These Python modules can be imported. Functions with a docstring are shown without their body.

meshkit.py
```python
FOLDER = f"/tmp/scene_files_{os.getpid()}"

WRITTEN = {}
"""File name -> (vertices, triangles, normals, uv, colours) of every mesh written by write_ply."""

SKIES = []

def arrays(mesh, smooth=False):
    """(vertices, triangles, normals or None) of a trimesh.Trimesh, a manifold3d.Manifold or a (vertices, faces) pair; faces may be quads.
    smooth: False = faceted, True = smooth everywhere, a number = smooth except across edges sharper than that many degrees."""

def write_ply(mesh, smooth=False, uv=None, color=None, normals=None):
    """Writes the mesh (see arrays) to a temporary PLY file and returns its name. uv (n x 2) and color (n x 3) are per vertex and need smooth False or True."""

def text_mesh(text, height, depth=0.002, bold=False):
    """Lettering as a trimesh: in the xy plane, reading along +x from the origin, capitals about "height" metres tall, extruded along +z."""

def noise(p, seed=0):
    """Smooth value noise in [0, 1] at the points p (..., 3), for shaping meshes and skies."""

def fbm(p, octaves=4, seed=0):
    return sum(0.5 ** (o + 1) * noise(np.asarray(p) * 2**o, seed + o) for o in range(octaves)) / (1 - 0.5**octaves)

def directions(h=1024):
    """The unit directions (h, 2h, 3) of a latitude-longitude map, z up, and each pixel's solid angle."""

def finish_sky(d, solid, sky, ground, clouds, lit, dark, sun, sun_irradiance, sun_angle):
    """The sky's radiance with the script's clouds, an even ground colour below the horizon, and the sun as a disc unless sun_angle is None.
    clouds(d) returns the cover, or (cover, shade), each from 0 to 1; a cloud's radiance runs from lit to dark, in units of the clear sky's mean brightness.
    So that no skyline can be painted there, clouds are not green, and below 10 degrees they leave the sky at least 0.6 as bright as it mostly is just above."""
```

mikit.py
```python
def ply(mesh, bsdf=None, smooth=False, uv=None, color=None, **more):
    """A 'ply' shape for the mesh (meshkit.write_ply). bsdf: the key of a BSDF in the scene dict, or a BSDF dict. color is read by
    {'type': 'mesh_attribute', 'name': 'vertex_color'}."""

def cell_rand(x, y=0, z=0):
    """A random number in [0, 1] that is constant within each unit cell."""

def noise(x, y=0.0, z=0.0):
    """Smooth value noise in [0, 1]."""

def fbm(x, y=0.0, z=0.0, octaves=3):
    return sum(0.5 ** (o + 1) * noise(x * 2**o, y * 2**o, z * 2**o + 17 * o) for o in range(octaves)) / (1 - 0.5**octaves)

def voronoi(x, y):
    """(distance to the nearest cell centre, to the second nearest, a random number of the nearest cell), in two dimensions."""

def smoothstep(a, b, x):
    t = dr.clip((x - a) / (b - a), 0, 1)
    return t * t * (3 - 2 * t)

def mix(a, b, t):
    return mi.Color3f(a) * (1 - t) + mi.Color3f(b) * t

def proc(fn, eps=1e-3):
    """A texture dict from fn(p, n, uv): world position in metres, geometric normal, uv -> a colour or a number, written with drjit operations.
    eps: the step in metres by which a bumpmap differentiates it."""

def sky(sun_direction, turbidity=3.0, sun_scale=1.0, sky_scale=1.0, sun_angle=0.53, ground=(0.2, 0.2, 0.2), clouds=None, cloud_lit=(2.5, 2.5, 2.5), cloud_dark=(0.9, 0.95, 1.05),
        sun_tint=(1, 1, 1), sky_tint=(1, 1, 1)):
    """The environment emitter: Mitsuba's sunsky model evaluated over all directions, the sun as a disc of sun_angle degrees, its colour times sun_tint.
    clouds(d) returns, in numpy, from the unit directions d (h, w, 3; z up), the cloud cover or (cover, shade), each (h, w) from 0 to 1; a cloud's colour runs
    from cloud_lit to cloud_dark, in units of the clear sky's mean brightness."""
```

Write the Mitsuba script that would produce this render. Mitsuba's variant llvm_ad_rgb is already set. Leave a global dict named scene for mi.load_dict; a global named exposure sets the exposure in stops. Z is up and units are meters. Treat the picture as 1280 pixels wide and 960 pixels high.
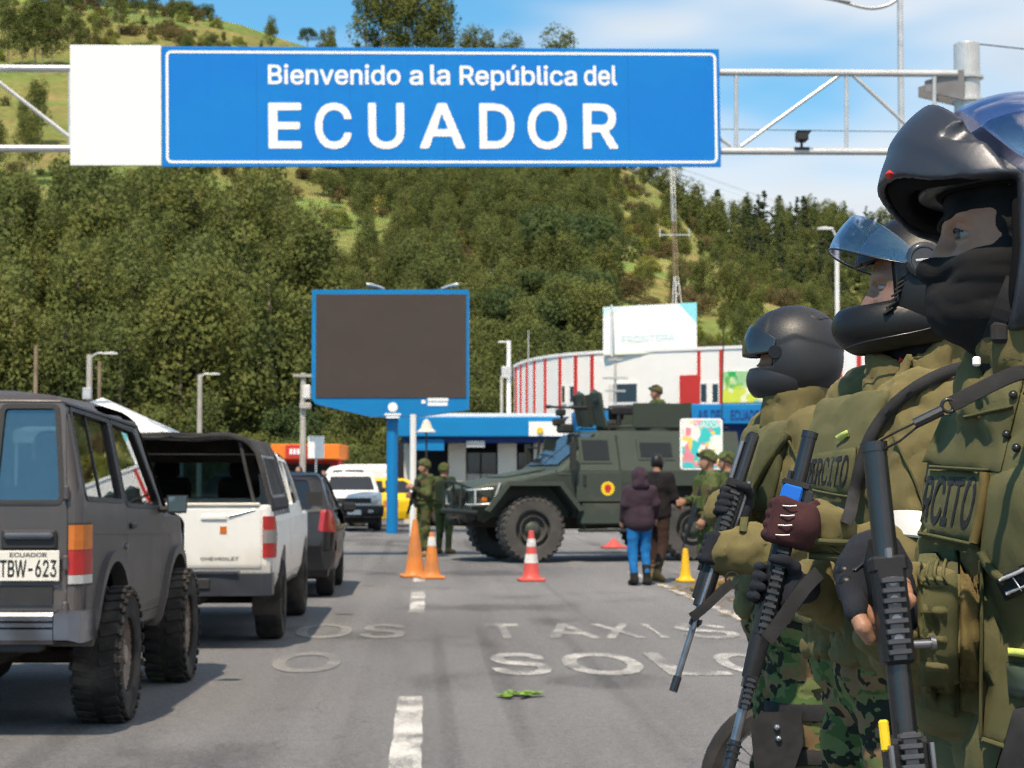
import math, numpy as np, trimesh, mitsuba as mi, drjit as dr
import mikit, meshkit
import manifold3d as m3
from manifold3d import Manifold, CrossSection
from shapely.geometry import Polygon, LineString, Point, box as sbox
from shapely.ops import unary_union
T = mi.ScalarTransform4f
PI = math.pi

# ------------------------------------------------------------------ camera, sky, exposure
FPX, CAMZ = 2500.0, 1.4
PITCH = math.atan(120 / FPX)
SUN = (-0.20, -0.62, 1.0)
exposure = 1.9


def sky_clouds(d):
    p = d * np.array([2.6, 2.6, 7.5])
    n = meshkit.fbm(p + 3.1, 5, 4)
    m = meshkit.fbm(d * np.array([7., 7., 20.]) + 9.0, 4, 11)
    low = np.clip(1 - d[..., 2] / 0.22, 0, 1)
    az = np.clip(d[..., 0] / np.maximum(d[..., 1], .05), -1, 1)
    c = np.clip((n * 0.66 + m * 0.34 + 0.20 * low + 0.17 * az - 0.45) / 0.24, 0, 1)
    c = c * c * (3 - 2 * c)
    return 0.92 * c, np.clip((m - 0.52) * 2.4, 0, 0.5)


scene, labels = {}, {}
scene['camera'] = {'type': 'thinlens', 'fov': math.degrees(2 * math.atan(640 / FPX)), 'fov_axis': 'x', 'near_clip': 0.1, 'far_clip': 6000.0,
                   'aperture_radius': 0.0021, 'focus_distance': 3.0,
                   'to_world': T().look_at(origin=[0, 0, CAMZ], target=[0, 1, CAMZ + math.tan(PITCH)], up=[0, 0, 1])}
scene['sky'] = mikit.sky(SUN, turbidity=3, sun_scale=0.92, sky_scale=1.12, sun_angle=1.0, sky_tint=(0.60, 1.06, 1.08), clouds=sky_clouds, cloud_lit=(2.3, 2.35, 2.4), cloud_dark=(1.45, 1.55, 1.68))

# ------------------------------------------------------------------ helpers
def at(px, py, Y):
    """The point at depth Y metres that the photograph (1280 x 960) shows at pixel px, py."""
    cp, sp = math.cos(PITCH), math.sin(PITCH)
    dx, dz = (px - 640) / FPX, (480 - py) / FPX
    d = np.array([dx, cp - dz * sp, sp + dz * cp])
    return np.array([0, 0, CAMZ]) + d * (Y / d[1])


def uniq(key):
    if key not in scene and key not in labels:
        return key
    i = 1
    while f'{key}_{i:03d}' in scene or f'{key}_{i:03d}' in labels:
        i += 1
    return f'{key}_{i:03d}'


PLACE = {}


def thing(name, label, cat, to=None, group=None, kind=None):
    k = uniq(name)
    PLACE[k] = to if to is not None else np.eye(4)
    labels[k] = {'label': label, 'category': cat}
    if group: labels[k]['group'] = group
    if kind: labels[k]['kind'] = kind
    return k


def structure(name, mesh, bsdf, smooth=False, label=None, **kw):
    k = uniq(name)
    scene[k] = mikit.ply(mesh, bsdf, smooth, **kw)
    labels[k] = {'kind': 'structure'}
    if label: labels[k]['label'] = label
    return k


def part(parent, name, mesh, bsdf, smooth=30, label=None, kind=None, **kw):
    """mesh: a mesh, or a ply dict to share. One entry of the scene under its parent."""
    k = uniq(parent + '__' + name)
    d = dict(mesh) if isinstance(mesh, dict) else mikit.ply(mesh, bsdf, smooth, **kw)
    if isinstance(mesh, dict) and bsdf is not None:
        d['bsdf'] = {'type': 'ref', 'id': bsdf}
    d['to_world'] = T(PLACE[parent.split('__')[0]])
    scene[k] = d
    if label or kind:
        labels[k] = {a: b for a, b in (('label', label), ('kind', kind)) if b}
    return k


def single(name, mesh, bsdf, label, cat, smooth=30, to=None, group=None, **kw):
    """A thing that is one mesh."""
    k = uniq(name)
    d = mikit.ply(mesh, bsdf, smooth, **kw)
    if to is not None: d['to_world'] = T(to)
    scene[k] = d
    labels[k] = {'label': label, 'category': cat}
    if group: labels[k]['group'] = group
    return k


def xf(loc=(0, 0, 0), rz=0.0, s=1.0, rx=0.0, ry=0.0):
    """rz, rx, ry in degrees"""
    m = trimesh.transformations.euler_matrix(math.radians(rx), math.radians(ry), math.radians(rz), 'sxyz')
    m[:3, :3] *= s
    m[:3, 3] = loc
    return m


def cat(*ms):
    out = []
    for m in ms:
        if isinstance(m, (list, tuple)): out += list(m)
        else: out.append(m)
    out = [tm(m) for m in out]
    return trimesh.util.concatenate(out)


def tm(m):
    if isinstance(m, Manifold):
        q = m.to_mesh()
        return trimesh.Trimesh(np.array(q.vert_properties[:, :3], float), np.array(q.tri_verts), process=False)
    return m


def mv(m, loc=(0, 0, 0), rz=0.0, rx=0.0, ry=0.0, s=1.0):
    m = tm(m).copy()
    m.apply_transform(xf(loc, rz, s, rx, ry))
    return m


def bx(c, s, bevel=0.0, rz=0.0, rx=0.0, ry=0.0):
    """Box with centre c, full sizes s, chamfered edges."""
    s = np.asarray(s, float)
    if bevel > 0:
        b = min(bevel, 0.49 * s.min())
        h = s / 2
        pts = []
        for i in (-1, 1):
            for j in (-1, 1):
                for k in (-1, 1):
                    p = h * [i, j, k]
                    for a in range(3):
                        q = p.copy()
                        for o in range(3):
                            if o != a: q[o] -= b * np.sign(p[o])
                        pts.append(q)
        m = trimesh.convex.convex_hull(np.array(pts))
    else:
        m = trimesh.creation.box(s)
    m.apply_transform(xf(c, rz, 1, rx, ry))
    return m


def hull(pts):
    return trimesh.convex.convex_hull(np.asarray(pts, float))


def prism(poly, a, b, axis='y'):
    """Extrudes a 2-d polygon (list or shapely) between a and b along an axis. y: polygon is (x,z); x: (y,z); z: (x,y)."""
    P = poly if hasattr(poly, 'geom_type') else Polygon(poly)
    gs = list(getattr(P, 'geoms', [P]))
    out = []
    for g in gs:
        m = trimesh.creation.extrude_polygon(g, b - a, engine='earcut')
        v = m.vertices.copy()
        v[:, 2] += a
        if axis == 'y': m = trimesh.Trimesh(np.c_[v[:, 0], v[:, 2], v[:, 1]], m.faces[:, ::-1], process=False)
        elif axis == 'x': m = trimesh.Trimesh(np.c_[v[:, 2], v[:, 0], v[:, 1]], m.faces, process=False)
        else: m = trimesh.Trimesh(v, m.faces, process=False)
        out.append(m)
    return trimesh.util.concatenate(out)


def tube(pts, r, sides=8, cap=True):
    p = np.asarray(pts, float)
    r = np.broadcast_to(np.asarray(r, float), (len(p),))
    t = np.gradient(p, axis=0)
    t /= np.linalg.norm(t, axis=1, keepdims=True) + 1e-12
    a0 = np.cross(t[0], [0, 0, 1.0] if abs(t[0][2]) < 0.9 else [1.0, 0, 0])
    A = []
    for i in range(len(p)):
        a0 = a0 - t[i] * (a0 @ t[i])
        a0 /= np.linalg.norm(a0) + 1e-12
        A.append(a0)
    A = np.array(A)
    B = np.cross(t, A)
    ang = np.arange(sides) * 2 * PI / sides
    v = p[:, None] + r[:, None, None] * (np.cos(ang)[None, :, None] * A[:, None] + np.sin(ang)[None, :, None] * B[:, None])
    n = len(p)
    i, j = np.meshgrid(np.arange(n - 1), np.arange(sides), indexing='ij')
    q = np.stack([i * sides + j, i * sides + (j + 1) % sides, (i + 1) * sides + (j + 1) % sides, (i + 1) * sides + j], -1).reshape(-1, 4)
    f = np.vstack([q[:, [0, 1, 2]], q[:, [0, 2, 3]]])
    v = v.reshape(-1, 3)
    if cap:
        v = np.vstack([v, p[:1], p[-1:]])
        k = np.arange(sides)
        f = np.vstack([f, np.c_[(k + 1) % sides, k, k * 0 + n * sides], np.c_[(n - 1) * sides + k, (n - 1) * sides + (k + 1) % sides, k * 0 + n * sides + 1]])
    return trimesh.Trimesh(v, f, process=False)


def rod(a, b, r, sides=10, r2=None):
    return tube([a, b], [r, r if r2 is None else r2], sides)


def strap(pts, up, w, t):
    """A flat band along pts: width w along the (per point or single) direction up x tangent, thickness t along up."""
    p = np.asarray(pts, float)
    u = np.broadcast_to(np.asarray(up, float), p.shape)
    tg = np.gradient(p, axis=0)
    tg /= np.linalg.norm(tg, axis=1, keepdims=True) + 1e-12
    s = np.cross(tg, u)
    s /= np.linalg.norm(s, axis=1, keepdims=True) + 1e-12
    n = np.cross(s, tg)
    c = [p + s * w / 2 + n * t / 2, p - s * w / 2 + n * t / 2, p - s * w / 2 - n * t / 2, p + s * w / 2 - n * t / 2]
    v = np.stack(c, 1).reshape(-1, 3)
    f = []
    for i in range(len(p) - 1):
        for j in range(4):
            a, b = i * 4 + j, i * 4 + (j + 1) % 4
            f += [[a, b, b + 4], [a, b + 4, a + 4]]
    e = (len(p) - 1) * 4
    f += [[0, 2, 1], [0, 3, 2], [e, e + 1, e + 2], [e, e + 2, e + 3]]
    m = trimesh.Trimesh(v, f, process=False)
    m.fix_normals()
    return m


def lathe(prof, sides=24, axis='z'):
    """prof: list of (radius, height); closed solid of revolution."""
    pr = np.asarray(prof, float)
    ang = np.arange(sides) * 2 * PI / sides
    v = np.stack([pr[:, :1] * np.cos(ang), pr[:, :1] * np.sin(ang), np.repeat(pr[:, 1:], sides, 1)], -1).reshape(-1, 3)
    n = len(pr)
    i, j = np.meshgrid(np.arange(n - 1), np.arange(sides), indexing='ij')
    q = np.stack([i * sides + j, i * sides + (j + 1) % sides, (i + 1) * sides + (j + 1) % sides, (i + 1) * sides + j], -1).reshape(-1, 4)
    f = np.vstack([q[:, [0, 1, 2]], q[:, [0, 2, 3]]])
    if axis == 'x': v = np.c_[v[:, 2], v[:, 0], v[:, 1]]
    if axis == 'y': v = np.c_[v[:, 1], v[:, 2], v[:, 0]]
    m = trimesh.Trimesh(v, f, process=False)
    return m


def spline(pts, n=8):
    from scipy.interpolate import CubicSpline
    p = np.asarray(pts, float)
    s = np.r_[0, np.cumsum(np.linalg.norm(np.diff(p, axis=0), axis=1))]
    return CubicSpline(s, p)(np.linspace(0, s[-1], n * (len(p) - 1) + 1))


def man(m):
    m = tm(m)
    return Manifold(m3.Mesh(np.asarray(m.vertices, np.float32), np.asarray(m.faces, np.uint32)))


# ------------------------------------------------------------------ signed distance meshing (surface nets)
def surfnet(f, lo, hi, h):
    lo, hi = np.asarray(lo, float), np.asarray(hi, float)
    n = np.ceil((hi - lo) / h).astype(int) + 1
    ax = [lo[k] + h * np.arange(n[k]) for k in range(3)]
    P = np.stack(np.meshgrid(*ax, indexing='ij'), -1).astype(np.float32)
    V = f(P.reshape(-1, 3)).reshape(n).astype(np.float32)
    V[0], V[-1], V[:, 0], V[:, -1], V[:, :, 0], V[:, :, -1] = 1, 1, 1, 1, 1, 1
    S = V < 0
    c = n - 1
    cnt = np.zeros(c, np.int8)
    corner = [(a, b, d) for a in (0, 1) for b in (0, 1) for d in (0, 1)]
    sl = lambda o: tuple(slice(o[k], o[k] + c[k]) for k in range(3))
    for o in corner: cnt += S[sl(o)]
    act = (cnt > 0) & (cnt < 8)
    idx = np.argwhere(act)
    cid = np.full(c, -1, np.int64)
    cid[act] = np.arange(len(idx))
    acc, num = np.zeros((len(idx), 3)), np.zeros(len(idx))
    for a in corner:
        for k in range(3):
            if a[k]: continue
            b = list(a); b[k] = 1
            va, vb = V[tuple((idx + a).T)], V[tuple((idx + b).T)]
            x = (va < 0) != (vb < 0)
            t = np.where(x, va / np.where(x, va - vb, 1), 0)
            q = np.tile(np.array(a, float), (len(idx), 1))
            q[:, k] = t
            acc += q * x[:, None]
            num += x
    v = lo + (idx + acc / num[:, None]) * h
    F = []
    for k in range(3):
        i, j = (k + 1) % 3, (k + 2) % 3
        s0 = [slice(None)] * 3; s1 = [slice(None)] * 3
        s0[k], s1[k] = slice(0, -1), slice(1, None)
        A, B = S[tuple(s0)], S[tuple(s1)]
        e = np.argwhere(A != B)
        e = e[(e[:, i] > 0) & (e[:, j] > 0) & (e[:, i] < n[i] - 1) & (e[:, j] < n[j] - 1)]
        inside = A[tuple(e.T)]
        def cell(di, dj):
            q = e.copy(); q[:, i] -= di; q[:, j] -= dj
            return cid[tuple(q.T)]
        q = np.stack([cell(1, 1), cell(0, 1), cell(0, 0), cell(1, 0)], 1)
        q = np.where(inside[:, None], q, q[:, ::-1])
        F.append(q)
    q = np.vstack(F)
    return trimesh.Trimesh(v, np.vstack([q[:, [0, 1, 2]], q[:, [0, 2, 3]]]), process=False)


def cap_d(p, a, b, r1, r2):
    a, b = np.asarray(a, np.float32), np.asarray(b, np.float32)
    ba = b - a
    t = np.clip(((p - a) @ ba) / max(float(ba @ ba), 1e-9), 0, 1)
    return np.linalg.norm(p - a - t[:, None] * ba, axis=1) - (r1 + t * (r2 - r1))


def ell_d(p, c, r):
    r = np.asarray(r, np.float32)
    q = (p - np.asarray(c, np.float32)) / r
    k0 = np.linalg.norm(q, axis=1)
    k1 = np.linalg.norm(q / r, axis=1) + 1e-9
    return k0 * (k0 - 1) / k1


def box_d(p, c, hs, r=0.0):
    q = np.abs(p - np.asarray(c, np.float32)) - (np.asarray(hs, np.float32) - r)
    return np.linalg.norm(np.maximum(q, 0), axis=1) + np.minimum(q.max(1), 0) - r


def smin(a, b, k):
    h = np.maximum(k - np.abs(a - b), 0) / k
    return np.minimum(a, b) - h * h * k * 0.25


def smax(a, b, k):
    return -smin(-a, -b, k)


# ------------------------------------------------------------------ materials
def rgb(c): return {'type': 'rgb', 'value': list(c)}


def mat(name, color, rough=0.6, spec=0.5, metallic=0.0, two=True, bump=None, bump_scale=0.01, **kw):
    b = {'type': 'principled', 'base_color': color if isinstance(color, dict) else rgb(color), 'roughness': rough, 'specular': spec, **kw}
    if metallic: b['metallic'] = metallic
    if bump is not None:
        b = {'type': 'bumpmap', 'arbitrary': bump, 'scale': bump_scale, 'bsdf': b}
    scene[name] = {'type': 'twosided', 'bsdf': b} if two else b
    return name


def tone(c, amp=0.12, scale=6.0, c2=None, s2=None):
    """A procedural colour: base c with soft variation and optional second colour in patches."""
    c = np.asarray(c, float)
    c2 = c * 0.6 if c2 is None else np.asarray(c2, float)
    def fn(p, n, uv):
        a = mikit.fbm(p.x * scale, p.y * scale, p.z * scale, 3)
        return mikit.mix(c.tolist(), c2.tolist(), mikit.smoothstep(0.5 - 0.25, 0.5 + 0.25, a) * amp * 3)
    return mikit.proc(fn)
# ------------------------------------------------------------------ ground, road, hills
def asphalt_fn(p, n, uv):
    x, y = p.x + 0.044 * p.y, p.y
    fine = mikit.noise(x * 160, y * 160, 0) * 0.6 + mikit.noise(x * 55, y * 55, 3) * 0.4
    big = mikit.fbm(x * 0.45, y * 0.16, 1.0, 4)
    streak = mikit.fbm(x * 3.2, y * 0.10, 5.0, 3)
    wheel = mikit.smoothstep(0.35, 0.75, mikit.noise(x * 0.62 + 7.3, 0.3, 0.2))
    stain = mikit.smoothstep(0.62, 0.78, mikit.fbm(x * 0.8, y * 0.5, 9.0, 4))
    patch = mikit.cell_rand(x / 3.4 + 0.12 * mikit.noise(y * 0.7, 1.0, 3.0), y / 9.0) - 0.5
    skid = mikit.smoothstep(0.70, 0.86, mikit.noise(x * 5.2 + 0.02 * y, y * 0.07, 21.0))
    v = 0.120 + 0.075 * (big - 0.5) + 0.045 * (streak - 0.5) + 0.105 * (fine - 0.5) + 0.018 * (wheel - 0.5) - 0.036 * stain + 0.010 * patch - 0.022 * skid
    d1, d2, _ = mikit.voronoi(x * 0.33 + 0.25 * mikit.fbm(x * 2, y * 2, 4.0, 3), y * 0.21 + 0.25 * mikit.fbm(x * 2, y * 2, 8.0, 3))
    crack = (1 - mikit.smoothstep(0.0, 0.012, d2 - d1)) * mikit.smoothstep(0.45, 0.6, mikit.noise(x * 0.3, y * 0.3, 12.0))
    v = v * (1 - 0.22 * crack)
    return mi.Color3f(v * 0.99, v * 0.985, v * 1.02)
mat('asphalt', mikit.proc(asphalt_fn), 0.82, 0.35, bump=mikit.proc(lambda p, n, uv: mikit.noise(p.x * 90, p.y * 90, 0) + 0.6 * mikit.noise(p.x * 210, p.y * 210, 0)), bump_scale=0.002)


def worn_paint(c, wear, key):
    def fn(p, n, uv):
        a = mikit.fbm(p.x * 5, p.y * 3, 2.0, 3) * 0.55 + mikit.noise(p.x * 120, p.y * 120, 4.0) * 0.45
        asp = 0.115 + 0.05 * (mikit.noise(p.x * 160, p.y * 160, 0) - 0.5)
        return mikit.mix([c, c * 0.98, c * 0.94], mi.Color3f(asp), mikit.smoothstep(wear - 0.12, wear + 0.14, a))
    return mat(key, mikit.proc(fn), 0.75, 0.35)
worn_paint(0.46, 0.50, 'paint_line'); worn_paint(0.37, 0.455, 'paint_letter'); worn_paint(0.185, 0.41, 'paint_faint')


def grid_sheet(x0, x1, y0, y1, z=0.0):
    v = [[x0, y0, z], [x1, y0, z], [x1, y1, z], [x0, y1, z]]
    return trimesh.Trimesh(v, [[0, 1, 2], [0, 2, 3]], process=False)

mat('dirt', tone((0.16, 0.14, 0.07), 0.3, 0.3, (0.09, 0.12, 0.035)), 0.95, 0.1)
structure('ground', grid_sheet(-2500, 2500, -600, 5000, -0.06), 'dirt')
structure('road', grid_sheet(-70, 70, -40, 104, 0.0), 'asphalt')

ROADROT = 2.6
def letter(ch, px0, px1, ya, yb, m, parent):
    """One painted letter between two columns of the photograph, on the ground between depths ya (near) and yb."""
    ym = (ya + yb) / 2
    x0, x1 = (px0 - 640) / FPX * ym, (px1 - 640) / FPX * ym
    t = meshkit.text_mesh(ch, 1.0, 0.003, True)
    b = t.bounds
    v = t.vertices.copy()
    v[:, 0] = (v[:, 0] - b[0, 0]) / (b[1, 0] - b[0, 0]) * (x1 - x0)
    v[:, 1] = (v[:, 1] - b[0, 1]) / (b[1, 1] - b[0, 1]) * (yb - ya)
    X = x0 + v[:, 0] - (v[:, 1] - (yb - ya) / 2) * math.tan(math.radians(ROADROT))
    part(parent, 'letter', trimesh.Trimesh(np.c_[X, ya + v[:, 1], v[:, 2] + 0.003], t.faces, process=False), m, False)

k = uniq('road_lettering'); PLACE[k] = np.eye(4); labels[k] = {'kind': 'structure', 'label': 'white worn lettering painted on the right lane'}
for ch, a, b in (('T', 608, 652), ('A', 680, 741), ('X', 747, 795), ('I', 812, 822), ('S', 846, 915)): letter(ch, a, b, 17.75, 19.5, 'paint_letter', k)
for ch, a, b in (('S', 613, 686), ('O', 703, 800), ('L', 818, 893), ('O', 897, 985)): letter(ch, a, b, 14.4, 16.25, 'paint_letter', k)
k = uniq('road_lettering'); PLACE[k] = np.eye(4); labels[k] = {'kind': 'structure', 'label': 'faded lettering painted on the left lane'}
for ch, a, b in (('O', 372, 441), ('S', 452, 508)): letter(ch, a, b, 17.75, 19.5, 'paint_faint', k)
for ch, a, b in (('O', 343, 428),): letter(ch, a, b, 14.6, 16.3, 'paint_faint', k)

def road_strip(y0, y1, xa, w, z=0.004, n=14):
    """A painted line along the lane direction with slightly uneven edges; xa(y) its centre."""
    ys = np.linspace(y0, y1, n)
    rng = np.random.default_rng(int(y0 * 10))
    L = [[xa(y) - w / 2 + rng.normal() * 0.004, y, z] for y in ys]
    R = [[xa(y) + w / 2 + rng.normal() * 0.004, y, z] for y in ys]
    v = np.array(L + R)
    f = []
    for i in range(n - 1): f += [[i, n + i, n + i + 1], [i, n + i + 1, i + 1]]
    return trimesh.Trimesh(v, f, process=False)
cx = lambda y: -0.105 - 0.0425 * y
k = uniq('centre_line'); PLACE[k] = np.eye(4); labels[k] = {'kind': 'structure', 'label': 'broken white centre line on the asphalt'}
for y0, y1 in ((2.0, 5.8), (9.0, 13.0), (21.2, 25.2), (27.6, 31.0), (36, 40), (44, 48)):
    part(k, 'dash', road_strip(y0, y1, cx, 0.165), 'paint_line', False)
structure('edge_line', road_strip(8.0, 30.5, lambda y: 3.355 - 0.0507 * y, 0.12, n=40), 'paint_line', label='white edge line on the right of the lane')
structure('stop_line', road_strip(54.0, 54.35, lambda y: 1.5, 9.0, n=3), 'paint_line', label='far white line across the asphalt')

# hill A: near wooded hill; hill B: farther ridge with conifers
RA_X = np.array([-260, -160, -90, -62, -49, -34, 0, 20, 27, 31, 40, 50, 64, 90, 140, 200.])
RA_Y = np.array([-90, -50, -8, 8, 22, 55, 128, 205, 240, 290, 342, 388, 430, 470, 500, 520.])
YR = 350.0
def hill_a(x, y):
    r = (600 - np.interp(x, RA_X, RA_Y)) / FPX * YR + 1.4
    t = np.clip((y - 106) / (YR - 106), 0, None)
    s = np.where(t < 1, t * (0.86 + 0.14 * t), 1 - 0.06 * np.clip(t - 1, 0, 2) - 0.25 * np.clip(t - 1, 0, 4) * (x > -20))
    bump = (meshkit.fbm(np.stack([x / 38, y / 38, x * 0], -1), 4, 5) - 0.5) * 7.5 * np.clip(t * 4, 0, 1) * np.clip(r / 40, 0.25, 1)
    return -0.3 + r * s + bump * np.clip((1.12 - t) * 3, 0.25, 1)
RB_PX = np.array([-400, 500, 780, 850, 930, 1000, 1090, 1160, 1280, 1500, 1900])
RB_Y = np.array([250, 215, 246, 262, 275, 282, 292, 305, 330, 380, 430.])
YB = 520.0
def hill_b(x, y):
    px = 640 + x / YB * FPX
    r = (600 - np.interp(px, RB_PX, RB_Y)) / FPX * YB
    t = np.clip((y - 330) / (YB - 330), 0, None)
    s = np.where(t < 1, t ** 0.9, 1 - 0.1 * np.clip(t - 1, 0, 3))
    return -2 + r * s + (meshkit.fbm(np.stack([x / 40, y / 40, x * 0], -1), 3, 8) - 0.5) * 5
def terrain(h, x0, x1, y0, y1, nx, ny):
    X, Y = np.meshgrid(np.linspace(x0, x1, nx), np.linspace(y0, y1, ny), indexing='ij')
    v = np.stack([X, Y, h(X, Y)], -1).reshape(-1, 3)
    i, j = np.meshgrid(np.arange(nx - 1), np.arange(ny - 1), indexing='ij')
    a = (i * ny + j).ravel()
    f = np.vstack([np.c_[a, a + ny, a + ny + 1], np.c_[a, a + ny + 1, a + 1]])
    return trimesh.Trimesh(v, f, process=False)
def hill_fn(p, n, uv):
    a = mikit.fbm(p.x / 22, p.y / 22, p.z / 9, 4)
    b = mikit.fbm(p.x / 5 + 9, p.y / 5, p.z / 3, 3)
    c = mikit.noise(p.x * 1.4, p.y * 1.4, p.z * 1.4)
    col = mikit.mix([0.150, 0.150, 0.050], [0.115, 0.155, 0.044], mikit.smoothstep(0.4, 0.6, a))
    col = mikit.mix(col, [0.20, 0.155, 0.065], mikit.smoothstep(0.56, 0.70, b) * 0.75)
    col = mikit.mix(col, [0.17, 0.26, 0.05], mikit.smoothstep(84, 87, p.z + 4 * (a - 0.5)) * 0.9)
    return col * (0.72 + 0.56 * c)
mat('hillside', mikit.proc(hill_fn), 0.95, 0.1)
structure('hill', terrain(hill_a, -230, 230, 104, 520, 150, 150), 'hillside', True, label='steep green and brown hill behind the border post')
structure('hill', terrain(hill_b, -300, 420, 325, 760, 90, 70), 'hillside', True, label='farther hill with a line of dark conifers')

# ------------------------------------------------------------------ trees
def leaf_mat(name, a, b):
    def fn(p, n, uv):
        m = mikit.fbm(p.x / 4.5, p.y / 4.5, p.z / 4.5, 2)
        q = mikit.noise(p.x * 3, p.y * 3, p.z * 3)
        return mikit.mix(a, b, mikit.smoothstep(0.32, 0.68, m)) * (0.75 + 0.5 * q)
    scene[name] = {'type': 'principledthin', 'base_color': mikit.proc(fn), 'roughness': 0.75, 'diff_trans': 0.75}
    return name
leaf_mat('leaf_olive', [0.130, 0.158, 0.056], [0.172, 0.190, 0.060])
leaf_mat('leaf_brown', [0.150, 0.122, 0.066], [0.185, 0.155, 0.070])
leaf_mat('leaf_dark', [0.072, 0.108, 0.048], [0.102, 0.138, 0.054])
leaf_mat('leaf_light', [0.190, 0.235, 0.056], [0.250, 0.245, 0.064])
leaf_mat('leaf_pine', [0.062, 0.084, 0.050], [0.084, 0.104, 0.056])
mat('bark', tone((0.30, 0.26, 0.20), 0.3, 2.0), 0.9, 0.2)


def leafy(clumps, per, size, seed, flat=1.0):
    """Leaf faces spread through clumps [(centre, radius)]; shading normals lean outwards from each clump."""
    rng = np.random.default_rng(seed)
    V, N = [], []
    for c, r in clumps:
        m = int(per * (r / np.mean([q[1] for q in clumps])) ** 1.6)
        d = rng.normal(size=(m, 3)); d /= np.linalg.norm(d, axis=1, keepdims=True)
        rad = r * rng.uniform(0.35, 1.0, (m, 1)) ** 0.6
        o = np.asarray(c) + d * rad * [1, 1, flat]
        a = rng.normal(size=(m, 3)); a /= np.linalg.norm(a, axis=1, keepdims=True)
        b = np.cross(a, rng.normal(size=(m, 3))); b /= np.linalg.norm(b, axis=1, keepdims=True)
        s = size * rng.uniform(0.6, 1.35, (m, 1))
        q = np.stack([o - a * s, o + b * s * 0.55, o + a * s, o - b * s * 0.55], 1)
        nn = np.cross(a, b); nn *= np.sign((nn * d).sum(1, keepdims=True))
        nrm = d * 0.42 + nn * 0.55 + np.array([0, 0, 0.22])
        nrm /= np.linalg.norm(nrm, axis=1, keepdims=True)
        V.append(q.reshape(-1, 3)); N.append(np.repeat(nrm, 4, 0))
    V, N = np.vstack(V), np.vstack(N)
    k = np.arange(len(V) // 4) * 4
    F = np.vstack([np.c_[k, k + 1, k + 2], np.c_[k, k + 2, k + 3]])
    return V, F, N

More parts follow.
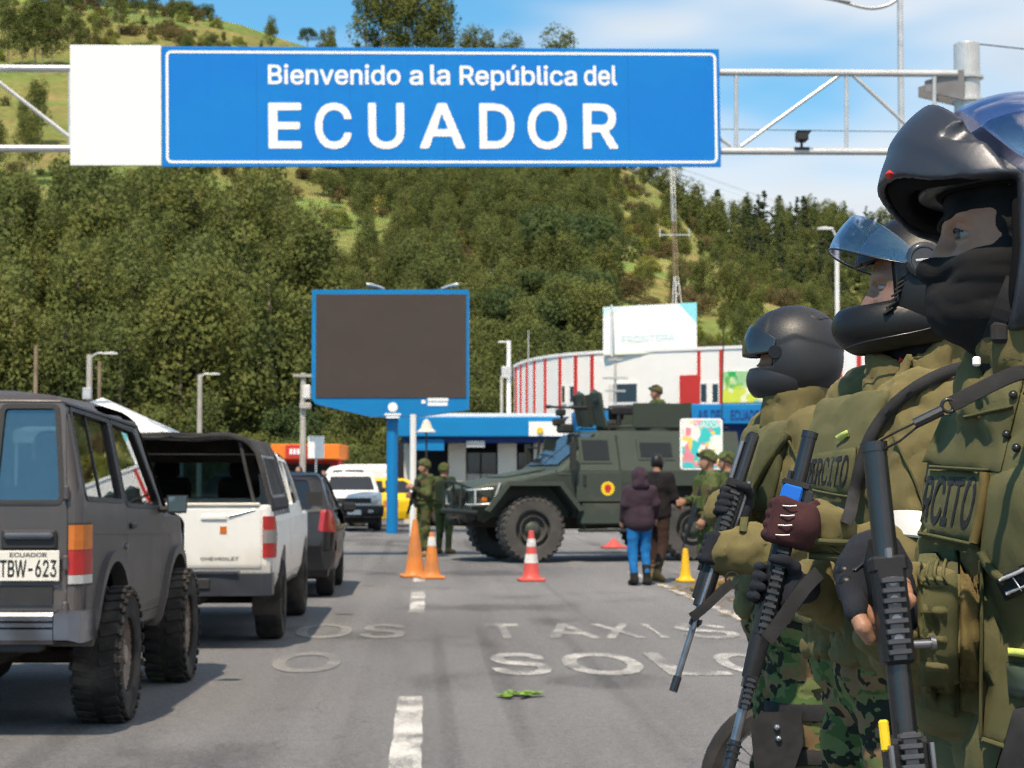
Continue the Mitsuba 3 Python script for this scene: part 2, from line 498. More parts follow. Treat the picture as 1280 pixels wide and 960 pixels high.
def ply_n(V, F, N, bsdf):
    path = meshkit.write_ply(trimesh.Trimesh(V, F, process=False), True, normals=N) if False else None
    m = trimesh.Trimesh(V, F, process=False)
    path = meshkit.write_ply((np.asarray(V), np.asarray(F)), True, normals=N)
    return {'type': 'ply', 'filename': path, 'face_normals': False, 'bsdf': {'type': 'ref', 'id': bsdf}}

PROTO = {}
def proto(kind, seed, H, leafm):
    rng = np.random.default_rng(seed)
    cl, tr = [], []
    if kind == 'eucalyptus_tree':
        top = H * 0.97
        lean = rng.normal(size=2) * 0.03 * H
        tr.append(tube(spline([[0, 0, -0.6], [lean[0] * .3, lean[1] * .3, H * .35], [lean[0] * .7, lean[1] * .7, H * .7], [lean[0], lean[1], top]], 3), np.linspace(0.019 * H, 0.004 * H, 10), 6))
        for i in range(29):
            t = rng.uniform(0.34, 1.0)
            w = H * 0.20 * (1 - 0.55 * abs(t - 0.6) / 0.4) * rng.uniform(0.25, 1.0)
            th = rng.uniform(0, 2 * PI)
            c = np.array([lean[0] * t + w * math.cos(th), lean[1] * t + w * math.sin(th), H * t])
            cl.append((c, H * rng.uniform(0.05, 0.11)))
            if i % 3 == 0: tr.append(rod([lean[0] * t * .85, lean[1] * t * .85, H * t * 0.85], c, 0.005 * H, 4, 0.002 * H))
        L = leafy(cl, 100, H * 0.0145, seed + 1, 1.45)
    elif kind == 'broadleaf_tree':
        tr.append(tube([[0, 0, -0.5], [0.02 * H, 0, H * .3], [0, 0.02 * H, H * .6]], [0.03 * H, 0.022 * H, 0.01 * H], 6))
        for i in range(40):
            d = rng.normal(size=3); d /= np.linalg.norm(d); d[2] = abs(d[2]) * 1.1 - 0.25
            c = np.array([0, 0, H * 0.5]) + d * H * np.array([0.40, 0.40, 0.42]) * rng.uniform(0.65, 1.0)
            cl.append((c, H * rng.uniform(0.09, 0.19)))
            if i % 4 == 0: tr.append(rod([0, 0, H * .35], c, 0.008 * H, 4, 0.003 * H))
        L = leafy(cl, 120, H * 0.019, seed + 1, 0.85)
    elif kind == 'pine_tree':
        tr.append(tube([[0, 0, -0.6], [0, 0, H * .5], [0, 0, H * .98]], [0.018 * H, 0.012 * H, 0.003 * H], 6))
        for i in range(58):
            t = rng.uniform(0.14, 1.0)
            w = H * 0.17 * (1.04 - t) ** 0.75 * rng.uniform(0.35, 1.1)
            th = rng.uniform(0, 2 * PI)
            c = np.array([w * math.cos(th), w * math.sin(th), H * t - 0.12 * w])
            cl.append((c, H * (0.022 + 0.05 * (1.05 - t)) * rng.uniform(0.7, 1.2)))
        L = leafy(cl, 62, H * 0.016, seed + 1, 0.55)
    else:  # hillside_shrub
        tr.append(tube([[0, 0, -0.4], [0, 0, H * .4]], [0.03 * H, 0.01 * H], 5))
        for i in range(20):
            d = rng.normal(size=3); d /= np.linalg.norm(d); d[2] = abs(d[2])
            c = np.array([0, 0, H * 0.2]) + d * H * np.array([0.5, 0.5, 0.62]) * rng.uniform(0.4, 1.0)
            cl.append((c, H * rng.uniform(0.12, 0.24)))
        L = leafy(cl, 80, H * 0.036, seed + 1, 0.85)
    key = f'{kind}_model_{len(PROTO)}'
    scene[key] = {'type': 'shapegroup', 'crown': ply_n(*L, leafm), 'trunk': mikit.ply(cat(tr), 'bark', True)}
    PROTO.setdefault(kind, []).append(key)
for s, l in ((11, 'leaf_olive'), (12, 'leaf_brown'), (13, 'leaf_dark'), (14, 'leaf_olive'), (15, 'leaf_light'), (16, 'leaf_olive')): proto('eucalyptus_tree', s, 1.0, l)
for s, l in ((21, 'leaf_dark'), (22, 'leaf_dark'), (23, 'leaf_olive')): proto('broadleaf_tree', s, 1.0, l)
for s, l in ((31, 'leaf_pine'), (32, 'leaf_dark')): proto('pine_tree', s, 1.0, l)
for s, l in ((41, 'leaf_light'), (42, 'leaf_olive'), (43, 'leaf_brown')): proto('hillside_shrub', s, 1.0, l)

TINT = {'leaf_olive': 'olive green', 'leaf_brown': 'brownish', 'leaf_dark': 'dark green', 'leaf_light': 'yellowish green', 'leaf_pine': 'very dark'}
KIND = {'eucalyptus_tree': 'eucalyptus tree', 'broadleaf_tree': 'round broadleaf tree', 'pine_tree': 'pointed conifer', 'hillside_shrub': 'shrub'}
def tree_label(kind, g, M):
    px, py = seen(M[0, 3], M[1, 3], M[2, 3])
    if M[1, 3] > 352 and px > 700: where = 'on the far right ridge, ' + ('left of the radio mast' if px < 845 else 'just right of the radio mast' if px < 960 else 'above the soldiers')
    else:
        where = 'on the ' + ('upper' if py < 300 else 'middle' if py < 410 else 'foot of the') + ' slope, ' + ('left of the big screen' if px < 390 else 'above the big screen' if px < 590 else 'right of the big screen' if px < 755 else 'behind the roof billboard' if px < 885 else 'behind the soldiers')
    return f"{TINT[scene[g]['crown']['bsdf']['id']]} {KIND[kind]} {where}".replace('foot of the slope', 'lower slope')
TREES = []
def tree(kind, x, y, z, H, rng, which=None, label=None):
    g = PROTO[kind][rng.integers(len(PROTO[kind])) if which is None else which]
    TREES.append((kind, g, xf((x, y, z), rng.uniform(0, 360), H) @ np.diag([rng.uniform(.85, 1.2), rng.uniform(.85, 1.2), 1, 1]), H, y, label))

def seen(x, y, z):
    return 640 + x / y * FPX, 600 - (z - CAMZ) / y * FPX
R1 = np.random.default_rng(77)
for _ in range(12500):
    y = R1.uniform(107, 352)
    x = R1.uniform(-0.29, 0.42) * y * 1.02
    z = float(hill_a(np.array(x), np.array(y)))
    px, py = seen(x, y, z)
    if py < -60 or px > 1720: continue
    n = float(meshkit.fbm(np.array([x / 15, y / 15, 0.0]), 3, 3))
    left = px < 400
    edge = 318 + 34 * math.sin(px / 47.0)
    if left and py < edge:                       # open grass on the upper left
        if R1.uniform() > 0.03 + 0.5 * max(0, n - 0.52) * 4 * (py > 175 or py < 60): continue
        if R1.uniform() < 0.75: tree('hillside_shrub', x, y, z, R1.uniform(1.0, 2.6), R1)
        else: tree('eucalyptus_tree', x, y, z, R1.uniform(5, 8), R1)
    elif left:                                   # tall mixed wood on the lower left
        if R1.uniform() > (0.50 if n > 0.44 else 0.16) * min(1, 0.3 + (py - edge) / 90): continue
        u = R1.uniform()
        if u < 0.55: tree('eucalyptus_tree', x, y, z, R1.uniform(6.5, 12.5) * (1 if py > 400 else .75), R1, int(R1.choice([0, 1, 2, 2, 3, 5])))
        elif u < 0.80: tree('broadleaf_tree', x, y, z, R1.uniform(3.5, 6.5), R1)
        else: tree('hillside_shrub', x, y, z, R1.uniform(1.6, 3.6), R1)
    elif px < 760:                               # young pale growth in the middle, darker towards the foot
        if R1.uniform() > (0.70 if n > 0.43 else 0.16 if py < 400 else 0.5): continue
        u = R1.uniform()
        if py > 400:
            if u < 0.5: tree('broadleaf_tree', x, y, z, R1.uniform(3, 5.5), R1)
            else: tree('eucalyptus_tree', x, y, z, R1.uniform(4, 7.5), R1)
        elif u < 0.52: tree('eucalyptus_tree', x, y, z, R1.uniform(2.8, 6.2), R1, int(R1.choice([0, 1, 3, 4, 4, 5])))
        elif u < 0.60: tree('broadleaf_tree', x, y, z, R1.uniform(2.5, 4.5), R1, 2)
        else: tree('hillside_shrub', x, y, z, R1.uniform(1.2, 2.9), R1)
    else:                                        # bushy right flank with bare grass
        if R1.uniform() > (0.46 if n > 0.49 else 0.08): continue
        u = R1.uniform()
        if u < 0.62: tree('hillside_shrub', x, y, z, R1.uniform(1.2, 3.0), R1)
        else: tree('eucalyptus_tree', x, y, z, R1.uniform(2.5, 5.0), R1, int(R1.choice([0, 3, 4])))
for px, py, Y, H in ((690, 392, 165, 9.0), (740, 385, 170, 8.0), (650, 425, 150, 6.5), (735, 430, 150, 6.8), (700, 468, 135, 7.5), (620, 478, 140, 7)):   # large round trees behind the striped building
    x = (px - 640) / FPX * Y
    tree('broadleaf_tree', x, Y, float(hill_a(np.array(x), np.array(float(Y)))) - 0.3, H, R1, 0)
for i in range(26):                            # dense row at the hill's foot
    Y = R1.uniform(100, 112); x = (R1.uniform(-60, 640) - 640) / FPX * Y
    tree('broadleaf_tree' if i % 3 else 'eucalyptus_tree', x, Y, -0.2, R1.uniform(3.2, 6.0), R1)
for px, H in ((455, 19), (492, 21), (520, 24), (548, 22), (478, 17), (507, 20), (535, 17), (585, 15), (604, 15.5), (618, 13), (640, 16), (700, 22), (712, 19), (560, 14), (668, 12)):   # trees on the crest above the sign
    x = (px - 640) / FPX * 345
    tree('eucalyptus_tree', x, 345, float(hill_a(np.array(x), np.array(345.0))) - 0.3, H * 0.82, R1, 1, 'tall brownish eucalyptus on the crest above the blue sign')
for i in range(60):                            # crest on the left, behind the bright field
    px = R1.uniform(-40, 300); Y = R1.uniform(362, 395); x = (px - 640) / FPX * Y
    tree('broadleaf_tree', x, Y, float(hill_a(np.array(x), np.array(Y))) - 0.2, R1.uniform(4, 8.5) * (1 if px < 250 else 0.7), R1)
tree('broadleaf_tree', *(lambda x: (x, 352, float(hill_a(np.array(x), np.array(352.0)))))((382 - 640) / FPX * 352), 4.2, R1, 0, 'single round tree at the right end of the bright green field')
for px, py, H in ((5, 70, 11), (22, 82, 9), (38, 66, 12), (60, 78, 10), (85, 74, 9), (48, 90, 8), (150, 70, 5), (175, 66, 5.5), (205, 68, 4.5), (230, 62, 4)):
    Y = 300; x = (px - 640) / FPX * Y
    tree('eucalyptus_tree' if H > 6 else 'broadleaf_tree', x, Y, float(hill_a(np.array(x), np.array(300.0))) - .3, H, R1, 2 if H > 6 else 0)
for i in range(70):
    px = R1.uniform(-10, 330); Y = R1.uniform(318, 345); x = (px - 640) / FPX * Y
    tree('hillside_shrub' if i % 4 else 'eucalyptus_tree', x, Y, float(hill_a(np.array(x), np.array(Y))), R1.uniform(1.2, 2.6) if i % 4 else R1.uniform(3, 7) * (px < 100) + 2, R1)
for i in range(1300):                           # conifers on hill B
    Y = R1.uniform(350, 535); px = R1.uniform(745, 1700); x = (px - 640) / FPX * Y
    z = float(hill_b(np.array(x), np.array(Y)))
    if z < 4: continue
    tree('pine_tree' if R1.uniform() < 0.75 else 'eucalyptus_tree', x, Y, z - 0.4, R1.uniform(8, 13.5) * (0.85 if Y < 480 else 1.0), R1)
for px, H in ((790, 13), (815, 15), (840, 16), (866, 17), (893, 17), (915, 15)):     # tall dark trees under the sign's right end
    Y = 372; x = (px - 640) / FPX * Y
    tree('eucalyptus_tree', x, Y, float(max(hill_a(np.array(x), np.array(350.0)) - 3, 0)), H, R1, 2, 'tall dark tree on the ridge under the right end of the blue sign')

TREES.sort(key=lambda t: -t[3] / t[4])
count, n_wood = {}, 0
for kind, g, M, H, y, lab in TREES:
    out = M[0, 3] / M[1, 3] > 0.275
    count[kind] = count.get(kind, 0) + (not out)
    inst = {'type': 'instance', 'shapegroup': {'type': 'ref', 'id': g}, 'to_world': T(M)}
    if (count[kind] <= 260 or lab) and not out:
        k = uniq(kind)
        scene[k] = inst
        lb = lab or tree_label(kind, g, M)
        labels[k] = {'label': lb, 'category': 'shrub' if 'shrub' in kind else 'tree', 'group': 'all: ' + lb}
    else:
        n_wood = n_wood + 1
        scene[f'woodland__{n_wood:04d}'] = inst
labels['woodland'] = {'label': 'mass of smaller trees and shrubs covering the hillside', 'category': 'woodland', 'kind': 'stuff'}
print('trees', count)
# ------------------------------------------------------------------ shared materials
mat('white_paint', tone((0.78, 0.78, 0.76), 0.05, 1.5), 0.45, 0.4)
mat('galvanised', tone((0.62, 0.63, 0.64), 0.12, 5), 0.42, 0.5, 0.35)
def sign_fn(p, n, uv):
    a = mikit.fbm(p.x * .7, p.y * .7, p.z * 1.4, 4); st = mikit.noise(p.x * 9, 0.5, p.z * .5)
    return mikit.mix([0.0006, 0.185, 0.63], [0.001, 0.210, 0.63], mikit.smoothstep(.3, .7, a) * .7 + .3 * st)
mat('sign_blue', mikit.proc(sign_fn), 0.45, 0.35)
mat('sign_white', (0.86, 0.87, 0.86), 0.5, 0.4)
mat('sky_blue_paint', tone((0.003, 0.205, 0.52), 0.10, 0.8), 0.45, 0.4)
mat('dark_blue_paint', tone((0.01, 0.05, 0.25), 0.1, 0.8), 0.5, 0.4)
mat('red_paint', tone((0.55, 0.035, 0.03), 0.1, 0.8), 0.5, 0.4)
mat('orange_paint', (0.75, 0.20, 0.02), 0.5, 0.4)
mat('cream_wall', tone((0.66, 0.62, 0.54), 0.1, 1.0), 0.8, 0.3)
mat('white_wall', tone((0.80, 0.79, 0.76), 0.06, 0.5, (0.66, 0.64, 0.6)), 0.8, 0.3)
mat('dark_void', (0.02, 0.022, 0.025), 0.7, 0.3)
mat('black_metal', (0.022, 0.022, 0.024), 0.4, 0.5)
mat('far_glass', (0.015, 0.02, 0.028), 0.06, 0.7)
mat('concrete', tone((0.46, 0.44, 0.40), 0.15, 3), 0.85, 0.3)
mat('wood_pole', tone((0.30, 0.23, 0.16), 0.25, 3), 0.9, 0.2)
mat('teal_paint', (0.05, 0.42, 0.42), 0.5, 0.4)
mat('cyan_paint', (0.05, 0.50, 0.62), 0.5, 0.4)
mat('yellow_paint', (0.80, 0.55, 0.02), 0.45, 0.4)

mat('steel_grey', tone((0.24, 0.24, 0.25), 0.2, 4), 0.5, 0.5, 0.3)
mat('sign_joint', (0.004, 0.15, 0.52), 0.6, 0.3)
# ------------------------------------------------------------------ gantry
GTAN = math.tan(math.radians(4.6))
def gp(px, py, dy=0.0):
    s = (px - 640) / FPX
    x0 = at(88, 207.5, 33.2)[0]
    Y = (33.32 - GTAN * x0) / (1 - GTAN * s)
    return at(px, py, Y + dy)
GY = gp(1214, 150)[1]
g = thing('sign_gantry', 'white steel truss gantry spanning the road with a round post at its right end', 'gantry')
part(g, 'top_chord', cat(rod(gp(-420, 83), gp(1196, 92), 0.062), rod(gp(-420, 83, .55) - [0, 0, 0.0], gp(1196, 92, .55), 0.062)), 'galvanised', True)
part(g, 'bottom_chord', cat(rod(gp(-420, 184), gp(1196, 190), 0.062), rod(gp(-420, 184, .55), gp(1196, 190, .55), 0.062)), 'galvanised', True)
TP = [-330, -192, -54, 88, 230, 368, 506, 644, 782, 920, 1058, 1168]
for px in TP: part(g, 'upright', cat(rod(gp(px, 86 + px * .004), gp(px, 185 + px * .004), 0.036, 8), rod(gp(px, 86 + px * .004), gp(px, 86 + px * .004, .55), 0.03, 6), rod(gp(px, 185 + px * .004), gp(px, 185 + px * .004, .55), 0.03, 6)), 'galvanised')
for i, (a, b) in enumerate(zip(TP[:-1], TP[1:])):
    up = i % 2 == 1
    if a == 88: continue
    p0, p1 = (gp(a + 6, 183), gp(b - 6, 92)) if up else (gp(a + 6, 92), gp(b - 6, 183))
    if a == -54: p0, p1 = gp(-20, 88), gp(88, 172)
    part(g, 'diagonal', rod(p0, p1, 0.034, 8), 'galvanised')
post = gp(1214, 150); px0 = post[0]
ztop = gp(1214, 50)[2]
part(g, 'post', lathe([(0, 0), (.23, 0), (.225, ztop - .02), (.21, ztop), (0, ztop)], 28).apply_transform(xf((px0, GY + .28, 0))), 'galvanised', 40)
for py in (75, 105): part(g, 'flange', lathe([(.2, 0), (.285, 0), (.285, .045), (.2, .045)], 28).apply_transform(xf((px0, GY + .28, gp(0, py)[2]))), 'galvanised', 40)
for py, s in ((86, 1), (190, -1)):
    z = gp(0, py)[2]
    part(g, 'bracket', cat(prism([(px0 - .8, z + .06), (px0 - .8, z - .12), (px0 - .12, z - .28), (px0 - .12, z + .26)], GY - .02, GY + .02), prism([(px0 - .8, z + .06), (px0 - .8, z - .12), (px0 - .12, z - .28), (px0 - .12, z + .26)], GY + .53, GY + .57), bx((px0 - .2, GY + .275, z), (.05, .6, .5))), 'steel_grey', False)
part(g, 'post', lathe([(0, 0), (.21, 0), (.205, ztop - .02), (.19, ztop), (0, ztop)], 20).apply_transform(xf((gp(-430, 150)[0], gp(-430, 150)[1] + .28, 0))), 'galvanised', 40)

cam = thing('traffic_camera', 'small dark camera on the lower chord of the gantry', 'camera')
c = gp(1002, 176, -0.05)
part(cam, 'camera_body', cat(bx(c + [0.0, -.02, .06], (.2, .3, .15), .02), bx(c + [0.03, 0, .15], (.24, .34, .02))), 'black_metal')
part(cam, 'bracket', cat(rod(c + [0, 0, -.0], c + [0, 0, -.14], .025), bx(c + [.0, .03, -.13], (.26, .16, .03))), 'black_metal')

# the sign; local x along the panel, z up, y away from the reader; scaled from its measured size
SW = 812.0
sc_ = 10.995 / SW
yaw = 4.6
SM = xf(at(88, 207.5, 33.2), yaw, 1, 0, -.72)
def sx(px): return (px - 88) * sc_
def sz(py): return (207.5 - py) * sc_
sg = thing('overhead_sign', 'blue and white overhead road sign welcoming travellers to the Republic of Ecuador', 'road sign', SM)
part(sg, 'white_panel', bx(((sx(88) + sx(200)) / 2 - .004, 0, (sz(57) + sz(207)) / 2), (sx(200) - sx(88) - .01, .05, sz(57) - sz(207)), .006), 'sign_white', False, 'blank white panel at the left end of the sign')
part(sg, 'blue_panel', bx(((sx(200) + sx(900)) / 2, 0, (sz(58.5) + sz(208.5)) / 2), (sx(900) - sx(200), .05, sz(58) - sz(208.5)), .006), 'sign_blue', False)
o = sbox(sx(206.5), sz(203), sx(894.5), sz(65)).buffer(-.08).buffer(.10)
part(sg, 'border', prism(o.difference(o.buffer(-.045)), -.033, -.025), 'sign_white', False)
def on_sign(txt, x0, x1, zb, zt, name, bold=True, desc=None):
    t = meshkit.text_mesh(txt, 1.0, 0.008, bold)
    b = t.bounds; v = t.vertices
    X = x0 + (v[:, 0] - b[0, 0]) / (b[1, 0] - b[0, 0]) * (x1 - x0)
    Z = zb + (v[:, 1] - b[0, 1]) / (b[1, 1] - b[0, 1]) * (zt - zb)
    return trimesh.Trimesh(np.c_[X, -.026 - v[:, 2], Z], t.faces, process=False)
for w, a, b, dz, uz in (('Bienvenido', 331, 496, 106, 80), ('a', 507, 524, 106, 87), ('la', 533, 558, 106, 80), ('República', 570, 718, 112, 80), ('del', 727, 769, 106, 80)):
    part(sg, 'lettering', on_sign(w, sx(a), sx(b), sz(dz), sz(uz), w), 'sign_white', False)
for w, a, b in (('E', 331, 372), ('C', 389, 434), ('U', 455, 500), ('A', 519, 576), ('D', 594, 638), ('O', 655, 704), ('R', 725, 769)):
    part(sg, 'lettering', on_sign(w, sx(a), sx(b), sz(186.5 if w in 'COU' else 186), sz(128.5), w), 'sign_white', False)
part(sg, 'panel_joint', cat(*[bx((sx(p), -.0252, (sz(60) + sz(206)) / 2), (.012, .003, sz(60) - sz(206))) for p in (317, 433, 550, 667, 783)]), 'sign_joint', False)
part(sg, 'hanger', cat(*[bx((sx(p), .05, (sz(60) + sz(205)) / 2), (.08, .05, sz(62) - sz(206))) for p in (150, 330, 550, 770, 870)]), 'galvanised', False)

# ------------------------------------------------------------------ LED screen on a pole
LY = 52.0
ls = thing('led_screen', 'large switched off screen in a blue frame on a thick blue pole', 'billboard')
a, b, = at(390, 362, LY), at(586, 515, LY)
x0, x1, z1, z0 = a[0], b[0], a[2], at(0, 497, LY)[2]
tipx, tipz = at(490, 521, LY)[[0, 2]]
fr = Polygon([(x0, z1), (x1, z1), (x1, at(0, 512, LY)[2]), (tipx + .6, tipz), (tipx - .55, tipz), (x0 + .1, at(0, 505, LY)[2]), (x0, at(0, 498, LY)[2])])
part(ls, 'frame', prism(fr, LY, LY + .7), 'sky_blue_paint', False)
mat('led_face', mikit.proc(lambda p, n, uv: mi.Color3f(0.066, 0.052, 0.047) * (0.86 + 0.1 * mikit.fbm(p.x * 1.2, 0.3, p.z * 1.4, 3) + 0.045 * mikit.cell_rand(p.x / 0.48, 0, p.z / 0.48))), 0.7, 0.3)
part(ls, 'screen', prism(sbox(at(397, 0, LY)[0], z0, at(583, 0, LY)[0], at(0, 368, LY)[2]), LY - .03, LY + .02), 'led_face', False)
part(ls, 'pole', rod((at(491, 0, LY)[0], LY + .35, 0), (at(491, 0, LY)[0], LY + .35, tipz + .2), .15, 20), 'sky_blue_paint', True)
for s, p in ((1, 480), (-1, 552)):
    q = at(p, 361, LY + .3)
    part(ls, 'lamp', tube(spline([q + [0, 0, 0], q + [-s * .18, -.1, .06], q + [-s * .45, -.2, .1]], 4), [.03, .03, .03, .03, .03, .035, .05, .05, .035], 6), 'galvanised', True)
cc = at(491, 509, LY - .01)
def disc_ring(c, r, y): return prism(Point(c[0], c[2]).buffer(r), y - .012, y)
part(ls, 'logo', cat(disc_ring(cc, .125, LY - .003), *[prism(sbox(cc[0] - w / 2, cc[2] - d - .05, cc[0] + w / 2, cc[2] - d), LY - .015, LY - .003) for w, d in ((.42, .16), (.34, .235))]), 'sign_white', False, 'white round emblem with two lines below it')
t = at(545, 502, LY)
part(ls, 'lettering', cat(*[prism(sbox(t[0] + a, t[2] + c - .05, t[0] + b, t[2] + c + .04), LY - .015, LY - .003) for a, b, c in ((-.38, -.27, 0), (-.22, .32, .06), (-.22, .30, -.06))]), 'sign_white', False)

# ------------------------------------------------------------------ striped white and red building
WP = [(643, 90.0), (650, 87.6), (660, 85.6), (672, 84.0), (690, 82.4), (712, 81.2), (745, 80.0), (1130, 73.5)]
WX = [(p - 640) / FPX * y for p, y in WP]
def wall_pt(px):
    for (p0, y0), (p1, y1) in zip(WP[:-1], WP[1:]):
        if p0 <= px <= p1:
            xa, xb = (p0 - 640) / FPX * y0, (p1 - 640) / FPX * y1
            s = (px - 640) / FPX
            t = (s * y0 - xa) / ((xb - xa) - s * (y1 - y0))
            x, y = xa + t * (xb - xa), y0 + t * (y1 - y0)
            d = np.array([xb - xa, y1 - y0]); d /= np.linalg.norm(d)
            return np.array([x, y]), d
bl = thing('striped_building', 'long white building with red vertical stripes and a rounded left corner', 'building')
WH = 6.45
plan = Polygon([(x, y) for x, (p, y) in zip(WX, WP)] + [(WX[-1], 100), (WX[0], 100)])
part(bl, 'wall', prism(plan, 0, WH, 'z'), 'white_wall', 35)
part(bl, 'parapet', prism(plan.buffer(.06).difference(plan.buffer(-.25)), WH, WH + .12, 'z'), 'white_wall', False)
def on_wall(px, w, z0, z1, t, m, name, lift=0.0, lab=None):
    p, d = wall_pt(px); nrm = np.array([d[1], -d[0]])
    c = p + nrm * (t / 2 - .02 + lift)
    part(bl, name, bx((c[0], c[1], (z0 + z1) / 2), (w, t, z1 - z0), 0, math.degrees(math.atan2(d[1], d[0]))), m, False, lab)
for p, w in ((646, .26), (652, .09), (659.5, .09), (669, .10), (682.5, .12), (701, .13), (720.5, .14), (741, .14), (874.5, .11), (902, .11), (966, .16), (1051, .16), (1075, .16)): on_wall(p, w, 0, WH - .03, .10, 'red_paint', 'stripe')
for p, w, a, b in ((705.5, .22, 483, 503), (716, .22, 483, 503), (782, 1.05, 480, 503), (880.5, .24, 480, 503), (895, .24, 480, 503), (1057, .22, 478, 497), (1070, .22, 478, 497)):
    q, d = wall_pt(p); zt, zb = CAMZ + (600 - a) / FPX * q[1], CAMZ + (600 - b) / FPX * q[1]
    on_wall(p, w + .12, zb - .08, zt + .06, .07, 'white_wall', 'window_frame'); on_wall(p, w, zb, zt, .03, 'far_glass', 'window', .045)
on_wall(862, .78, CAMZ + 95 / FPX * 78, CAMZ + 131 / FPX * 78, .10, 'red_paint', 'red_panel')
on_wall(765, .26, CAMZ + 100 / FPX * 79, CAMZ + 120 / FPX * 79, .06, 'cream_wall', 'poster')
def mural_fn(p, n, uv):
    a = mikit.fbm(p.x * 1.6, p.z * 1.9, 4.0, 3); b = mikit.fbm(p.x * 2.6 + 8, p.z * 2.2, 1.0, 3)
    top = mikit.smoothstep(4.5, 5.3, p.z + (a - .5) * 2.4)
    c = mikit.mix([0.62, 0.70, 0.08], [0.02, 0.40, 0.10], top)
    c = mikit.mix(c, [0.80, 0.80, 0.55], mikit.smoothstep(0.52, 0.60, b) * (1 - 0.6 * top))
    c = mikit.mix(c, [0.05, 0.42, 0.55], mikit.smoothstep(0.4, 0.1, p.z - 4.2) * mikit.smoothstep(0.45, 0.6, a))
    return mikit.mix(c, [0.7, 0.55, 0.05], mikit.smoothstep(0.62, 0.68, a) * 0.8)
mat('mural', mikit.proc(mural_fn), 0.6, 0.3)
q, d = wall_pt(927)
on_wall(927, 1.82, CAMZ + 97 / FPX * q[1], CAMZ + 136 / FPX * q[1], .08, 'mural', 'mural', 0, 'green and yellow painted mural panel')

bb = thing('rooftop_billboard', 'pale white billboard with turquoise corners on the roof of the striped building', 'billboard')
A, B, C_, D = at(754, 384, 79.5), at(871, 378, 78.0), at(871, 439, 78.0), at(754, 444, 79.5)
n_ = np.array([0.0, .18, 0])
BF = [float(v) for v in (A[0], B[0] - A[0], D[2], A[2] - D[2])]
def board_fn(p, n, uv):
    x, z = (p.x - BF[0]) / BF[1], (p.z - BF[2]) / BF[3]
    c = mi.Color3f(0.84, 0.86, 0.84)
    c = mikit.mix(c, [0.28, 0.72, 0.76], mikit.smoothstep(0.0, 0.03, z - 0.74 - (0.93 - x) * 2.2) * mikit.smoothstep(0.75, 0.78, x))
    c = mikit.mix(c, [0.45, 0.78, 0.80], mikit.smoothstep(0.0, 0.08, z - 0.62 - x * 1.8) * 0.8 * mikit.smoothstep(0.4, 0.6, mikit.noise(x * 22, z * 10, 2)))
    return mikit.mix(c, [0.80, 0.82, 0.45], mikit.smoothstep(0.07, 0.0, z) * 0.6)
mat('board_face', mikit.proc(board_fn), 0.5, 0.4)
part(bb, 'face', hull([A, B, C_, D, A + n_, B + n_, C_ + n_, D + n_]), 'board_face', False)
tx = meshkit.text_mesh('FRONTERA', .26, .01); tb = tx.bounds
mat('pale_ink', (0.62, 0.73, 0.77), 0.6, 0.3)
sgx = (B - A) / np.linalg.norm(B - A)
v = tx.vertices - [tb[0][0], tb[0][1], 0]; base = D + (B - A) * .2 + [0, -.02, .46]
part(bb, 'lettering', trimesh.Trimesh(base + v[:, :1] * sgx * 1.2 + v[:, 1:2] * [0, 0, 1.0] + v[:, 2:] * [0, -1, 0], tx.faces, process=False), 'pale_ink', False, 'faint pale lettering along the lower edge')
part(bb, 'support', cat(*[rod(at(p, 446, 79.0), at(p, 380, 79.0) + [0, .35, 0], .05, 6) for p in (765, 800, 835, 863)]), 'galvanised', True)

# ------------------------------------------------------------------ blue roofed border post
bp = thing('border_post', 'low border post with a wide bright blue fascia over cream columns', 'building')
def pxbox(p0, p1, q0, q1, Y, depth, bev=0.0):
    a, b = at(p0, q0, Y), at(p1, q1, Y)
    return bx(((a[0] + b[0]) / 2, Y + depth / 2, (a[2] + b[2]) / 2), (abs(b[0] - a[0]), depth, abs(a[2] - b[2])), bev)
part(bp, 'fascia', pxbox(497, 705, 521, 546, 64, 7.0, .03), 'sky_blue_paint', False)
part(bp, 'roof', pxbox(520, 712, 516.5, 520.8, 64.6, 6.0), 'white_paint', False)
part(bp, 'beam', pxbox(503, 704, 546.2, 553, 64.4, 6.0), 'dark_blue_paint', False)
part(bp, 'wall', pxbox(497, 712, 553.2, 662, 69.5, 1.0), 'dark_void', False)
for a, b in ((505, 514), (560, 582), (622, 646), (667, 694)): part(bp, 'column', cat(pxbox(a, b, 553.2, 657, 64.9, .6, .03)), 'cream_wall', False)
part(bp, 'name_board', pxbox(661, 704, 527, 545, 63.9, .08), 'sign_white', False)
q = at(675, 538, 63.85); part(bp, 'emblem', cat(prism(Point(q[0], q[2]).buffer(.1), q[1] - .02, q[1] + .03)), 'yellow_paint', False)
for a, b in ((584, 600), (602, 620), (648, 665)): part(bp, 'window', pxbox(a, b, 566, 592, 66.5, .1), 'far_glass', False); part(bp, 'counter', pxbox(a, b, 592.3, 656, 66.3, .4), 'white_wall', False)
part(bp, 'door_sign', pxbox(583, 606, 551, 559, 64.2, .1), 'galvanised', False)
part(bp, 'light_panel', pxbox(520, 555, 549, 563, 64.15, .1), 'sky_blue_paint', False)

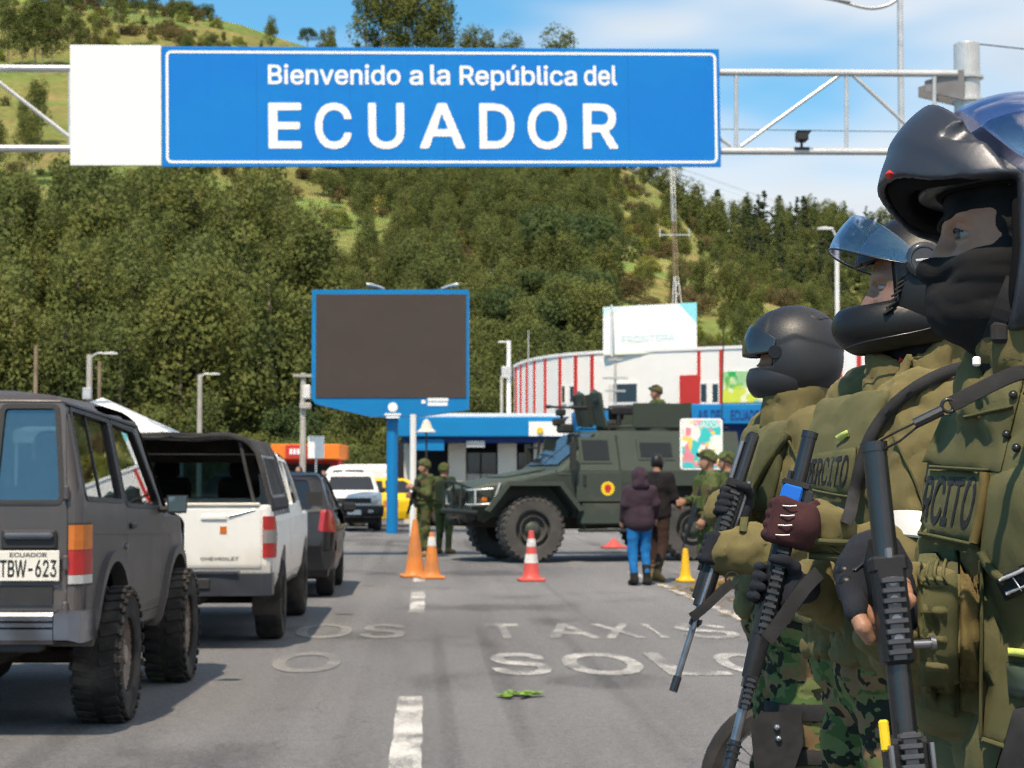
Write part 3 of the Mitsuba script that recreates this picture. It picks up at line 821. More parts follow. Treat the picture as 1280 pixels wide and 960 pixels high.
cb = thing('customs_building', 'blue fronted customs building with dark lettering behind the armoured vehicle', 'building')
part(cb, 'fascia', pxbox(826, 1130, 505, 530, 66, 6, .03), 'sky_blue_paint', False)
part(cb, 'fascia', pxbox(720, 790, 510, 540, 66.5, 5, .03), 'sky_blue_paint', False)
part(cb, 'wall', pxbox(720, 1130, 530.3, 655, 67, 5), 'dark_blue_paint', False)
for w, a, b in (('AS DEL', 872, 906), ('ECUADOR', 913, 955)):
    t = meshkit.text_mesh(w, 1.0, .02, True); tb = t.bounds; v = t.vertices
    p0, p1 = at(a, 525, 66), at(b, 512, 66)
    part(cb, 'lettering', trimesh.Trimesh(np.c_[p0[0] + (v[:, 0] - tb[0, 0]) / (tb[1, 0] - tb[0, 0]) * (p1[0] - p0[0]), 65.985 - v[:, 2], p0[2] + (v[:, 1] - tb[0, 1]) / (tb[1, 1] - tb[0, 1]) * (p1[2] - p0[2])], t.faces, process=False), 'dark_blue_paint', False)
part(cb, 'logo_panel', pxbox(1053, 1096, 498, 525, 65.8, .12, .02), 'cyan_paint', False)
q = at(1064, 511, 65.78); rg = Point(q[0], q[2]).buffer(.24).difference(Point(q[0], q[2]).buffer(.14)).difference(sbox(q[0], q[2] - .08, q[0] + .4, q[2] + .08))
part(cb, 'lettering', cat(prism(rg, 65.75, 65.79), pxbox(1076, 1092, 506, 515, 65.75, .04)), 'sign_white', False)

# ------------------------------------------------------------------ left: shop, tent, plain sign
sh = thing('orange_shop', 'roadside shop with an orange and red fascia beyond the queue of cars', 'shop')
part(sh, 'fascia', pxbox(338, 425, 555, 574, 76, 4, .03), 'orange_paint', False)
part(sh, 'fascia_panel', pxbox(357, 384, 556, 573, 75.9, .06), 'red_paint', False)
q0, q1 = at(362, 568, 75.88), at(380, 561, 75.88)
part(sh, 'lettering', cat(*[prism(sbox(q0[0] + i * .14, q0[2], q0[0] + i * .14 + .1, q1[2]), 75.86, 75.89) for i in range(4)]), 'sign_white', False)
part(sh, 'wall', pxbox(340, 423, 574.3, 650, 77.5, 2), 'red_paint', False)
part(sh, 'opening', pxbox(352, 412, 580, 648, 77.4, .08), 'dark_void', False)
tn = thing('white_tent', 'white pitched tent roof showing above the grey off road vehicle', 'tent')
pk = at(128, 497, 36.0)
bz = at(0, 541, 36)[2]
e = 1.28
part(tn, 'roof', cat(trimesh.Trimesh([[pk[0] - e, pk[1] - e, bz], [pk[0] + e, pk[1] - e, bz], [pk[0] + e, pk[1] + e, bz], [pk[0] - e, pk[1] + e, bz], pk], [[0, 1, 4], [1, 2, 4], [2, 3, 4], [3, 0, 4]], process=False), bx((pk[0], pk[1], bz - .1), (2 * e, 2 * e, .2))), 'white_paint', False)
for i in (-1, 1):
    for j in (-1, 1): part(tn, 'leg', rod((pk[0] + i * (e - .05), pk[1] + j * (e - .05), 0), (pk[0] + i * (e - .05), pk[1] + j * (e - .05), bz - .2), .03, 6), 'white_paint')
ps = thing('plain_sign', 'small blank white sign on a post in front of the orange shop', 'sign')
part(ps, 'panel', pxbox(385, 405, 545, 573, 58, .05, .01), 'sign_white', False)
q = at(395, 573, 58.06); part(ps, 'post', rod((q[0], q[1] + .03, 0), (q[0], q[1] + .03, q[2] + .3), .03, 8), 'galvanised')

# ------------------------------------------------------------------ posts, lamps, mast
def pole(px, ytop, Y, r, m, label, cat_, name, arms=(), r2=None):
    k = thing(name, label, cat_)
    t = at(px, ytop, Y)
    part(k, 'post', rod((t[0], t[1], 0), (t[0], t[1], t[2]), r, 10, r2 or r * .75), m, True)
    return k, t
def lamp_head(k, t, dx, dz=0.12, size=.5, m='galvanised'):
    s = np.sign(dx)
    part(k, 'arm', tube(spline([t + [0, 0, -.25], t + [dx * .45, 0, dz * .7], t + [dx, 0, dz]], 4), .035, 6), m, True)
    c = t + [dx + s * size * .4, 0, dz + .01]
    part(k, 'lamp_head', hull([c + [s * a * size, b * size, z * size] for a, b, z in ((-.5, -.1, .05), (-.5, .1, .05), (.5, -.13, .03), (.5, .13, .03), (.1, -.16, .13), (.1, .16, .13), (-.4, -.12, -.06), (-.4, .12, -.06), (.45, -.13, -.06), (.45, .13, -.06))]), 'white_paint', 40)
k, t = pole(112, 443, 60, .11, 'concrete', 'thick concrete lamp post on the left with a lamp reaching right', 'lamp post', 'street_lamp'); lamp_head(k, t, .45, .02, .45)
q = at(109, 492, 59.8); part(k, 'junction_box', bx(q, (.25, .2, .35), .02), 'galvanised')
k, t = pole(124.5, 452, 63, .07, 'wood_pole', 'slim brown pole just right of the thick lamp post', 'pole', 'utility_pole')
k, t = pole(45, 432, 72, .09, 'wood_pole', 'weathered wooden pole at the far left before the trees', 'pole', 'utility_pole')
k, t = pole(250, 468, 60, .09, 'concrete', 'concrete lamp post above the pickup with a short arm', 'lamp post', 'street_lamp'); lamp_head(k, t, .3, .0, .35)
k, t = pole(379, 466, 57, .10, 'concrete', 'concrete utility pole with boxes left of the big screen', 'pole', 'utility_pole')
part(k, 'transformer', bx(t + [.12, -.1, -.55], (.2, .25, .4), .03), 'white_paint'); part(k, 'junction_box', bx(t + [.08, -.12, -.95], (.32, .2, .18), .03), 'concrete'); part(k, 'crossarm', bx(t + [.1, -.1, -.08], (.75, .08, .08)), 'concrete')
k, t = pole(516.5, 518, 50, .085, 'white_paint', 'plain white post beside the blue screen pole', 'post', 'flag_post', r2=.08)
k, t = pole(533, 536, 56, .035, 'black_metal', 'dark garden lamp with a bell shaped shade before the border post', 'lamp', 'garden_lamp')
part(k, 'lamp_shade', lathe([(.02, .38), (.10, .30), (.16, .12), (.27, .02), (.27, 0), (0, 0)], 16).apply_transform(xf(t - [0, 0, .1])), 'cream_wall', 40)
k, t = pole(636, 426, 70, .10, 'white_paint', 'white lamp post left of the striped building', 'lamp post', 'street_lamp'); lamp_head(k, t + [0, 0, -.05], -.12, 0, .3); part(k, 'junction_box', bx(t + [-.08, -.1, -1.1], (.35, .2, .4), .03), 'galvanised')
k, t = pole(627, 470, 71, .07, 'concrete', 'short grey post left of the white lamp post', 'post', 'utility_pole')
k, t = pole(769, 446, 70, .06, 'concrete', 'thin electricity pole with crossarms before the striped building', 'pole', 'utility_pole')
for dz, w in ((-.1, .5), (-.75, .9), (-1.2, .7)): part(k, 'crossarm', bx(t + [0, -.05, dz], (w, .08, .07)), 'concrete')
k, t = pole(660.5, 413, 84, .03, 'galvanised', 'thin antenna rod above the left corner of the striped building', 'antenna', 'antenna_rod')
k, t = pole(1046, 305, 50, .075, 'white_paint', 'white lamp post on the right behind the soldiers with one flat lamp', 'lamp post', 'street_lamp'); lamp_head(k, t, -.12, .38, .42)
k, t = pole(1125, -6, 42, .085, 'galvanised', 'tall lamp post rising past the truss with a curved arm', 'lamp post', 'street_lamp', r2=.06)
part(k, 'arm', tube(spline([t + [0, 0, -.02], at(1108, 7, 42), at(1085, 10, 42), at(1060, 4, 42), at(1048, 1, 42)], 4), .04, 8), 'galvanised', True)
q = at(1052, 4, 42); part(k, 'lamp_head', hull([q + [x, y, z] for x, y, z in ((-.45, -.1, .12), (-.45, .1, .12), (.18, -.13, .0), (.18, .13, .0), (.1, -.12, .10), (.1, .12, .10), (-.4, -.1, .2), (-.4, .1, .2))]), 'galvanised', 40)
ms = thing('radio_mast', 'thin lattice radio mast painted white above red on the hill', 'mast')
b0, b1 = at(846, 380, 96), at(840, 208, 96)
for i, m in enumerate(('white_paint', 'wood_pole', 'wood_pole', 'galvanised', 'white_paint')):
    p, q = b0 + (b1 - b0) * i / 5, b0 + (b1 - b0) * (i + 1) / 5
    w = .11 if i else .25
    legs = [rod(p + [w * math.cos(a), w * math.sin(a), 0], q + [.11 * math.cos(a), .11 * math.sin(a), 0], .022, 5) for a in (0.3, 2.4, 4.5)]
    dg = [rod(p + (q - p) * j / 8 + [.11 * math.cos(.3 + 2.1 * (j % 3)), .11 * math.sin(.3 + 2.1 * (j % 3)), 0], p + (q - p) * (j + 1) / 8 + [.11 * math.cos(2.4 + 2.1 * (j % 3)), .11 * math.sin(2.4 + 2.1 * (j % 3)), 0], .014, 4) for j in range(8)]
    part(ms, 'mast_section', cat(legs, dg), m, True)
part(ms, 'base', rod((b0[0], b0[1], 0), b0, .3, 8), 'concrete')
part(ms, 'antenna', cat(bx(b0 + (b1 - b0) * .5 + [0, -.1, 0], (1.5, .04, .04)), bx(b0 + (b1 - b0) * .5 + [.7, -.1, .1], (.04, .04, .4)), bx(b0 + (b1 - b0) * .5 + [-.7, -.1, .1], (.04, .04, .4))), 'galvanised')
for nm, lb, P, Q, sag in (('overhead_cable', 'dark cable running right from the top of the gantry post', at(1222, 55, GY + .3), at(2700, 160, 48), .3), ('overhead_cable', 'faint thin cable crossing the sky behind the truss', at(700, 158, 60), at(2700, 150, 60), .3)):
    s = np.linspace(0, 1, 12)[:, None]
    single(nm, tube(P + (Q - P) * s - np.c_[s * 0, s * 0, 4 * sag * s * (1 - s)], .012, 5), 'black_metal', lb, 'cable', True)

# ------------------------------------------------------------------ traffic cones, leaf litter
mat('cone_orange', tone((0.66, 0.22, 0.045), 0.25, 6, (0.42, 0.17, 0.06)), 0.5, 0.4)
mat('cone_red', tone((0.66, 0.10, 0.085), 0.22, 6), 0.5, 0.4)
mat('cone_yellow', (0.82, 0.50, 0.02), 0.5, 0.4)
mat('reflective_white', tone((0.74, 0.74, 0.73), 0.25, 9), 0.35, 0.5)
def cone(px, py, H, m, label, bands=(), grp=None, wbase=.40, tilt=0):
    Y = CAMZ * FPX / (py - 600); x = (px - 640) / FPX * Y
    k = thing('traffic_cone', label, 'traffic cone', xf((x, Y, 0), 12), grp)
    part(k, 'base', bx((0, 0, .022), (wbase, wbase, .044), .012), m)
    r0, r1 = wbase * .36, .033
    rr = lambda z: r0 + (r1 - r0) * (z - .044) / (H - .044)
    part(k, 'body', lathe([(r0 + .02, .044), (r0, .075)] + [(rr(z), z) for z in np.linspace(.12, H - .01, 6)] + [(r1 - .012, H), (0, H)], 24), m, 40)
    for a, b in bands: part(k, 'reflective_band', lathe([(rr(a * H) + .001, a * H), (rr(a * H) + .005, a * H + .004), (rr(b * H) + .005, b * H - .004), (rr(b * H) + .001, b * H)], 24), 'reflective_white', 40)
cone(519, 721, .84, 'cone_orange', 'tall plain orange traffic cone at the left of the pair')
cone(540, 723, .66, 'cone_orange', 'orange traffic cone with one white band, right of the pair', ((.70, .90),), wbase=.34)
cone(664, 726, .70, 'cone_red', 'red traffic cone with two white bands before the armoured vehicle', ((.36, .54), (.68, .84)), wbase=.34)
cone(856, 727, .46, 'cone_yellow', 'small yellow cone by the edge line beside the soldiers on the right', wbase=.22)
cone(767, 685, .20, 'cone_red', 'low red cone beyond the flank of the armoured vehicle', wbase=.46)

mat('leaf_green', tone((0.20, 0.36, 0.05), 0.3, 30), 0.7, 0.3)
mat('leaf_tan', tone((0.36, 0.24, 0.08), 0.4, 25, (0.18, 0.12, 0.05)), 0.8, 0.2)
def leaf_blade(rng, L, W):
    n = 7; s = np.linspace(0, 1, n)
    w = W * np.sin(PI * s ** .8) + .001
    curl = rng.uniform(.1, .5) * L * (s - .5) ** 2 + .004
    v = np.r_[np.c_[s * L, w, curl + w * .3], np.c_[s * L, -w, curl + w * .3], np.c_[s * L, s * 0, curl]]
    f = []
    for i in range(n - 1):
        for a, b in ((0, 2 * n), (2 * n, n)): f += [[a + i, b + i, b + i + 1], [a + i, b + i + 1, a + i + 1]]
    return trimesh.Trimesh(v, f, process=False)
rng = np.random.default_rng(5)
q = at(648, 869, 13.0); q = np.array([q[0], 13.0, .004])
single('fallen_leaves', cat(*[mv(leaf_blade(rng, rng.uniform(.07, .15), rng.uniform(.015, .03)), q + [rng.uniform(-.11, .09), rng.uniform(-.10, .10), rng.uniform(0, .02)], rng.uniform(0, 360)) for _ in range(26)]), 'leaf_green', 'small heap of bright green leaves on the asphalt in the middle of the lane', 'leaves', True)
LL = []
for _ in range(420):
    y = rng.uniform(11, 27); x = 3.355 - 0.0507 * y + abs(rng.normal()) * .5 - .08
    LL.append(mv(leaf_blade(rng, rng.uniform(.05, .14), rng.uniform(.012, .03)), (x, y, .004), rng.uniform(0, 360)))
k = uniq('leaf_litter'); scene[k] = mikit.ply(cat(LL), 'leaf_tan', True); labels[k] = {'label': 'dry tan leaf litter along the white edge line', 'category': 'leaf litter', 'kind': 'stuff'}
# ------------------------------------------------------------------ vehicles
def grey_paint(p, n, uv):
    a = mikit.fbm(p.x * 1.5, p.y * 1.5, p.z * 1.5, 4); d = mikit.fbm(p.x * 9, p.y * 9, p.z * 4, 3); s = mikit.noise(p.x * 26, p.y * 26, p.z * 2.2)
    c = mikit.mix([0.070, 0.065, 0.071], [0.090, 0.082, 0.082], a)
    dirt = mikit.smoothstep(1.05, 0.45, p.z + 0.35 * (d - .5)) * (0.45 + 0.5 * d) + 0.18 * mikit.smoothstep(.55, .8, s * .5 + d * .5)
    return mikit.mix(c, [0.135, 0.112, 0.092], dirt * 0.75)
mat('car_grey', mikit.proc(grey_paint), mikit.proc(lambda p, n, uv: 0.30 + 0.35 * mikit.fbm(p.x * 6, p.y * 6, p.z * 6, 3)), 0.5, 0.25, clearcoat=0.4, clearcoat_gloss=0.8)
def white_car(p, n, uv):
    d = mikit.fbm(p.x * 8, p.y * 8, p.z * 4, 3); a = mikit.fbm(p.x * 1.7, p.y * 1.7, p.z * 1.7, 3)
    c = mikit.mix([0.78, 0.78, 0.76], [0.70, 0.69, 0.66], a)
    return mikit.mix(c, [0.42, 0.34, 0.25], mikit.smoothstep(0.92, 0.45, p.z + 0.4 * (d - .5)) * (0.3 + 0.6 * d))
mat('car_white', mikit.proc(white_car), 0.35, 0.5, clearcoat=0.5, clearcoat_gloss=0.85)
mat('car_black', (0.010, 0.010, 0.012), 0.22, 0.5, clearcoat=0.8, clearcoat_gloss=0.9)
mat('car_yellow', (0.85, 0.55, 0.005), 0.3, 0.5, clearcoat=0.6, clearcoat_gloss=0.9)
mat('plastic_black', tone((0.028, 0.028, 0.03), 0.1, 8), 0.55, 0.4)
def dusty_rubber(p, n, uv):
    a = mikit.fbm(p.x * 7, p.y * 7, p.z * 7, 3)
    return mikit.mix([0.024, 0.023, 0.023], [0.085, 0.075, 0.065], mikit.smoothstep(0.35, 0.75, a) * 0.7)
mat('rubber', mikit.proc(dusty_rubber), 0.85, 0.25)
mat('rim_brown', tone((0.16, 0.12, 0.10), 0.3, 12, (0.07, 0.055, 0.05)), 0.6, 0.4)
mat('rim_dusty', tone((0.30, 0.24, 0.20), 0.3, 12, (0.16, 0.12, 0.10)), 0.6, 0.4)
mat('rim_silver', tone((0.35, 0.35, 0.36), 0.2, 10), 0.4, 0.5, 0.6)
mat('chrome', tone((0.62, 0.64, 0.68), 0.15, 4, (0.3, 0.3, 0.32)), 0.18, 0.5, 0.95)
mat('bumper_chrome', tone((0.30, 0.32, 0.38), 0.25, 5, (0.12, 0.11, 0.11)), 0.22, 0.5, 0.9)
mat('dark_chrome', tone((0.16, 0.17, 0.20), 0.2, 5), 0.3, 0.5, 0.7)
mat('bumper_dark', tone((0.060, 0.066, 0.082), 0.25, 5), 0.35, 0.5, 0.4)
mat('lamp_red', tone((0.40, 0.010, 0.010), 0.15, 20), 0.15, 0.6, clearcoat=1.0, clearcoat_gloss=0.95)
mat('lamp_amber', tone((0.58, 0.15, 0.008), 0.15, 20), 0.15, 0.6, clearcoat=1.0, clearcoat_gloss=0.95)
mat('lamp_clear', (0.55, 0.55, 0.55), 0.12, 0.6, 0.3, clearcoat=1.0)
mat('lamp_smoke', (0.22, 0.20, 0.20), 0.15, 0.6, clearcoat=1.0)
mat('interior', (0.03, 0.03, 0.032), 0.85, 0.3)
mat('underbody', tone((0.045, 0.038, 0.034), 0.3, 6), 0.9, 0.2)
mat('plate_white', (0.74, 0.72, 0.66), 0.5, 0.4)
mat('ink_black', (0.02, 0.02, 0.022), 0.6, 0.3)
mat('canvas_black', tone((0.030, 0.029, 0.031), 0.3, 5, (0.06, 0.058, 0.058)), 0.8, 0.3)
scene['glass_tint'] = {'type': 'thindielectric', 'int_ior': 1.6, 'specular_transmittance': rgb((0.50, 0.60, 0.62))}
scene['glass_dark'] = {'type': 'thindielectric', 'int_ior': 1.6, 'specular_transmittance': rgb((0.26, 0.32, 0.33))}
scene['film_glass'] = {'type': 'twosided', 'bsdf': {'type': 'principled', 'base_color': rgb((0.20, 0.30, 0.36)), 'metallic': 0.75, 'roughness': 0.07, 'specular': 0.8}}
scene['rear_glass'] = {'type': 'blendbsdf', 'weight': 0.34, 'bsdf_0': {'type': 'thindielectric', 'int_ior': 1.6, 'specular_transmittance': rgb((0.75, 0.85, 0.88))}, 'bsdf_1': {'type': 'principled', 'base_color': rgb((0.34, 0.48, 0.55)), 'metallic': 0.8, 'roughness': 0.08}}


def rp(pts, r=0.0, off=0.0, half=False):
    """Polygon, mirrored in its first coordinate if half, corners rounded by r, grown by off."""
    pts = list(pts)
    if half: pts = pts + [(-a, b) for a, b in reversed(pts)]
    P = Polygon(pts).buffer(0)
    if r: P = P.buffer(-r, quad_segs=4).buffer(2 * r, quad_segs=4).buffer(-r, quad_segs=4)
    if off: P = P.buffer(off, join_style=2)
    return P

def ext(P, axis, a, b):
    P = P if hasattr(P, 'geom_type') else Polygon(P)
    loops = []
    for g in getattr(P, 'geoms', [P]):
        loops.append(np.array(g.exterior.coords)[:-1]); loops += [np.array(i.coords)[:-1] for i in g.interiors]
    m = CrossSection([np.asarray(l, np.float64) for l in loops], m3.FillRule.EvenOdd).extrude(b - a)
    if axis == 'x': return m.transform(np.array([[0, 0, 1, a], [1, 0, 0, 0], [0, 1, 0, 0]], float))
    if axis == 'y': return m.transform(np.array([[1, 0, 0, 0], [0, 0, 1, a], [0, 1, 0, 0]], float))
    return m.translate([0, 0, a])

def cylx(y, z, r, x0, x1, n=40):
    a = np.arange(n) * 2 * PI / n
    return ext([(y + r * math.cos(t), z + r * math.sin(t)) for t in a], 'x', x0, x1)

class Body:
    """A vehicle body as the intersection of a side, a rear and a plan silhouette; grown() gives it at an offset."""
    def __init__(s, side, rear, plan, rs=.06, rr=.05, rpl=.12):
        s.a, s.b, s.c, s.r = side, rear, plan, (rs, rr, rpl)
    def grown(s, d=0.0, ds=None):
        ds = d if ds is None else ds
        A = ext(rp(s.a, s.r[0], ds), 'x', -3, 3)
        B = ext(rp(s.b, s.r[1], d, True), 'y', -8, 8)
        C = ext(rp(s.c, s.r[2], d, True), 'z', -1, 5)
        return A ^ B ^ C

def wheel(parent, y, z, x, r, w, rim_m, side=1, lugs=0, hub=.62, spokes=0, tyre='rubber'):
    """A wheel in the plane x = const; side = +1: its face looks to +x."""
    k = part(parent, 'wheel', mv(lathe([(r * .50, -w * .42), (r * .62, -w * .49), (r * .9, -w * .5), (r * .975, -w * .40), (r, -w * .25), (r, w * .25), (r * .975, w * .40), (r * .9, w * .5), (r * .62, w * .49), (r * .56, w * .44), (r * .56, w * .2), (0, w * .2)], 40, 'x'), (x, y, z)) if side > 0 else
             mv(lathe([(0, -w * .2), (r * .56, -w * .2), (r * .56, -w * .44), (r * .62, -w * .49), (r * .9, -w * .5), (r * .975, -w * .40), (r, -w * .25), (r, w * .25), (r * .975, w * .40), (r * .9, w * .5), (r * .62, w * .49), (r * .50, w * .42)], 40, 'x'), (x, y, z)), tyre, 40)
    hr = hub * r
    f = side * w
    prof = [(hr, f * .36), (hr * 1.0, f * .44), (hr * .93, f * .43), (hr * .86, f * .22), (hr * .55, f * .20), (hr * .42, f * .30), (hr * .25, f * .32), (hr * .22, f * .40), (0, f * .40)]
    m = [mv(lathe(prof if side > 0 else prof, 28, 'x'), (x, y, z))]
    for i in range(6): m.append(mv(rod((f * .22, 0, 0), (f * .34, 0, 0), .012 * r / .4, 6), (x, y + hr * .34 * math.cos(i * PI / 3), z + hr * .34 * math.sin(i * PI / 3))))
    for i in range(spokes): m.append(mv(bx((f * .27, hr * .62, 0), (w * .12, hr * .66, hr * .16), .01), (x, y, z), rx=360 * i / spokes))
    part(k, 'rim', cat(m), rim_m, 40)
    if lugs:
        L = []
        for i in range(lugs):
            for s in (-1, 1):
                a = 360 * (i + .5 * (s > 0)) / lugs
                L.append(mv(bx((s * w * .27, 0, r + .004), (w * .40, 2 * PI * r / lugs * .62, .014), .005, rz=s * 12), (x, y, z), rx=a))
                L.append(mv(bx((s * w * .495, 0, r * .93), (.03, 2 * PI * r / lugs * .50, r * .07), .005), (x, y, z), rx=a))
        part(k, 'tread', cat(L), tyre, False)
    return k

def plate(parent, c, w, h, txt, sub=None, tilt=0):
    k = part(parent, 'number_plate', mv(bx((0, 0, 0), (w, .008, h), .003), c), 'plate_white', False)
    def put(t, x0, x1, z0, z1):
        m = meshkit.text_mesh(t, 1.0, .002, True); b = m.bounds; v = m.vertices
        return trimesh.Trimesh(np.c_[c[0] + x0 + (v[:, 0] - b[0, 0]) / (b[1, 0] - b[0, 0]) * (x1 - x0), c[1] - .0045 - v[:, 2], c[2] + z0 + (v[:, 1] - b[0, 1]) / (b[1, 1] - b[0, 1]) * (z1 - z0)], m.faces, process=False)
    part(k, 'lettering', put(txt, -w * .46, w * .46, -h * .38, h * .20), 'ink_black', False)
    if sub: part(k, 'lettering', put(sub, -w * .30, w * .30, h * .28, h * .43), 'ink_black', False)

def car_parts(k, B, paint, cuts, wins, arches, cabin=None, seams=(), glass='glass_tint', lo=.5):
    """Body shell with wheel arches, window openings and seams; wins: (polygon, axis, a, b, name, glass)."""
    body = B.grown()
    for y, z, r, x0, x1 in arches: body = body - cylx(y, z, r, x0, x1)
    inner = None
    if cabin is not None:
        inner = B.grown(-.055) ^ cabin
        body = body - inner
    for w in wins: body = body - (ext(w[0], w[1], w[2], w[3]) - (B.grown(-.10) if cabin is None else B.grown(-.5)))
    for c in cuts: body = body - c
    ins = B.grown(-.008)
    for P, ax, a, b in seams: body = body - (ext(Polygon(P).buffer(.004).difference(Polygon(P).buffer(-.004)), ax, a, b) - ins)
    part(k, 'body', body, paint, 28)
    g0, g1 = B.grown(-.016), B.grown(-.021)
    for w in wins:
        gl = (g0 - g1) ^ ext(w[0], w[1], w[2], w[3])
        part(k, w[4], gl, w[5] if len(w) > 5 else glass, 28)
    return body

# --- grey off road vehicle, seen from behind on the left
def suv():
    M = xf((-3.165, 11.68, 0), 0.6)
    k = thing('off_road_vehicle', 'dusty dark grey lifted off road vehicle with knobbly tyres at the left edge', 'car', M)
    side = [(-.72, .56), (-.76, .66), (-.77, 1.25), (-.68, 1.845), (-.58, 1.885), (1.15, 1.865), (1.42, 1.82), (1.56, 1.75), (2.02, 1.26), (2.9, 1.17), (3.03, 1.08), (3.06, .64), (2.95, .52), (.6, .50), (-.62, .50)]
    rear = [(0, .45), (.79, .45), (.825, .62), (.835, .95), (.835, 1.15), (.815, 1.255), (.70, 1.80), (.64, 1.865), (.4, 1.895), (0, 1.905)]
    plan = [(0, -.80), (.78, -.775), (.83, -.70), (.835, 2.6), (.80, 3.0), (.6, 3.08), (0, 3.12)]
    pitch = math.radians(-1.5)
    def tilt(P): return [(y * math.cos(pitch) - (z - .9) * math.sin(pitch), .9 + y * math.sin(pitch) + (z - .9) * math.cos(pitch)) for y, z in P]
    B = Body(tilt(side), rear, plan, .05, .045, .10)
    R = .388
    # the outline of the body is nose-down; features below are placed on the tilted side
    tz = lambda y, z: .9 + y * math.sin(pitch) + (z - .9)
    tp = lambda P: [(y, tz(y, z)) for y, z in P]
    cabin = ext(tp([(-.70, .72), (-.70, 1.24), (-.62, 1.82), (1.32, 1.80), (1.95, 1.22), (1.9, .72)]), 'x', -.78, .78)
    wins = []
    for s in (1, -1):
        a, b = (.55, 1.2) if s > 0 else (-1.2, -.55)
        wins += [(rp(tp([(-.62, 1.29), (-.57, 1.775), (.42, 1.765), (.42, 1.29)]), .03), 'x', a, b, 'side_window', 'glass_dark'),
                 (rp(tp([(.55, 1.27), (.55, 1.765), (1.26, 1.745), (1.74, 1.27)]), .03), 'x', a, b, 'door_window', 'glass_dark')]
    wins += [(rp([(.335, 1.285), (.36, 1.80), (.645, 1.80), (.695, 1.285)], .025), 'y', -1.2, -.3, 'rear_window', 'rear_glass'),
             (rp([(-.68, 1.285), (-.63, 1.80), (.235, 1.80), (.255, 1.285)], .025), 'y', -1.2, -.3, 'rear_window', 'rear_glass'),
             (rp([(-.66, 1.30), (-.56, 1.76), (.56, 1.76), (.66, 1.30)], .03), 'y', 1.2, 2.6, 'windscreen', 'glass_tint')]
    arches = [(0, R + .04, .50, .52, 1.2), (0, R + .04, .50, -1.2, -.52), (2.33, R + .0, .50, .52, 1.2), (2.33, R + .0, .50, -1.2, -.52)]
    seams = [([(.30, .63), (.30, 1.83), (.70, 1.83), (.735, 1.2), (.735, .63)], 'y', -1.2, -.6), ([(-.75, .63), (-.70, 1.83), (.285, 1.83), (.285, .63)], 'y', -1.2, -.6),
             (tp([(.50, .58), (.48, 1.80), (1.30, 1.78), (1.82, 1.26), (1.78, .60)]), 'x', .6, 1.2)]
    car_parts(k, B, 'car_grey', [], wins, arches, cabin, seams)
    G = B.grown
    # window rubbers, belt trim, gutter
    def proud(P, ax, a, b, d0, d1): return (G(d1) - G(d0)) ^ ext(P, ax, a, b)
    for w in wins:
        part(k, 'window_rubber', ((G(.006) - G(-.014)) ^ ext(w[0].buffer(.022).difference(w[0].buffer(-.006)), w[1], w[2], w[3])), 'plastic_black', 28)
    part(k, 'belt_trim', cat(proud(tp([(-.60, 1.085), (-.60, 1.105), (2.2, 1.105), (2.2, 1.085)]), 'x', .5, 1.2, -.002, .008)), 'car_grey', 28)
    part(k, 'roof_gutter', cat(*[proud(tp([(-.64, 1.80), (-.64, 1.815), (1.44, 1.795), (1.44, 1.78)]), 'x', a, b, -.002, .014) for a, b in ((.4, 1.2), (-1.2, -.4))]), 'plastic_black', 28)
    pill = tp([(.43, 1.28), (.43, 1.775), (.535, 1.77), (.535, 1.28)])
    part(k, 'pillar_trim', proud(pill, 'x', .5, 1.2, -.002, .004), 'plastic_black', 28)
    part(k, 'window_divider', proud(tp([(-.16, 1.28), (-.15, 1.775), (-.125, 1.775), (-.13, 1.28)]), 'x', .5, 1.2, -.03, -.008), 'plastic_black', 28)
    # wheel arch lips
    for y in (0, 2.33):
        zc = R + (.04 if y == 0 else 0)
        ring = Point(y, zc).buffer(.56, quad_segs=12).difference(Point(y, zc).buffer(.50, quad_segs=12)).intersection(sbox(y - 1, zc - .02, y + 1, 2))
        for a, b in ((.5, 1.2), (-1.2, -.5)): part(k, 'arch_lip', proud(ring, 'x', a, b, -.01, .035), 'car_grey', 28)
    # lamps at the rear corners
    for s in (1, -1):
        lm = lambda z0, z1, nm, m: part(l, nm, (G(.010) - G(-.02)) ^ ext(sbox(*( (.742, z0, 1.0, z1) if s > 0 else (-1.0, z0, -.742, z1))), 'y', -1.0, -.60), m, 28)
        l = part(k, 'tail_lamp', (G(.005) - G(-.03)) ^ ext(sbox(*((.732, .825, 1.0, 1.165) if s > 0 else (-1.0, .825, -.732, 1.165))), 'y', -1.0, -.585), 'plastic_black', 28)
        lm(1.02, 1.155, 'lens', 'lamp_amber'); lm(.885, 1.017, 'lens', 'lamp_red'); lm(.835, .882, 'lens', 'lamp_clear')
    part(k, 'tailgate_trim', (G(.012) - G(-.01)) ^ ext(sbox(-.64, .72, .66, .825), 'y', -1.2, -.6), 'plastic_black', 28)
    h = part(k, 'door_handle', bx((.53, -.775, 1.075), (.30, .03, .11), .012), 'plastic_black', False)
    part(h, 'grip', bx((.53, -.80, 1.098), (.27, .04, .035), .012), 'dark_chrome', False)
    for z in (1.33, .95, .7): part(k, 'hinge', bx((.728, -.775, z), (.03, .035, .08), .008), 'car_grey', False)
    plate(k, (.532, -.797, .935), .335, .165, 'TBW-623', 'ECUADOR')
    # bumper: ribbed chrome bar with smooth end caps
    prof = [(-.955, .57), (-.955, .60), (-.94, .607), (-.955, .614), (-.955, .634), (-.94, .641), (-.955, .648), (-.955, .672), (-.94, .692), (-.78, .695), (-.78, .52), (-.93, .52), (-.955, .545)]
    part(k, 'rear_bumper', prism(prof, -.70, .70, 'x'), 'bumper_chrome', False)
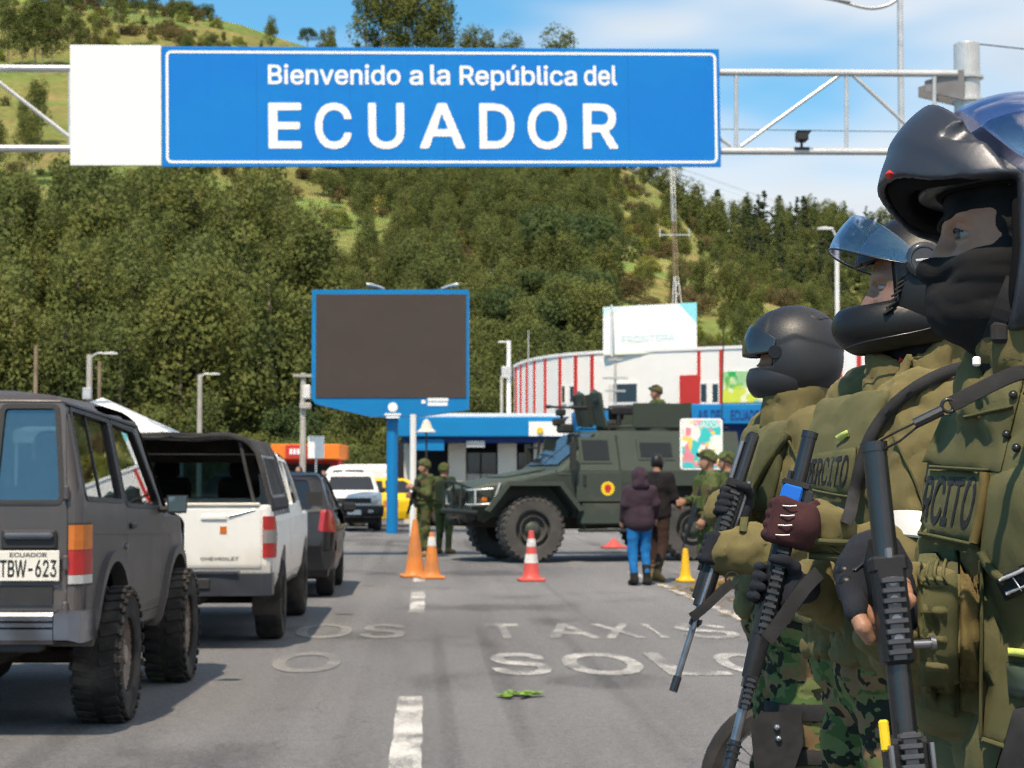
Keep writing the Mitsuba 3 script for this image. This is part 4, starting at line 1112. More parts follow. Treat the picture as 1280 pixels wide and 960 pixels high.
    for s in (1, -1):
        part(k, 'bumper_end', hull([(s * a, y, z) for a, y in ((.705, -.957), (.78, -.95), (.835, -.90), (.855, -.80), (.85, -.50), (.80, -.50), (.705, -.78)) for z in (.525 + .02 * (y < -.9), .695 - .01 * (y < -.9))]), 'bumper_chrome', 25)
    part(k, 'bumper_lower', bx((0, -.84, .50), (1.25, .14, .05), .01), 'plastic_black', False)
    part(k, 'underbody', cat(bx((0, 1.1, .56), (1.25, 3.6, .14)), bx((.42, 1.0, .50), (.09, 3.5, .12)), bx((-.42, 1.0, .50), (.09, 3.5, .12)), bx((-.05, -.45, .47), (.85, .40, .18), .05)), 'underbody', False)
    part(k, 'axle', cat(rod((-.62, 0, R), (.62, 0, R), .05, 12), lathe([(0, -.16), (.1, -.14), (.155, 0), (.1, .14), (0, .16)], 14, 'y').apply_transform(xf((.12, 0, R)))), 'underbody', 40); part(k, 'axle', rod((-.62, 2.33, R), (.62, 2.33, R), .045, 10), 'underbody', 40)
    for s in (1, -1): part(k, 'spring', strap([(s * .5, y, R + .05 + .10 * ((y) / .6) ** 2) for y in np.linspace(-.6, .6, 9)], (0, 0, 1), .07, .05), 'underbody', False)
    part(k, 'shock_absorber', cat(*[rod((s * .32, -.12, R - .03), (s * .26, -.2, .70), .028, 8) for s in (1, -1)]), 'underbody', 40)
    part(k, 'exhaust_pipe', tube(spline([(-.35, .6, .42), (-.38, -.1, .52), (-.42, -.55, .44), (-.42, -.80, .43)], 4), .03, 10), 'rim_brown', True)
    for y in (0, 2.33):
        for s in (1, -1): wheel(k, y, R, s * .815, R, .27, 'rim_dusty', s, 30, .62)
    for s in (1, -1):
        m = part(k, 'mirror', hull([(s * a, y, z) for a, y, z in ((.89, 1.62, 1.18), (.89, 1.62, 1.30), (1.02, 1.62, 1.18), (1.03, 1.62, 1.30), (.90, 1.72, 1.19), (.90, 1.72, 1.29), (1.00, 1.70, 1.19), (1.00, 1.70, 1.29))]), 'plastic_black', False)
        part(m, 'mirror_glass', bx((s * .958, 1.617, 1.24), (.115, .006, .10), .002), 'film_glass', False)
        part(m, 'arm', rod((s * .80, 1.70, 1.20), (s * .92, 1.67, 1.21), .02, 8), 'plastic_black')
    for x, y in ((-.36, .95), (.36, .95)):
        st = part(k, 'front_seat', cat(bx((x, y, .88), (.5, .5, .2), .05), bx((x, y - .27, 1.22), (.48, .14, .62), .06)), 'interior', False)
        part(st, 'headrest', bx((x, y - .30, 1.62), (.26, .09, .17), .04), 'interior', False)
    part(k, 'rear_seat', cat(bx((0, .05, .86), (1.2, .45, .2), .05), bx((0, -.2, 1.14), (1.2, .13, .45), .05)), 'interior', False)
    part(k, 'dashboard', bx((0, 1.72, 1.16), (1.4, .28, .22), .05), 'interior', False)
    part(k, 'steering_wheel', mv(lathe([(.17, 0), (.19, .012), (.205, 0), (.19, -.012), (.17, 0)], 20), (-.36, 1.48, 1.24), rx=70), 'interior')
    part(k, 'door_lock', rod((.836, .42, 1.0), (.850, .42, 1.0), .02, 10), 'chrome'); part(k, 'door_handle', bx((.845, .64, 1.12), (.02, .16, .035), .008), 'plastic_black', False)
    for s in (1, -1):
        part(k, 'headlamp', bx((s * .62, 3.05, .95), (.24, .06, .16), .02), 'lamp_clear', False)
    return k
suv()

# --- white pickup with a black canvas top
def pickup():
    M = xf((-2.90, 17.75, 0), 2.3)
    k = thing('pickup_truck', 'white pickup truck with an open black canvas canopy over its bed', 'pickup truck', M)
    side = [(-1.10, .60), (-1.13, .70), (-1.13, 1.19), (.82, 1.19), (.86, 1.20), (.98, 1.64), (1.10, 1.68), (1.95, 1.66), (2.15, 1.60), (2.72, 1.14), (3.75, 1.02), (3.92, .90), (3.95, .55), (3.8, .42), (-.9, .46)]
    rear = [(0, .40), (.80, .40), (.86, .55), (.885, .85), (.875, 1.05), (.85, 1.15), (.79, 1.40), (.73, 1.60), (.66, 1.67), (.3, 1.69), (0, 1.70)]
    plan = [(0, -1.16), (.82, -1.14), (.88, -1.05), (.89, 3.2), (.84, 3.75), (.6, 3.95), (0, 4.0)]
    B = Body(side, rear, plan, .04, .04, .08)
    R = .36
    bed = ext([(-1.05, .72), (-1.05, 1.5), (.76, 1.5), (.76, .72)], 'x', -.76, .76)
    cabin = ext([(.90, .65), (.92, 1.2), (1.06, 1.60), (1.98, 1.59), (2.62, 1.12), (2.6, .65)], 'x', -.80, .80)
    wins = []
    for s in (1, -1):
        a, b = (.5, 1.3) if s > 0 else (-1.3, -.5)
        wins += [(rp([(1.08, 1.17), (1.15, 1.585), (1.55, 1.585), (1.55, 1.17)], .025), 'x', a, b, 'side_window', 'glass_dark'), (rp([(1.61, 1.17), (1.61, 1.585), (2.02, 1.565), (2.50, 1.17)], .025), 'x', a, b, 'side_window', 'glass_dark')]
    wins += [(rp([(-.60, 1.23), (-.55, 1.57), (.55, 1.57), (.60, 1.23)], .04), 'y', .7, 1.5, 'rear_window', 'glass_tint'), (rp([(-.72, 1.16), (-.60, 1.58), (.60, 1.58), (.72, 1.16)], .04), 'y', 1.9, 2.9, 'windscreen', 'glass_tint')]
    arches = [(0, R + .03, .44, .6, 1.3), (0, R + .03, .44, -1.3, -.6), (3.05, R + .02, .44, .6, 1.3), (3.05, R + .02, .44, -1.3, -.6)]
    seams = [([(.95, .52), (.95, 1.6), (1.58, 1.61), (1.58, .52)], 'x', .6, 1.3), ([(1.58, .52), (1.58, 1.61), (2.02, 1.6), (2.62, 1.14), (2.60, .52)], 'x', .6, 1.3), ([(-.775, .66), (-.775, 1.3), (.775, 1.3), (.775, .66)], 'y', -1.5, -1.0)]
    gap = ext([(.84, .5), (.84, 1.4), (.86, 1.4), (.86, .5)], 'x', -2, 2)
    car_parts(k, B, 'car_white', [bed, gap], wins, arches, cabin, seams)
    G = B.grown
    tg = part(k, 'tailgate', (G(.006) - G(-.03)) ^ ext(rp([(-.768, .672), (-.768, 1.185), (.768, 1.185), (.768, .672)], .02), 'y', -1.5, -1.0), 'car_white', 28)
    part(tg, 'top_rail', bx((0, -1.115, 1.196), (1.52, .07, .03), .01), 'cream_wall', False)
    hd = part(tg, 'handle', bx((.38, -1.146, 1.09), (.22, .02, .045), .01), 'car_white', False)
    part(tg, 'latch', cat(rod((.50, -1.15, 1.10), (.72, -1.14, 1.155), .008, 6), bx((.09, -1.145, 1.17), (.03, .02, .05))), 'dark_chrome', False)
    part(tg, 'sticker', bx((.46, -1.1415, .985), (.055, .004, .06)), 'lamp_amber', False)
    t = meshkit.text_mesh('CHEVROLET', .026, .002); v = t.vertices
    part(tg, 'lettering', trimesh.Trimesh(np.c_[.27 + v[:, 0] * 1.5, -1.141 - v[:, 2], .735 + v[:, 1]], t.faces, process=False), 'ink_black', False)
    for s in (1, -1):
        l = part(k, 'tail_lamp', (G(.012) - G(-.03)) ^ ext(rp([(s * .785, .755), (s * .785, 1.10), (s * .95, 1.10), (s * .95, .755)], .01), 'y', -1.5, -1.0), 'lamp_red', 28)
        part(l, 'lens', (G(.016) - G(-.02)) ^ ext(sbox(*((.79, .875, .95, .985) if s > 0 else (-.95, .875, -.79, .985))), 'y', -1.5, -1.01), 'lamp_smoke', 28)
    part(k, 'rear_bumper', cat(hull([(s * a, y, z) for s in (1, -1) for a, y in ((.40, -1.33), (.80, -1.30), (.87, -1.20), (.87, -.98)) for z in (.45, .63)]), bx((0, -1.25, .64), (1.2, .2, .02))), 'bumper_dark', 25)
    part(k, 'bumper_step', cat(bx((.1, -1.335, .55), (.55, .03, .09), .01), bx((-.5, -1.335, .55), (.28, .03, .11), .01)), 'plastic_black', False)
    part(k, 'mud_flap', cat(*[bx((s * .76, -.46, .42), (.24, .012, .36)) for s in (1, -1)]), 'rubber', False)
    part(k, 'underbody', cat(bx((0, 1.4, .50), (1.4, 4.6, .14)), rod((-.66, 0, R), (.66, 0, R), .05, 10), lathe([(0, -.14), (.13, 0), (0, .14)], 12, 'y').apply_transform(xf((0, 0, R))), bx((0, -.75, .45), (.6, .35, .2), .06)), 'underbody', False)
    for y in (0, 3.05):
        for s in (1, -1): wheel(k, y, R, s * .765, R, .235, 'rim_silver', s, 0, .62, 6)
    for s in (1, -1):
        m = part(k, 'mirror', hull([(s * a, y, z) for a in (.92, 1.08) for y in (2.38, 2.46) for z in (1.14, 1.28)]), 'plastic_black', False)
    # canvas canopy: an arched shell from the tailgate to the cab, open at the back
    def arch(d, zt): return [(0, 1.10), (.862 - d, 1.10), (.845 - d, 1.22), (.735 - d, 1.62), (.66 - d, 1.745 - d), (.50, 1.785 - d + zt), (0, 1.80 - d + zt)]
    n = 9
    outer = ext(rp(arch(0, 0), .04, 0, True), 'y', -1.06, .95)
    inner_ = ext(rp(arch(.022, 0), .04, 0, True), 'y', -1.2, .93)
    sidewin = [ext(rp([(-.82, 1.26), (-.72, 1.60), (.45, 1.60), (.62, 1.26)], .05), 'x', a, b) for a, b in ((.4, 1.2), (-1.2, -.4))]
    can = outer - inner_ - ext(rp([(-.5, 1.24), (-.46, 1.56), (.46, 1.56), (.5, 1.24)], .03), 'y', .8, 1.2)
    cp = part(k, 'canopy', can, 'canvas_black', 25, 'black canvas canopy open at the back')
    for s in (1, -1):
        w = (ext(rp(arch(-.006, 0), .04, 0, True), 'y', -1.06, .9) - ext(rp(arch(.004, 0), .04, 0, True), 'y', -1.1, 1.0))
        ring = Polygon([(-.82, 1.26), (-.72, 1.60), (.45, 1.60), (.62, 1.26)]).buffer(.012).difference(Polygon([(-.82, 1.26), (-.72, 1.60), (.45, 1.60), (.62, 1.26)]).buffer(-.012))
        part(cp, 'window_seam', w ^ ext(ring, 'x', *((.4, 1.2) if s > 0 else (-1.2, -.4))), 'dark_chrome', 25)
        fr = spline([(s * .845, -1.04, 1.20), (s * .79, -1.04, 1.42), (s * .72, -1.04, 1.64), (s * .60, -1.04, 1.745), (s * .3, -1.04, 1.77), (0, -1.04, 1.775)], 4)
        part(cp, 'frame_tube', tube(fr, .020, 8), 'canvas_black', True)
        part(cp, 'frame_tube', tube([(s * .58, -1.0, 1.72), (s * .64, -1.0, 1.45), (s * .71, -1.0, 1.18)], .016, 6), 'canvas_black', True)
    for y in (-.4, .3): part(cp, 'roof_bow', tube(spline([(.70, y, 1.60), (.60, y, 1.715), (0, y, 1.755), (-.60, y, 1.715), (-.70, y, 1.60)], 4), .014, 6), 'dark_chrome', True)
    part(cp, 'crossbar', rod((-.72, -.2, 1.63), (.72, -.2, 1.63), .012, 6), 'dark_chrome', True)
    part(cp, 'hem_strap', cat(*[rod((.862, y, 1.17), (.872, y + .03, 1.10), .008, 5) for y in np.linspace(-.95, .7, 7)]), 'dark_chrome', False)
    for x in (-.36, .36):
        st = part(k, 'front_seat', bx((x, 1.55, 1.15), (.46, .14, .55), .05), 'interior', False); part(st, 'headrest', bx((x, 1.54, 1.50), (.24, .09, .15), .03), 'interior', False)
    part(k, 'cargo', cat(bx((-.2, .3, .86), (.7, .6, .26), .06), bx((.4, .1, .82), (.4, .5, .2), .06)), 'interior', False)
    return k
pickup()

# --- generic cars in the middle distance
def simple_car(name, label, M, paint, side, rear, plan, wins, wb, R, hw, extra=None, rim='rim_silver', rad=(.05, .05, .12), gl='far_glass'):
    k = thing(name, label, 'car' if name != 'van' else 'van', M)
    B = Body(side, rear, plan, *rad)
    body = B.grown()
    for y in (0, wb): body = body - cylx(y, R + .02, R + .075, hw - .26, 2) - cylx(y, R + .02, R + .075, -2, -hw + .26)
    for w in wins: body = body - (ext(w[0], w[1], w[2], w[3]) - B.grown(-.02))
    part(k, 'body', body, paint, 28)
    for w in wins: part(k, w[4], (B.grown(-.012) - B.grown(-.04)) ^ ext(w[0], w[1], w[2], w[3]), gl, 28)
    for y in (0, wb):
        for s in (1, -1): wheel(k, y, R, s * (hw - .115), R, .205, rim, s, 0, .64, 5)
    part(k, 'underbody', bx((0, wb / 2, .30), (2 * hw - .35, wb + .9, .16)), 'underbody', False)
    return k, B
SED = [(-.86, .30), (-.90, .62), (-.86, .96), (-.35, 1.03), (.25, 1.40), (.55, 1.46), (1.35, 1.45), (1.62, 1.37), (2.25, .98), (3.10, .84), (3.28, .70), (3.30, .35), (3.15, .22), (-.75, .22)]
SREAR = [(0, .20), (.76, .20), (.83, .45), (.845, .75), (.80, .95), (.62, 1.36), (.54, 1.44), (0, 1.47)]
SPLAN = [(0, -.95), (.70, -.90), (.84, -.6), (.85, 2.6), (.76, 3.1), (.45, 3.32), (0, 3.38)]
HAT = [(-.68, .32), (-.72, .62), (-.66, 1.02), (-.30, 1.46), (-.1, 1.52), (1.25, 1.50), (1.55, 1.42), (2.22, 1.00), (3.0, .86), (3.2, .70), (3.22, .36), (3.05, .24), (-.58, .24)]
HREAR = [(0, .22), (.76, .22), (.83, .45), (.845, .78), (.81, .98), (.66, 1.42), (.58, 1.49), (0, 1.53)]
HPLAN = [(0, -.78), (.70, -.73), (.84, -.45), (.85, 2.6), (.76, 3.0), (.45, 3.24), (0, 3.30)]
# black hatchback ahead of the pickup
w_ = [(rp([(-.60, 1.05), (-.52, 1.40), (.52, 1.40), (.60, 1.05)], .05), 'y', -1.2, .1, 'rear_window')] + [(rp(P, .03), 'x', a, b, 'side_window') for a, b in ((.4, 1.2), (-1.2, -.4)) for P in ([(-.25, 1.05), (-.02, 1.40), (.68, 1.41), (.68, 1.03)], [(.76, 1.03), (.76, 1.41), (1.25, 1.39), (1.85, 1.02)])]
k, B = simple_car('hatchback', 'black hatchback with red tail lamps ahead of the white pickup', xf((-2.98, 24.35, 0), 2.4), 'car_black', HAT, HREAR, HPLAN, w_, 2.45, .31, .83)
for s in (1, -1):
    l = part(k, 'tail_lamp', (B.grown(.012) - B.grown(-.03)) ^ ext(rp([(s * .66, .80), (s * .69, 1.05), (s * .95, 1.05), (s * .95, .76)], .03), 'y', -1.2, -.28), 'lamp_red', 28)
part(k, 'rear_bumper', (B.grown(.03) - B.grown(-.02)) ^ ext(sbox(-1, .34, 1, .56), 'y', -1.2, -.3), 'car_black', 28)
plate(k, (0, -.745, .72), .38, .12, 'PBX-1842'); part(k, 'mirror', cat(*[bx((s * .93, 1.55, 1.05), (.18, .1, .13), .03) for s in (1, -1)]), 'car_black', False)
# white off road car facing the camera
OFF = [(-.72, .45), (-.76, .8), (-.74, 1.1), (-.62, 1.58), (-.45, 1.64), (1.05, 1.62), (1.25, 1.55), (1.62, 1.08), (2.72, 1.00), (2.86, .88), (2.88, .5), (2.75, .38), (-.6, .40)]
OREAR = [(0, .36), (.74, .36), (.80, .55), (.805, .95), (.77, 1.08), (.66, 1.50), (.58, 1.60), (0, 1.645)]
OPLAN = [(0, -.78), (.70, -.76), (.80, -.62), (.805, 2.4), (.77, 2.8), (.6, 2.9), (0, 2.93)]
w_ = [(rp([(-.66, 1.12), (-.56, 1.50), (.56, 1.50), (.66, 1.12)], .05), 'y', 1.0, 2.0, 'windscreen')] + [(rp(P, .03), 'x', a, b, 'side_window') for a, b in ((.4, 1.2), (-1.2, -.4)) for P in ([(-.6, 1.12), (-.55, 1.5), (.2, 1.51), (.2, 1.12)], [(.3, 1.1), (.3, 1.51), (1.05, 1.49), (1.38, 1.1)])]
k, B = simple_car('off_road_vehicle', 'white compact off road car facing the camera with a dark front bumper', xf((-4.72, 57.6, 0), 188), 'car_white', OFF, OREAR, OPLAN, w_, 2.2, .35, .80)
part(k, 'front_bumper', cat((B.grown(.05) - B.grown(-.03)) ^ ext(sbox(-1, .40, 1, .70), 'y', 2.3, 3.2)), 'plastic_black', 28)
part(k, 'grille', bx((0, 2.90, .84), (.95, .06, .14), .02), 'plastic_black', False)
for s in (1, -1):
    part(k, 'headlamp', lathe([(0, .05), (.10, .04), (.115, 0), (0, 0)], 16, 'y').apply_transform(xf((s * .56, 2.89, .85))), 'lamp_clear', 40)
    part(k, 'mirror', bx((s * .90, 1.35, 1.12), (.16, .08, .14), .03), 'plastic_black', False)
part(k, 'number_plate', bx((0, 2.98, .52), (.38, .02, .13)), 'plate_white', False)
part(k, 'fog_lamp', cat(*[bx((s * .45, 2.975, .55), (.14, .02, .08)) for s in (1, -1)]), 'lamp_clear', False)
# yellow taxi crossing behind the soldiers
w_ = [(rp([(-.55, 1.02), (-.45, 1.38), (.45, 1.38), (.55, 1.02)], .05), 'y', -1, .6, 'rear_window'), (rp([(-.60, 1.0), (-.46, 1.40), (.46, 1.40), (.60, 1.0)], .05), 'y', 1.3, 2.6, 'windscreen')] + [(rp(P, .03), 'x', a, b, 'side_window') for a, b in ((.4, 1.2), (-1.2, -.4)) for P in ([(-.05, 1.03), (.32, 1.36), (.72, 1.38), (.72, 1.01)], [(.80, 1.01), (.80, 1.39), (1.38, 1.38), (1.95, 1.0)])]
k, B = simple_car('taxi', 'bright yellow taxi half hidden behind the two soldiers in the road', xf((-4.75, 61.0, 0), -78), 'car_yellow', SED, SREAR, SPLAN, w_, 2.5, .30, .83)
part(k, 'roof_sign', bx((0, .9, 1.53), (.32, .12, .12), .03), 'sign_white', False)
for s in (1, -1): part(k, 'mirror', bx((s * .92, 1.72, 1.02), (.16, .1, .14), .03), 'car_yellow', False); part(k, 'door_badge', bx((s * .845, .95, .68), (.012, .45, .2)), 'cone_orange', False); part(k, 'headlamp', bx((s * .6, 3.18, .72), (.3, .12, .13), .03), 'lamp_clear', False)
# white vans beyond
VAN = [(-.85, .35), (-.88, .9), (-.82, 1.9), (-.6, 1.98), (1.7, 1.96), (2.1, 1.86), (2.75, 1.15), (3.25, 1.0), (3.35, .8), (3.36, .4), (3.2, .3), (-.75, .3)]
VREAR = [(0, .3), (.80, .3), (.86, .55), (.87, 1.05), (.84, 1.2), (.76, 1.8), (.66, 1.94), (0, 1.98)]
VPLAN = [(0, -.9), (.78, -.88), (.86, -.75), (.87, 2.8), (.76, 3.25), (.5, 3.38), (0, 3.4)]
def vw(): return [(rp([(-.7, 1.2), (-.58, 1.78), (.58, 1.78), (.7, 1.2)], .05), 'y', 1.8, 3.0, 'windscreen'), (rp([(-.7, 1.2), (-.62, 1.78), (.62, 1.78), (.7, 1.2)], .05), 'y', -1.2, -.5, 'rear_window')] + [(rp(P, .03), 'x', a, b, 'side_window') for a, b in ((.4, 1.2), (-1.2, -.4)) for P in ([(.9, 1.2), (.9, 1.76), (1.55, 1.76), (1.55, 1.2)], [(1.65, 1.2), (1.65, 1.76), (1.95, 1.74), (2.5, 1.2)])]
for lb, x, y, rz in (('white van parked behind the yellow taxi by the blue pole', -4.4, 72.5, 88), ('white van end on beyond the white off road car', -5.75, 78.0, 172)):
    k, B = simple_car('van', lb, xf((x, y, 0), rz), 'car_white', VAN, VREAR, VPLAN, vw(), 2.6, .33, .86)
    part(k, 'headlamp', cat(*[bx((s * .66, 3.2, .92), (.25, .12, .18), .03) for s in (1, -1)]), 'lamp_clear', False)
    part(k, 'tail_lamp', cat(*[bx((s * .82, -.86, 1.1), (.08, .05, .35), .01) for s in (1, -1)]), 'lamp_red', False)
k, B = simple_car('hatchback', 'pale car parked far left beneath the orange shop front', xf((-6.9, 74, 0), 150), 'car_white', HAT, HREAR, HPLAN, [(rp([(-.6, 1.02), (-.5, 1.42), (.5, 1.42), (.6, 1.02)], .05), 'y', 1.2, 2.5, 'windscreen')], 2.45, .31, .83)
# ------------------------------------------------------------------ armoured vehicle
def camo_green(p, n, uv):
    a = mikit.fbm(p.x * 1.3, p.y * 1.3, p.z * 1.8, 3); b = mikit.fbm(p.x * 7, p.y * 7, p.z * 3, 3)
    c = mikit.mix([0.040, 0.053, 0.043], [0.052, 0.066, 0.052], a)
    return mikit.mix(c, [0.13, 0.115, 0.085], mikit.smoothstep(0.55, 0.8, b) * mikit.smoothstep(1.5, 0.4, p.z) * 0.6)
mat('armour_green', mikit.proc(camo_green), 0.55, 0.4)
mat('dusty_tyre', tone((0.085, 0.082, 0.078), 0.2, 5), 0.9, 0.2)
mat('armour_dark', (0.022, 0.026, 0.022), 0.55, 0.4)
mat('armour_glass', (0.012, 0.016, 0.018), 0.12, 0.45)
def apc():
    # local frame: x right, y forward, z up; origin under the middle of the front axle
    yawh = 90 + 17.0
    Mx = xf((0.31 - .27, 33.95 + .88, 0), yawh, .965)
    k = thing('armoured_vehicle', 'large dark green armoured military vehicle with a gun shield on its roof across the road', 'armoured vehicle', Mx)
    R, W = .59, 1.2
    def sect(y, pts): return [(s * x, y, z) for x, z in pts for s in (1, -1)]
    low = lambda y, w=1.05, zb=.62, zm=1.28: sect(y, [(w * .62, zb), (W, zm - .18), (W, zm)])
    hullm = hull(sect(.72, [(1.06, 1.02), (1.10, 1.30), (.75, .80)]) + sect(-3.9, [(W, 1.0), (W, 1.62), (.8, .75)]) + sect(.55, [(1.10, 1.40)]) + sect(-.55, [(W, 1.62)]))
    bodyc = hull(sect(-.45, [(1.12, 1.62), (W, 1.55)]) + sect(-1.35, [(.90, 2.33)]) + sect(-3.95, [(.92, 2.33), (W, 1.55), (1.16, 1.62)]))
    nose = hull(sect(.62, [(1.05, 1.36), (1.0, 1.0)]) + sect(1.02, [(.92, 1.30), (.84, .98), (.6, .80)]) + sect(.75, [(.95, 1.42), (.7, .7)]) + sect(-.7, [(1.0, 1.66)]))
    B = man(hullm) + man(bodyc) + man(nose)
    for y in (0, -3.0):
        pts = [(y + .86 * math.cos(a), .64 + .84 * math.sin(a)) for a in np.radians([-60, -20, 18, 58, 122, 162, 200, 240])]
        for a, b in ((.62, 2), (-2, -.62)): B = B - ext(pts, 'x', a, b)
    for s in (1, -1): B = B - man(bx((s * 1.32, -1.5, .78), (.7, 1.35, .5)))
    part(k, 'hull', B, 'armour_green', 20)
    belly = hull(sect(.9, [(.45, .62), (.62, .85)]) + sect(-3.8, [(.45, .55), (.62, .85)]))
    part(k, 'belly', belly, 'underbody', False)
    for s in (1, -1):
        for y in (0, -3.0):
            w = wheel(k, y, R, s * .96, R * .97, .40, 'dusty_tyre', s, 30, .42, tyre='dusty_tyre')
            part(w, 'hub', mv(lathe([(.16, 0), (.14, s * .05), (.09, s * .09), (0, s * .09)], 20, 'x'), (s * 1.03, y, R)), 'armour_green', 40)
        part(k, 'side_step', cat(bx((s * 1.14, -1.5, .56), (.18, 1.3, .05), .01), *[bx((s * 1.1, y, .75), (.05, .05, .4)) for y in (-2.05, -.95)]), 'armour_dark', False)
        part(k, 'stowage_box', bx((s * 1.05, -1.5, .86), (.3, 1.25, .40), .03), 'armour_green', False)
        # side windows sit on the sloping upper wall
        def onwall(y0, y1, z0, z1, t, zoff=0.0):
            f = lambda z: .92 + (W - .02 - .92) * (2.33 - z) / (2.33 - 1.60) + t
            return [(s * (f(z) - d), y, z) for y in (y0, y1) for z in (z0, z1) for d in (0, .05)]
        for nm, y0, y1, z0, z1 in (('window', -1.42, -.93, 1.80, 2.16), ('window', -2.62, -2.02, 1.86, 2.12), ('window', -3.55, -3.1, 1.86, 2.12)):
            fr = part(k, 'window_frame', hull(onwall(y0 - .05, y1 + .05, z0 - .05, z1 + .05, .02)), 'armour_green', False)
            part(fr, 'pane', hull(onwall(y0 if y0 > -1.43 else y0, y1, z0, z1, .032)), 'armour_glass', False)
        part(k, 'door_seam', cat(hull(onwall(-.80, -.77, 1.62, 2.22, .012)), hull(onwall(-1.62, -1.59, 1.62, 2.25, .012))), 'armour_dark', False)
        part(k, 'door', bx((s * (W + .006), -1.2, 1.33), (.02, .85, .52), .008), 'armour_green', False)
        part(k, 'door_handle', cat(bx((s * (W + .03), -.92, 1.45), (.03, .05, .2), .01), bx((s * (W + .03), -2.1, 1.42), (.03, .05, .24), .01)), 'armour_dark', False)
        part(k, 'firing_port', mv(lathe([(.07, 0), (.06, s * .03), (0, s * .03)], 12, 'x'), (s * 1.07, -2.32, 1.78)), 'armour_dark', 40)
        em = part(k, 'emblem', mv(lathe([(.125, 0), (.125, s * .006), (0, s * .006)], 28, 'x'), (s * (W + .017), -1.35, 1.30)), 'yellow_paint', False, 'round yellow emblem with a red centre on the door')
        part(em, 'centre', cat(mv(lathe([(.062, 0), (.062, s * .006), (0, s * .006)], 20, 'x'), (s * (W + .024), -1.35, 1.31)), bx((s * (W + .026), -1.35, 1.25), (.006, .07, .04))), 'red_paint', False)
        mr = part(k, 'mirror', hull([(s * x, y, z) for x in (1.28, 1.36) for y in (-.62, -.72) for z in (1.62, 2.12)]), 'armour_dark', False)
        part(mr, 'arm', cat(rod((s * 1.02, -.75, 2.05), (s * 1.32, -.66, 2.05), .02, 6), rod((s * 1.15, -.7, 1.62), (s * 1.32, -.66, 1.66), .02, 6)), 'armour_dark', False)
        # lamp guard at the front corner
        lp = part(k, 'headlamp', hull([(s * x, y, z) for x, y in ((.62, .98), (.90, .92), (.98, .70), (.6, .8)) for z in (1.03, 1.24)]), 'armour_dark', False)
        part(lp, 'lens', cat(mv(lathe([(0, .03), (.07, .02), (.08, 0), (0, 0)], 14, 'y'), (s * .76, .965, 1.14))), 'lamp_clear', 40)
        part(lp, 'indicator', bx((s * .965, .84, 1.11), (.05, .1, .08), .01), 'lamp_amber', False)
        part(lp, 'guard', cat(*[tube(spline([(s * .55, 1.06, z), (s * .95, 1.0, z), (s * 1.10, .72, z + .02)], 4), .018, 6) for z in (1.02, 1.28)], rod((s * .95, 1.0, 1.02), (s * .95, 1.0, 1.28), .018, 6), rod((s * 1.10, .72, 1.04), (s * 1.12, .60, 1.40), .02, 6)), 'galvanised', False)
        part(k, 'mudguard_flare', ext(Polygon([(.86 * math.cos(a) * 1.0, .64 + .84 * math.sin(a)) for a in np.radians([18, 58, 122, 162])] + [(.95 * math.cos(a), .64 + .93 * math.sin(a)) for a in np.radians([162, 122, 58, 18])]), 'x', *((W - .02, W + .05) if s > 0 else (-W - .05, -W + .02))), 'armour_green', 20)
    ws = lambda x0, x1: hull([(x, y + dy, z + dz) for x, t in ((x0, 0), (x1, 0)) for y, z in ((-.56, 1.70), (-1.24, 2.25)) for dy, dz in ((.03, .03), (-.03, -.03))])
    for a, b in ((-.86, -.03), (.03, .86)): part(k, 'windscreen', ws(a, b), 'armour_glass', False)
    part(k, 'grille', cat(*[bx((x, 1.03, 1.14), (.03, .04, .26)) for x in np.linspace(-.5, .5, 9)], bx((0, 1.01, 1.14), (1.1, .03, .3))), 'armour_dark', False)
    part(k, 'bull_bar', cat(tube(spline([(-.95, .95, .88), (-.55, 1.18, .90), (.55, 1.18, .90), (.95, .95, .88)], 4), .045, 8), tube(spline([(-.8, 1.05, 1.30), (-.5, 1.15, 1.38), (.5, 1.15, 1.38), (.8, 1.05, 1.30)], 4), .028, 8), *[rod((x, 1.17, .90), (x, 1.13, 1.37), .025, 8) for x in (-.55, 0, .55)], bx((0, 1.0, .82), (1.5, .2, .22), .05)), 'armour_dark', 40)
    part(k, 'winch', bx((0, 1.08, .72), (.5, .16, .16), .03), 'underbody', False)
    part(k, 'bonnet_hatch', hull([(x, y, z) for x in (-.6, .6) for y, z in ((.35, 1.515), (.35, 1.49), (-.4, 1.66), (-.4, 1.63))]), 'armour_green', False)
    part(k, 'roof_hatch', bx((.3, -3.4, 2.36), (.7, .7, .06), .02), 'armour_green', False)
    # periscope and lamp on the front roof edge
    pc = part(k, 'periscope', cat(bx((.55, -1.15, 2.40), (.34, .24, .16), .03), bx((.62, -1.05, 2.52), (.22, .2, .14), .03), rod((.6, -1.1, 2.45), (.6, -1.1, 2.68), .03, 8), bx((.6, -1.08, 2.70), (.2, .16, .13), .03)), 'armour_dark', False)
    # gun turret: ring of shields open at the top
    tr = part(k, 'turret_ring', mv(lathe([(.62, 0), (.62, .10), (.55, .12), (0, .12)], 28), (0, -2.55, 2.33)), 'armour_green', 40)
    def shield(pts, t=.03, nm='shield', m='armour_green'): return part(k, nm, hull([(x + dx, y, z) for x, y, z in pts for dx in (0, t)]), m, False)
    shield([(.62, -2.05, 2.40), (.66, -2.05, 2.84), (.62, -3.15, 2.40), (.66, -3.15, 2.84)])
    shield([(-.62, -2.05, 2.40), (-.66, -2.05, 2.84), (-.62, -3.15, 2.40), (-.66, -3.15, 2.84)])
    part(k, 'shield', hull([(x, y, z) for x in (-.55, .55) for y, z in ((-3.18, 2.40), (-3.18, 2.86), (-3.22, 2.40), (-3.22, 2.86))]), 'armour_green', False)
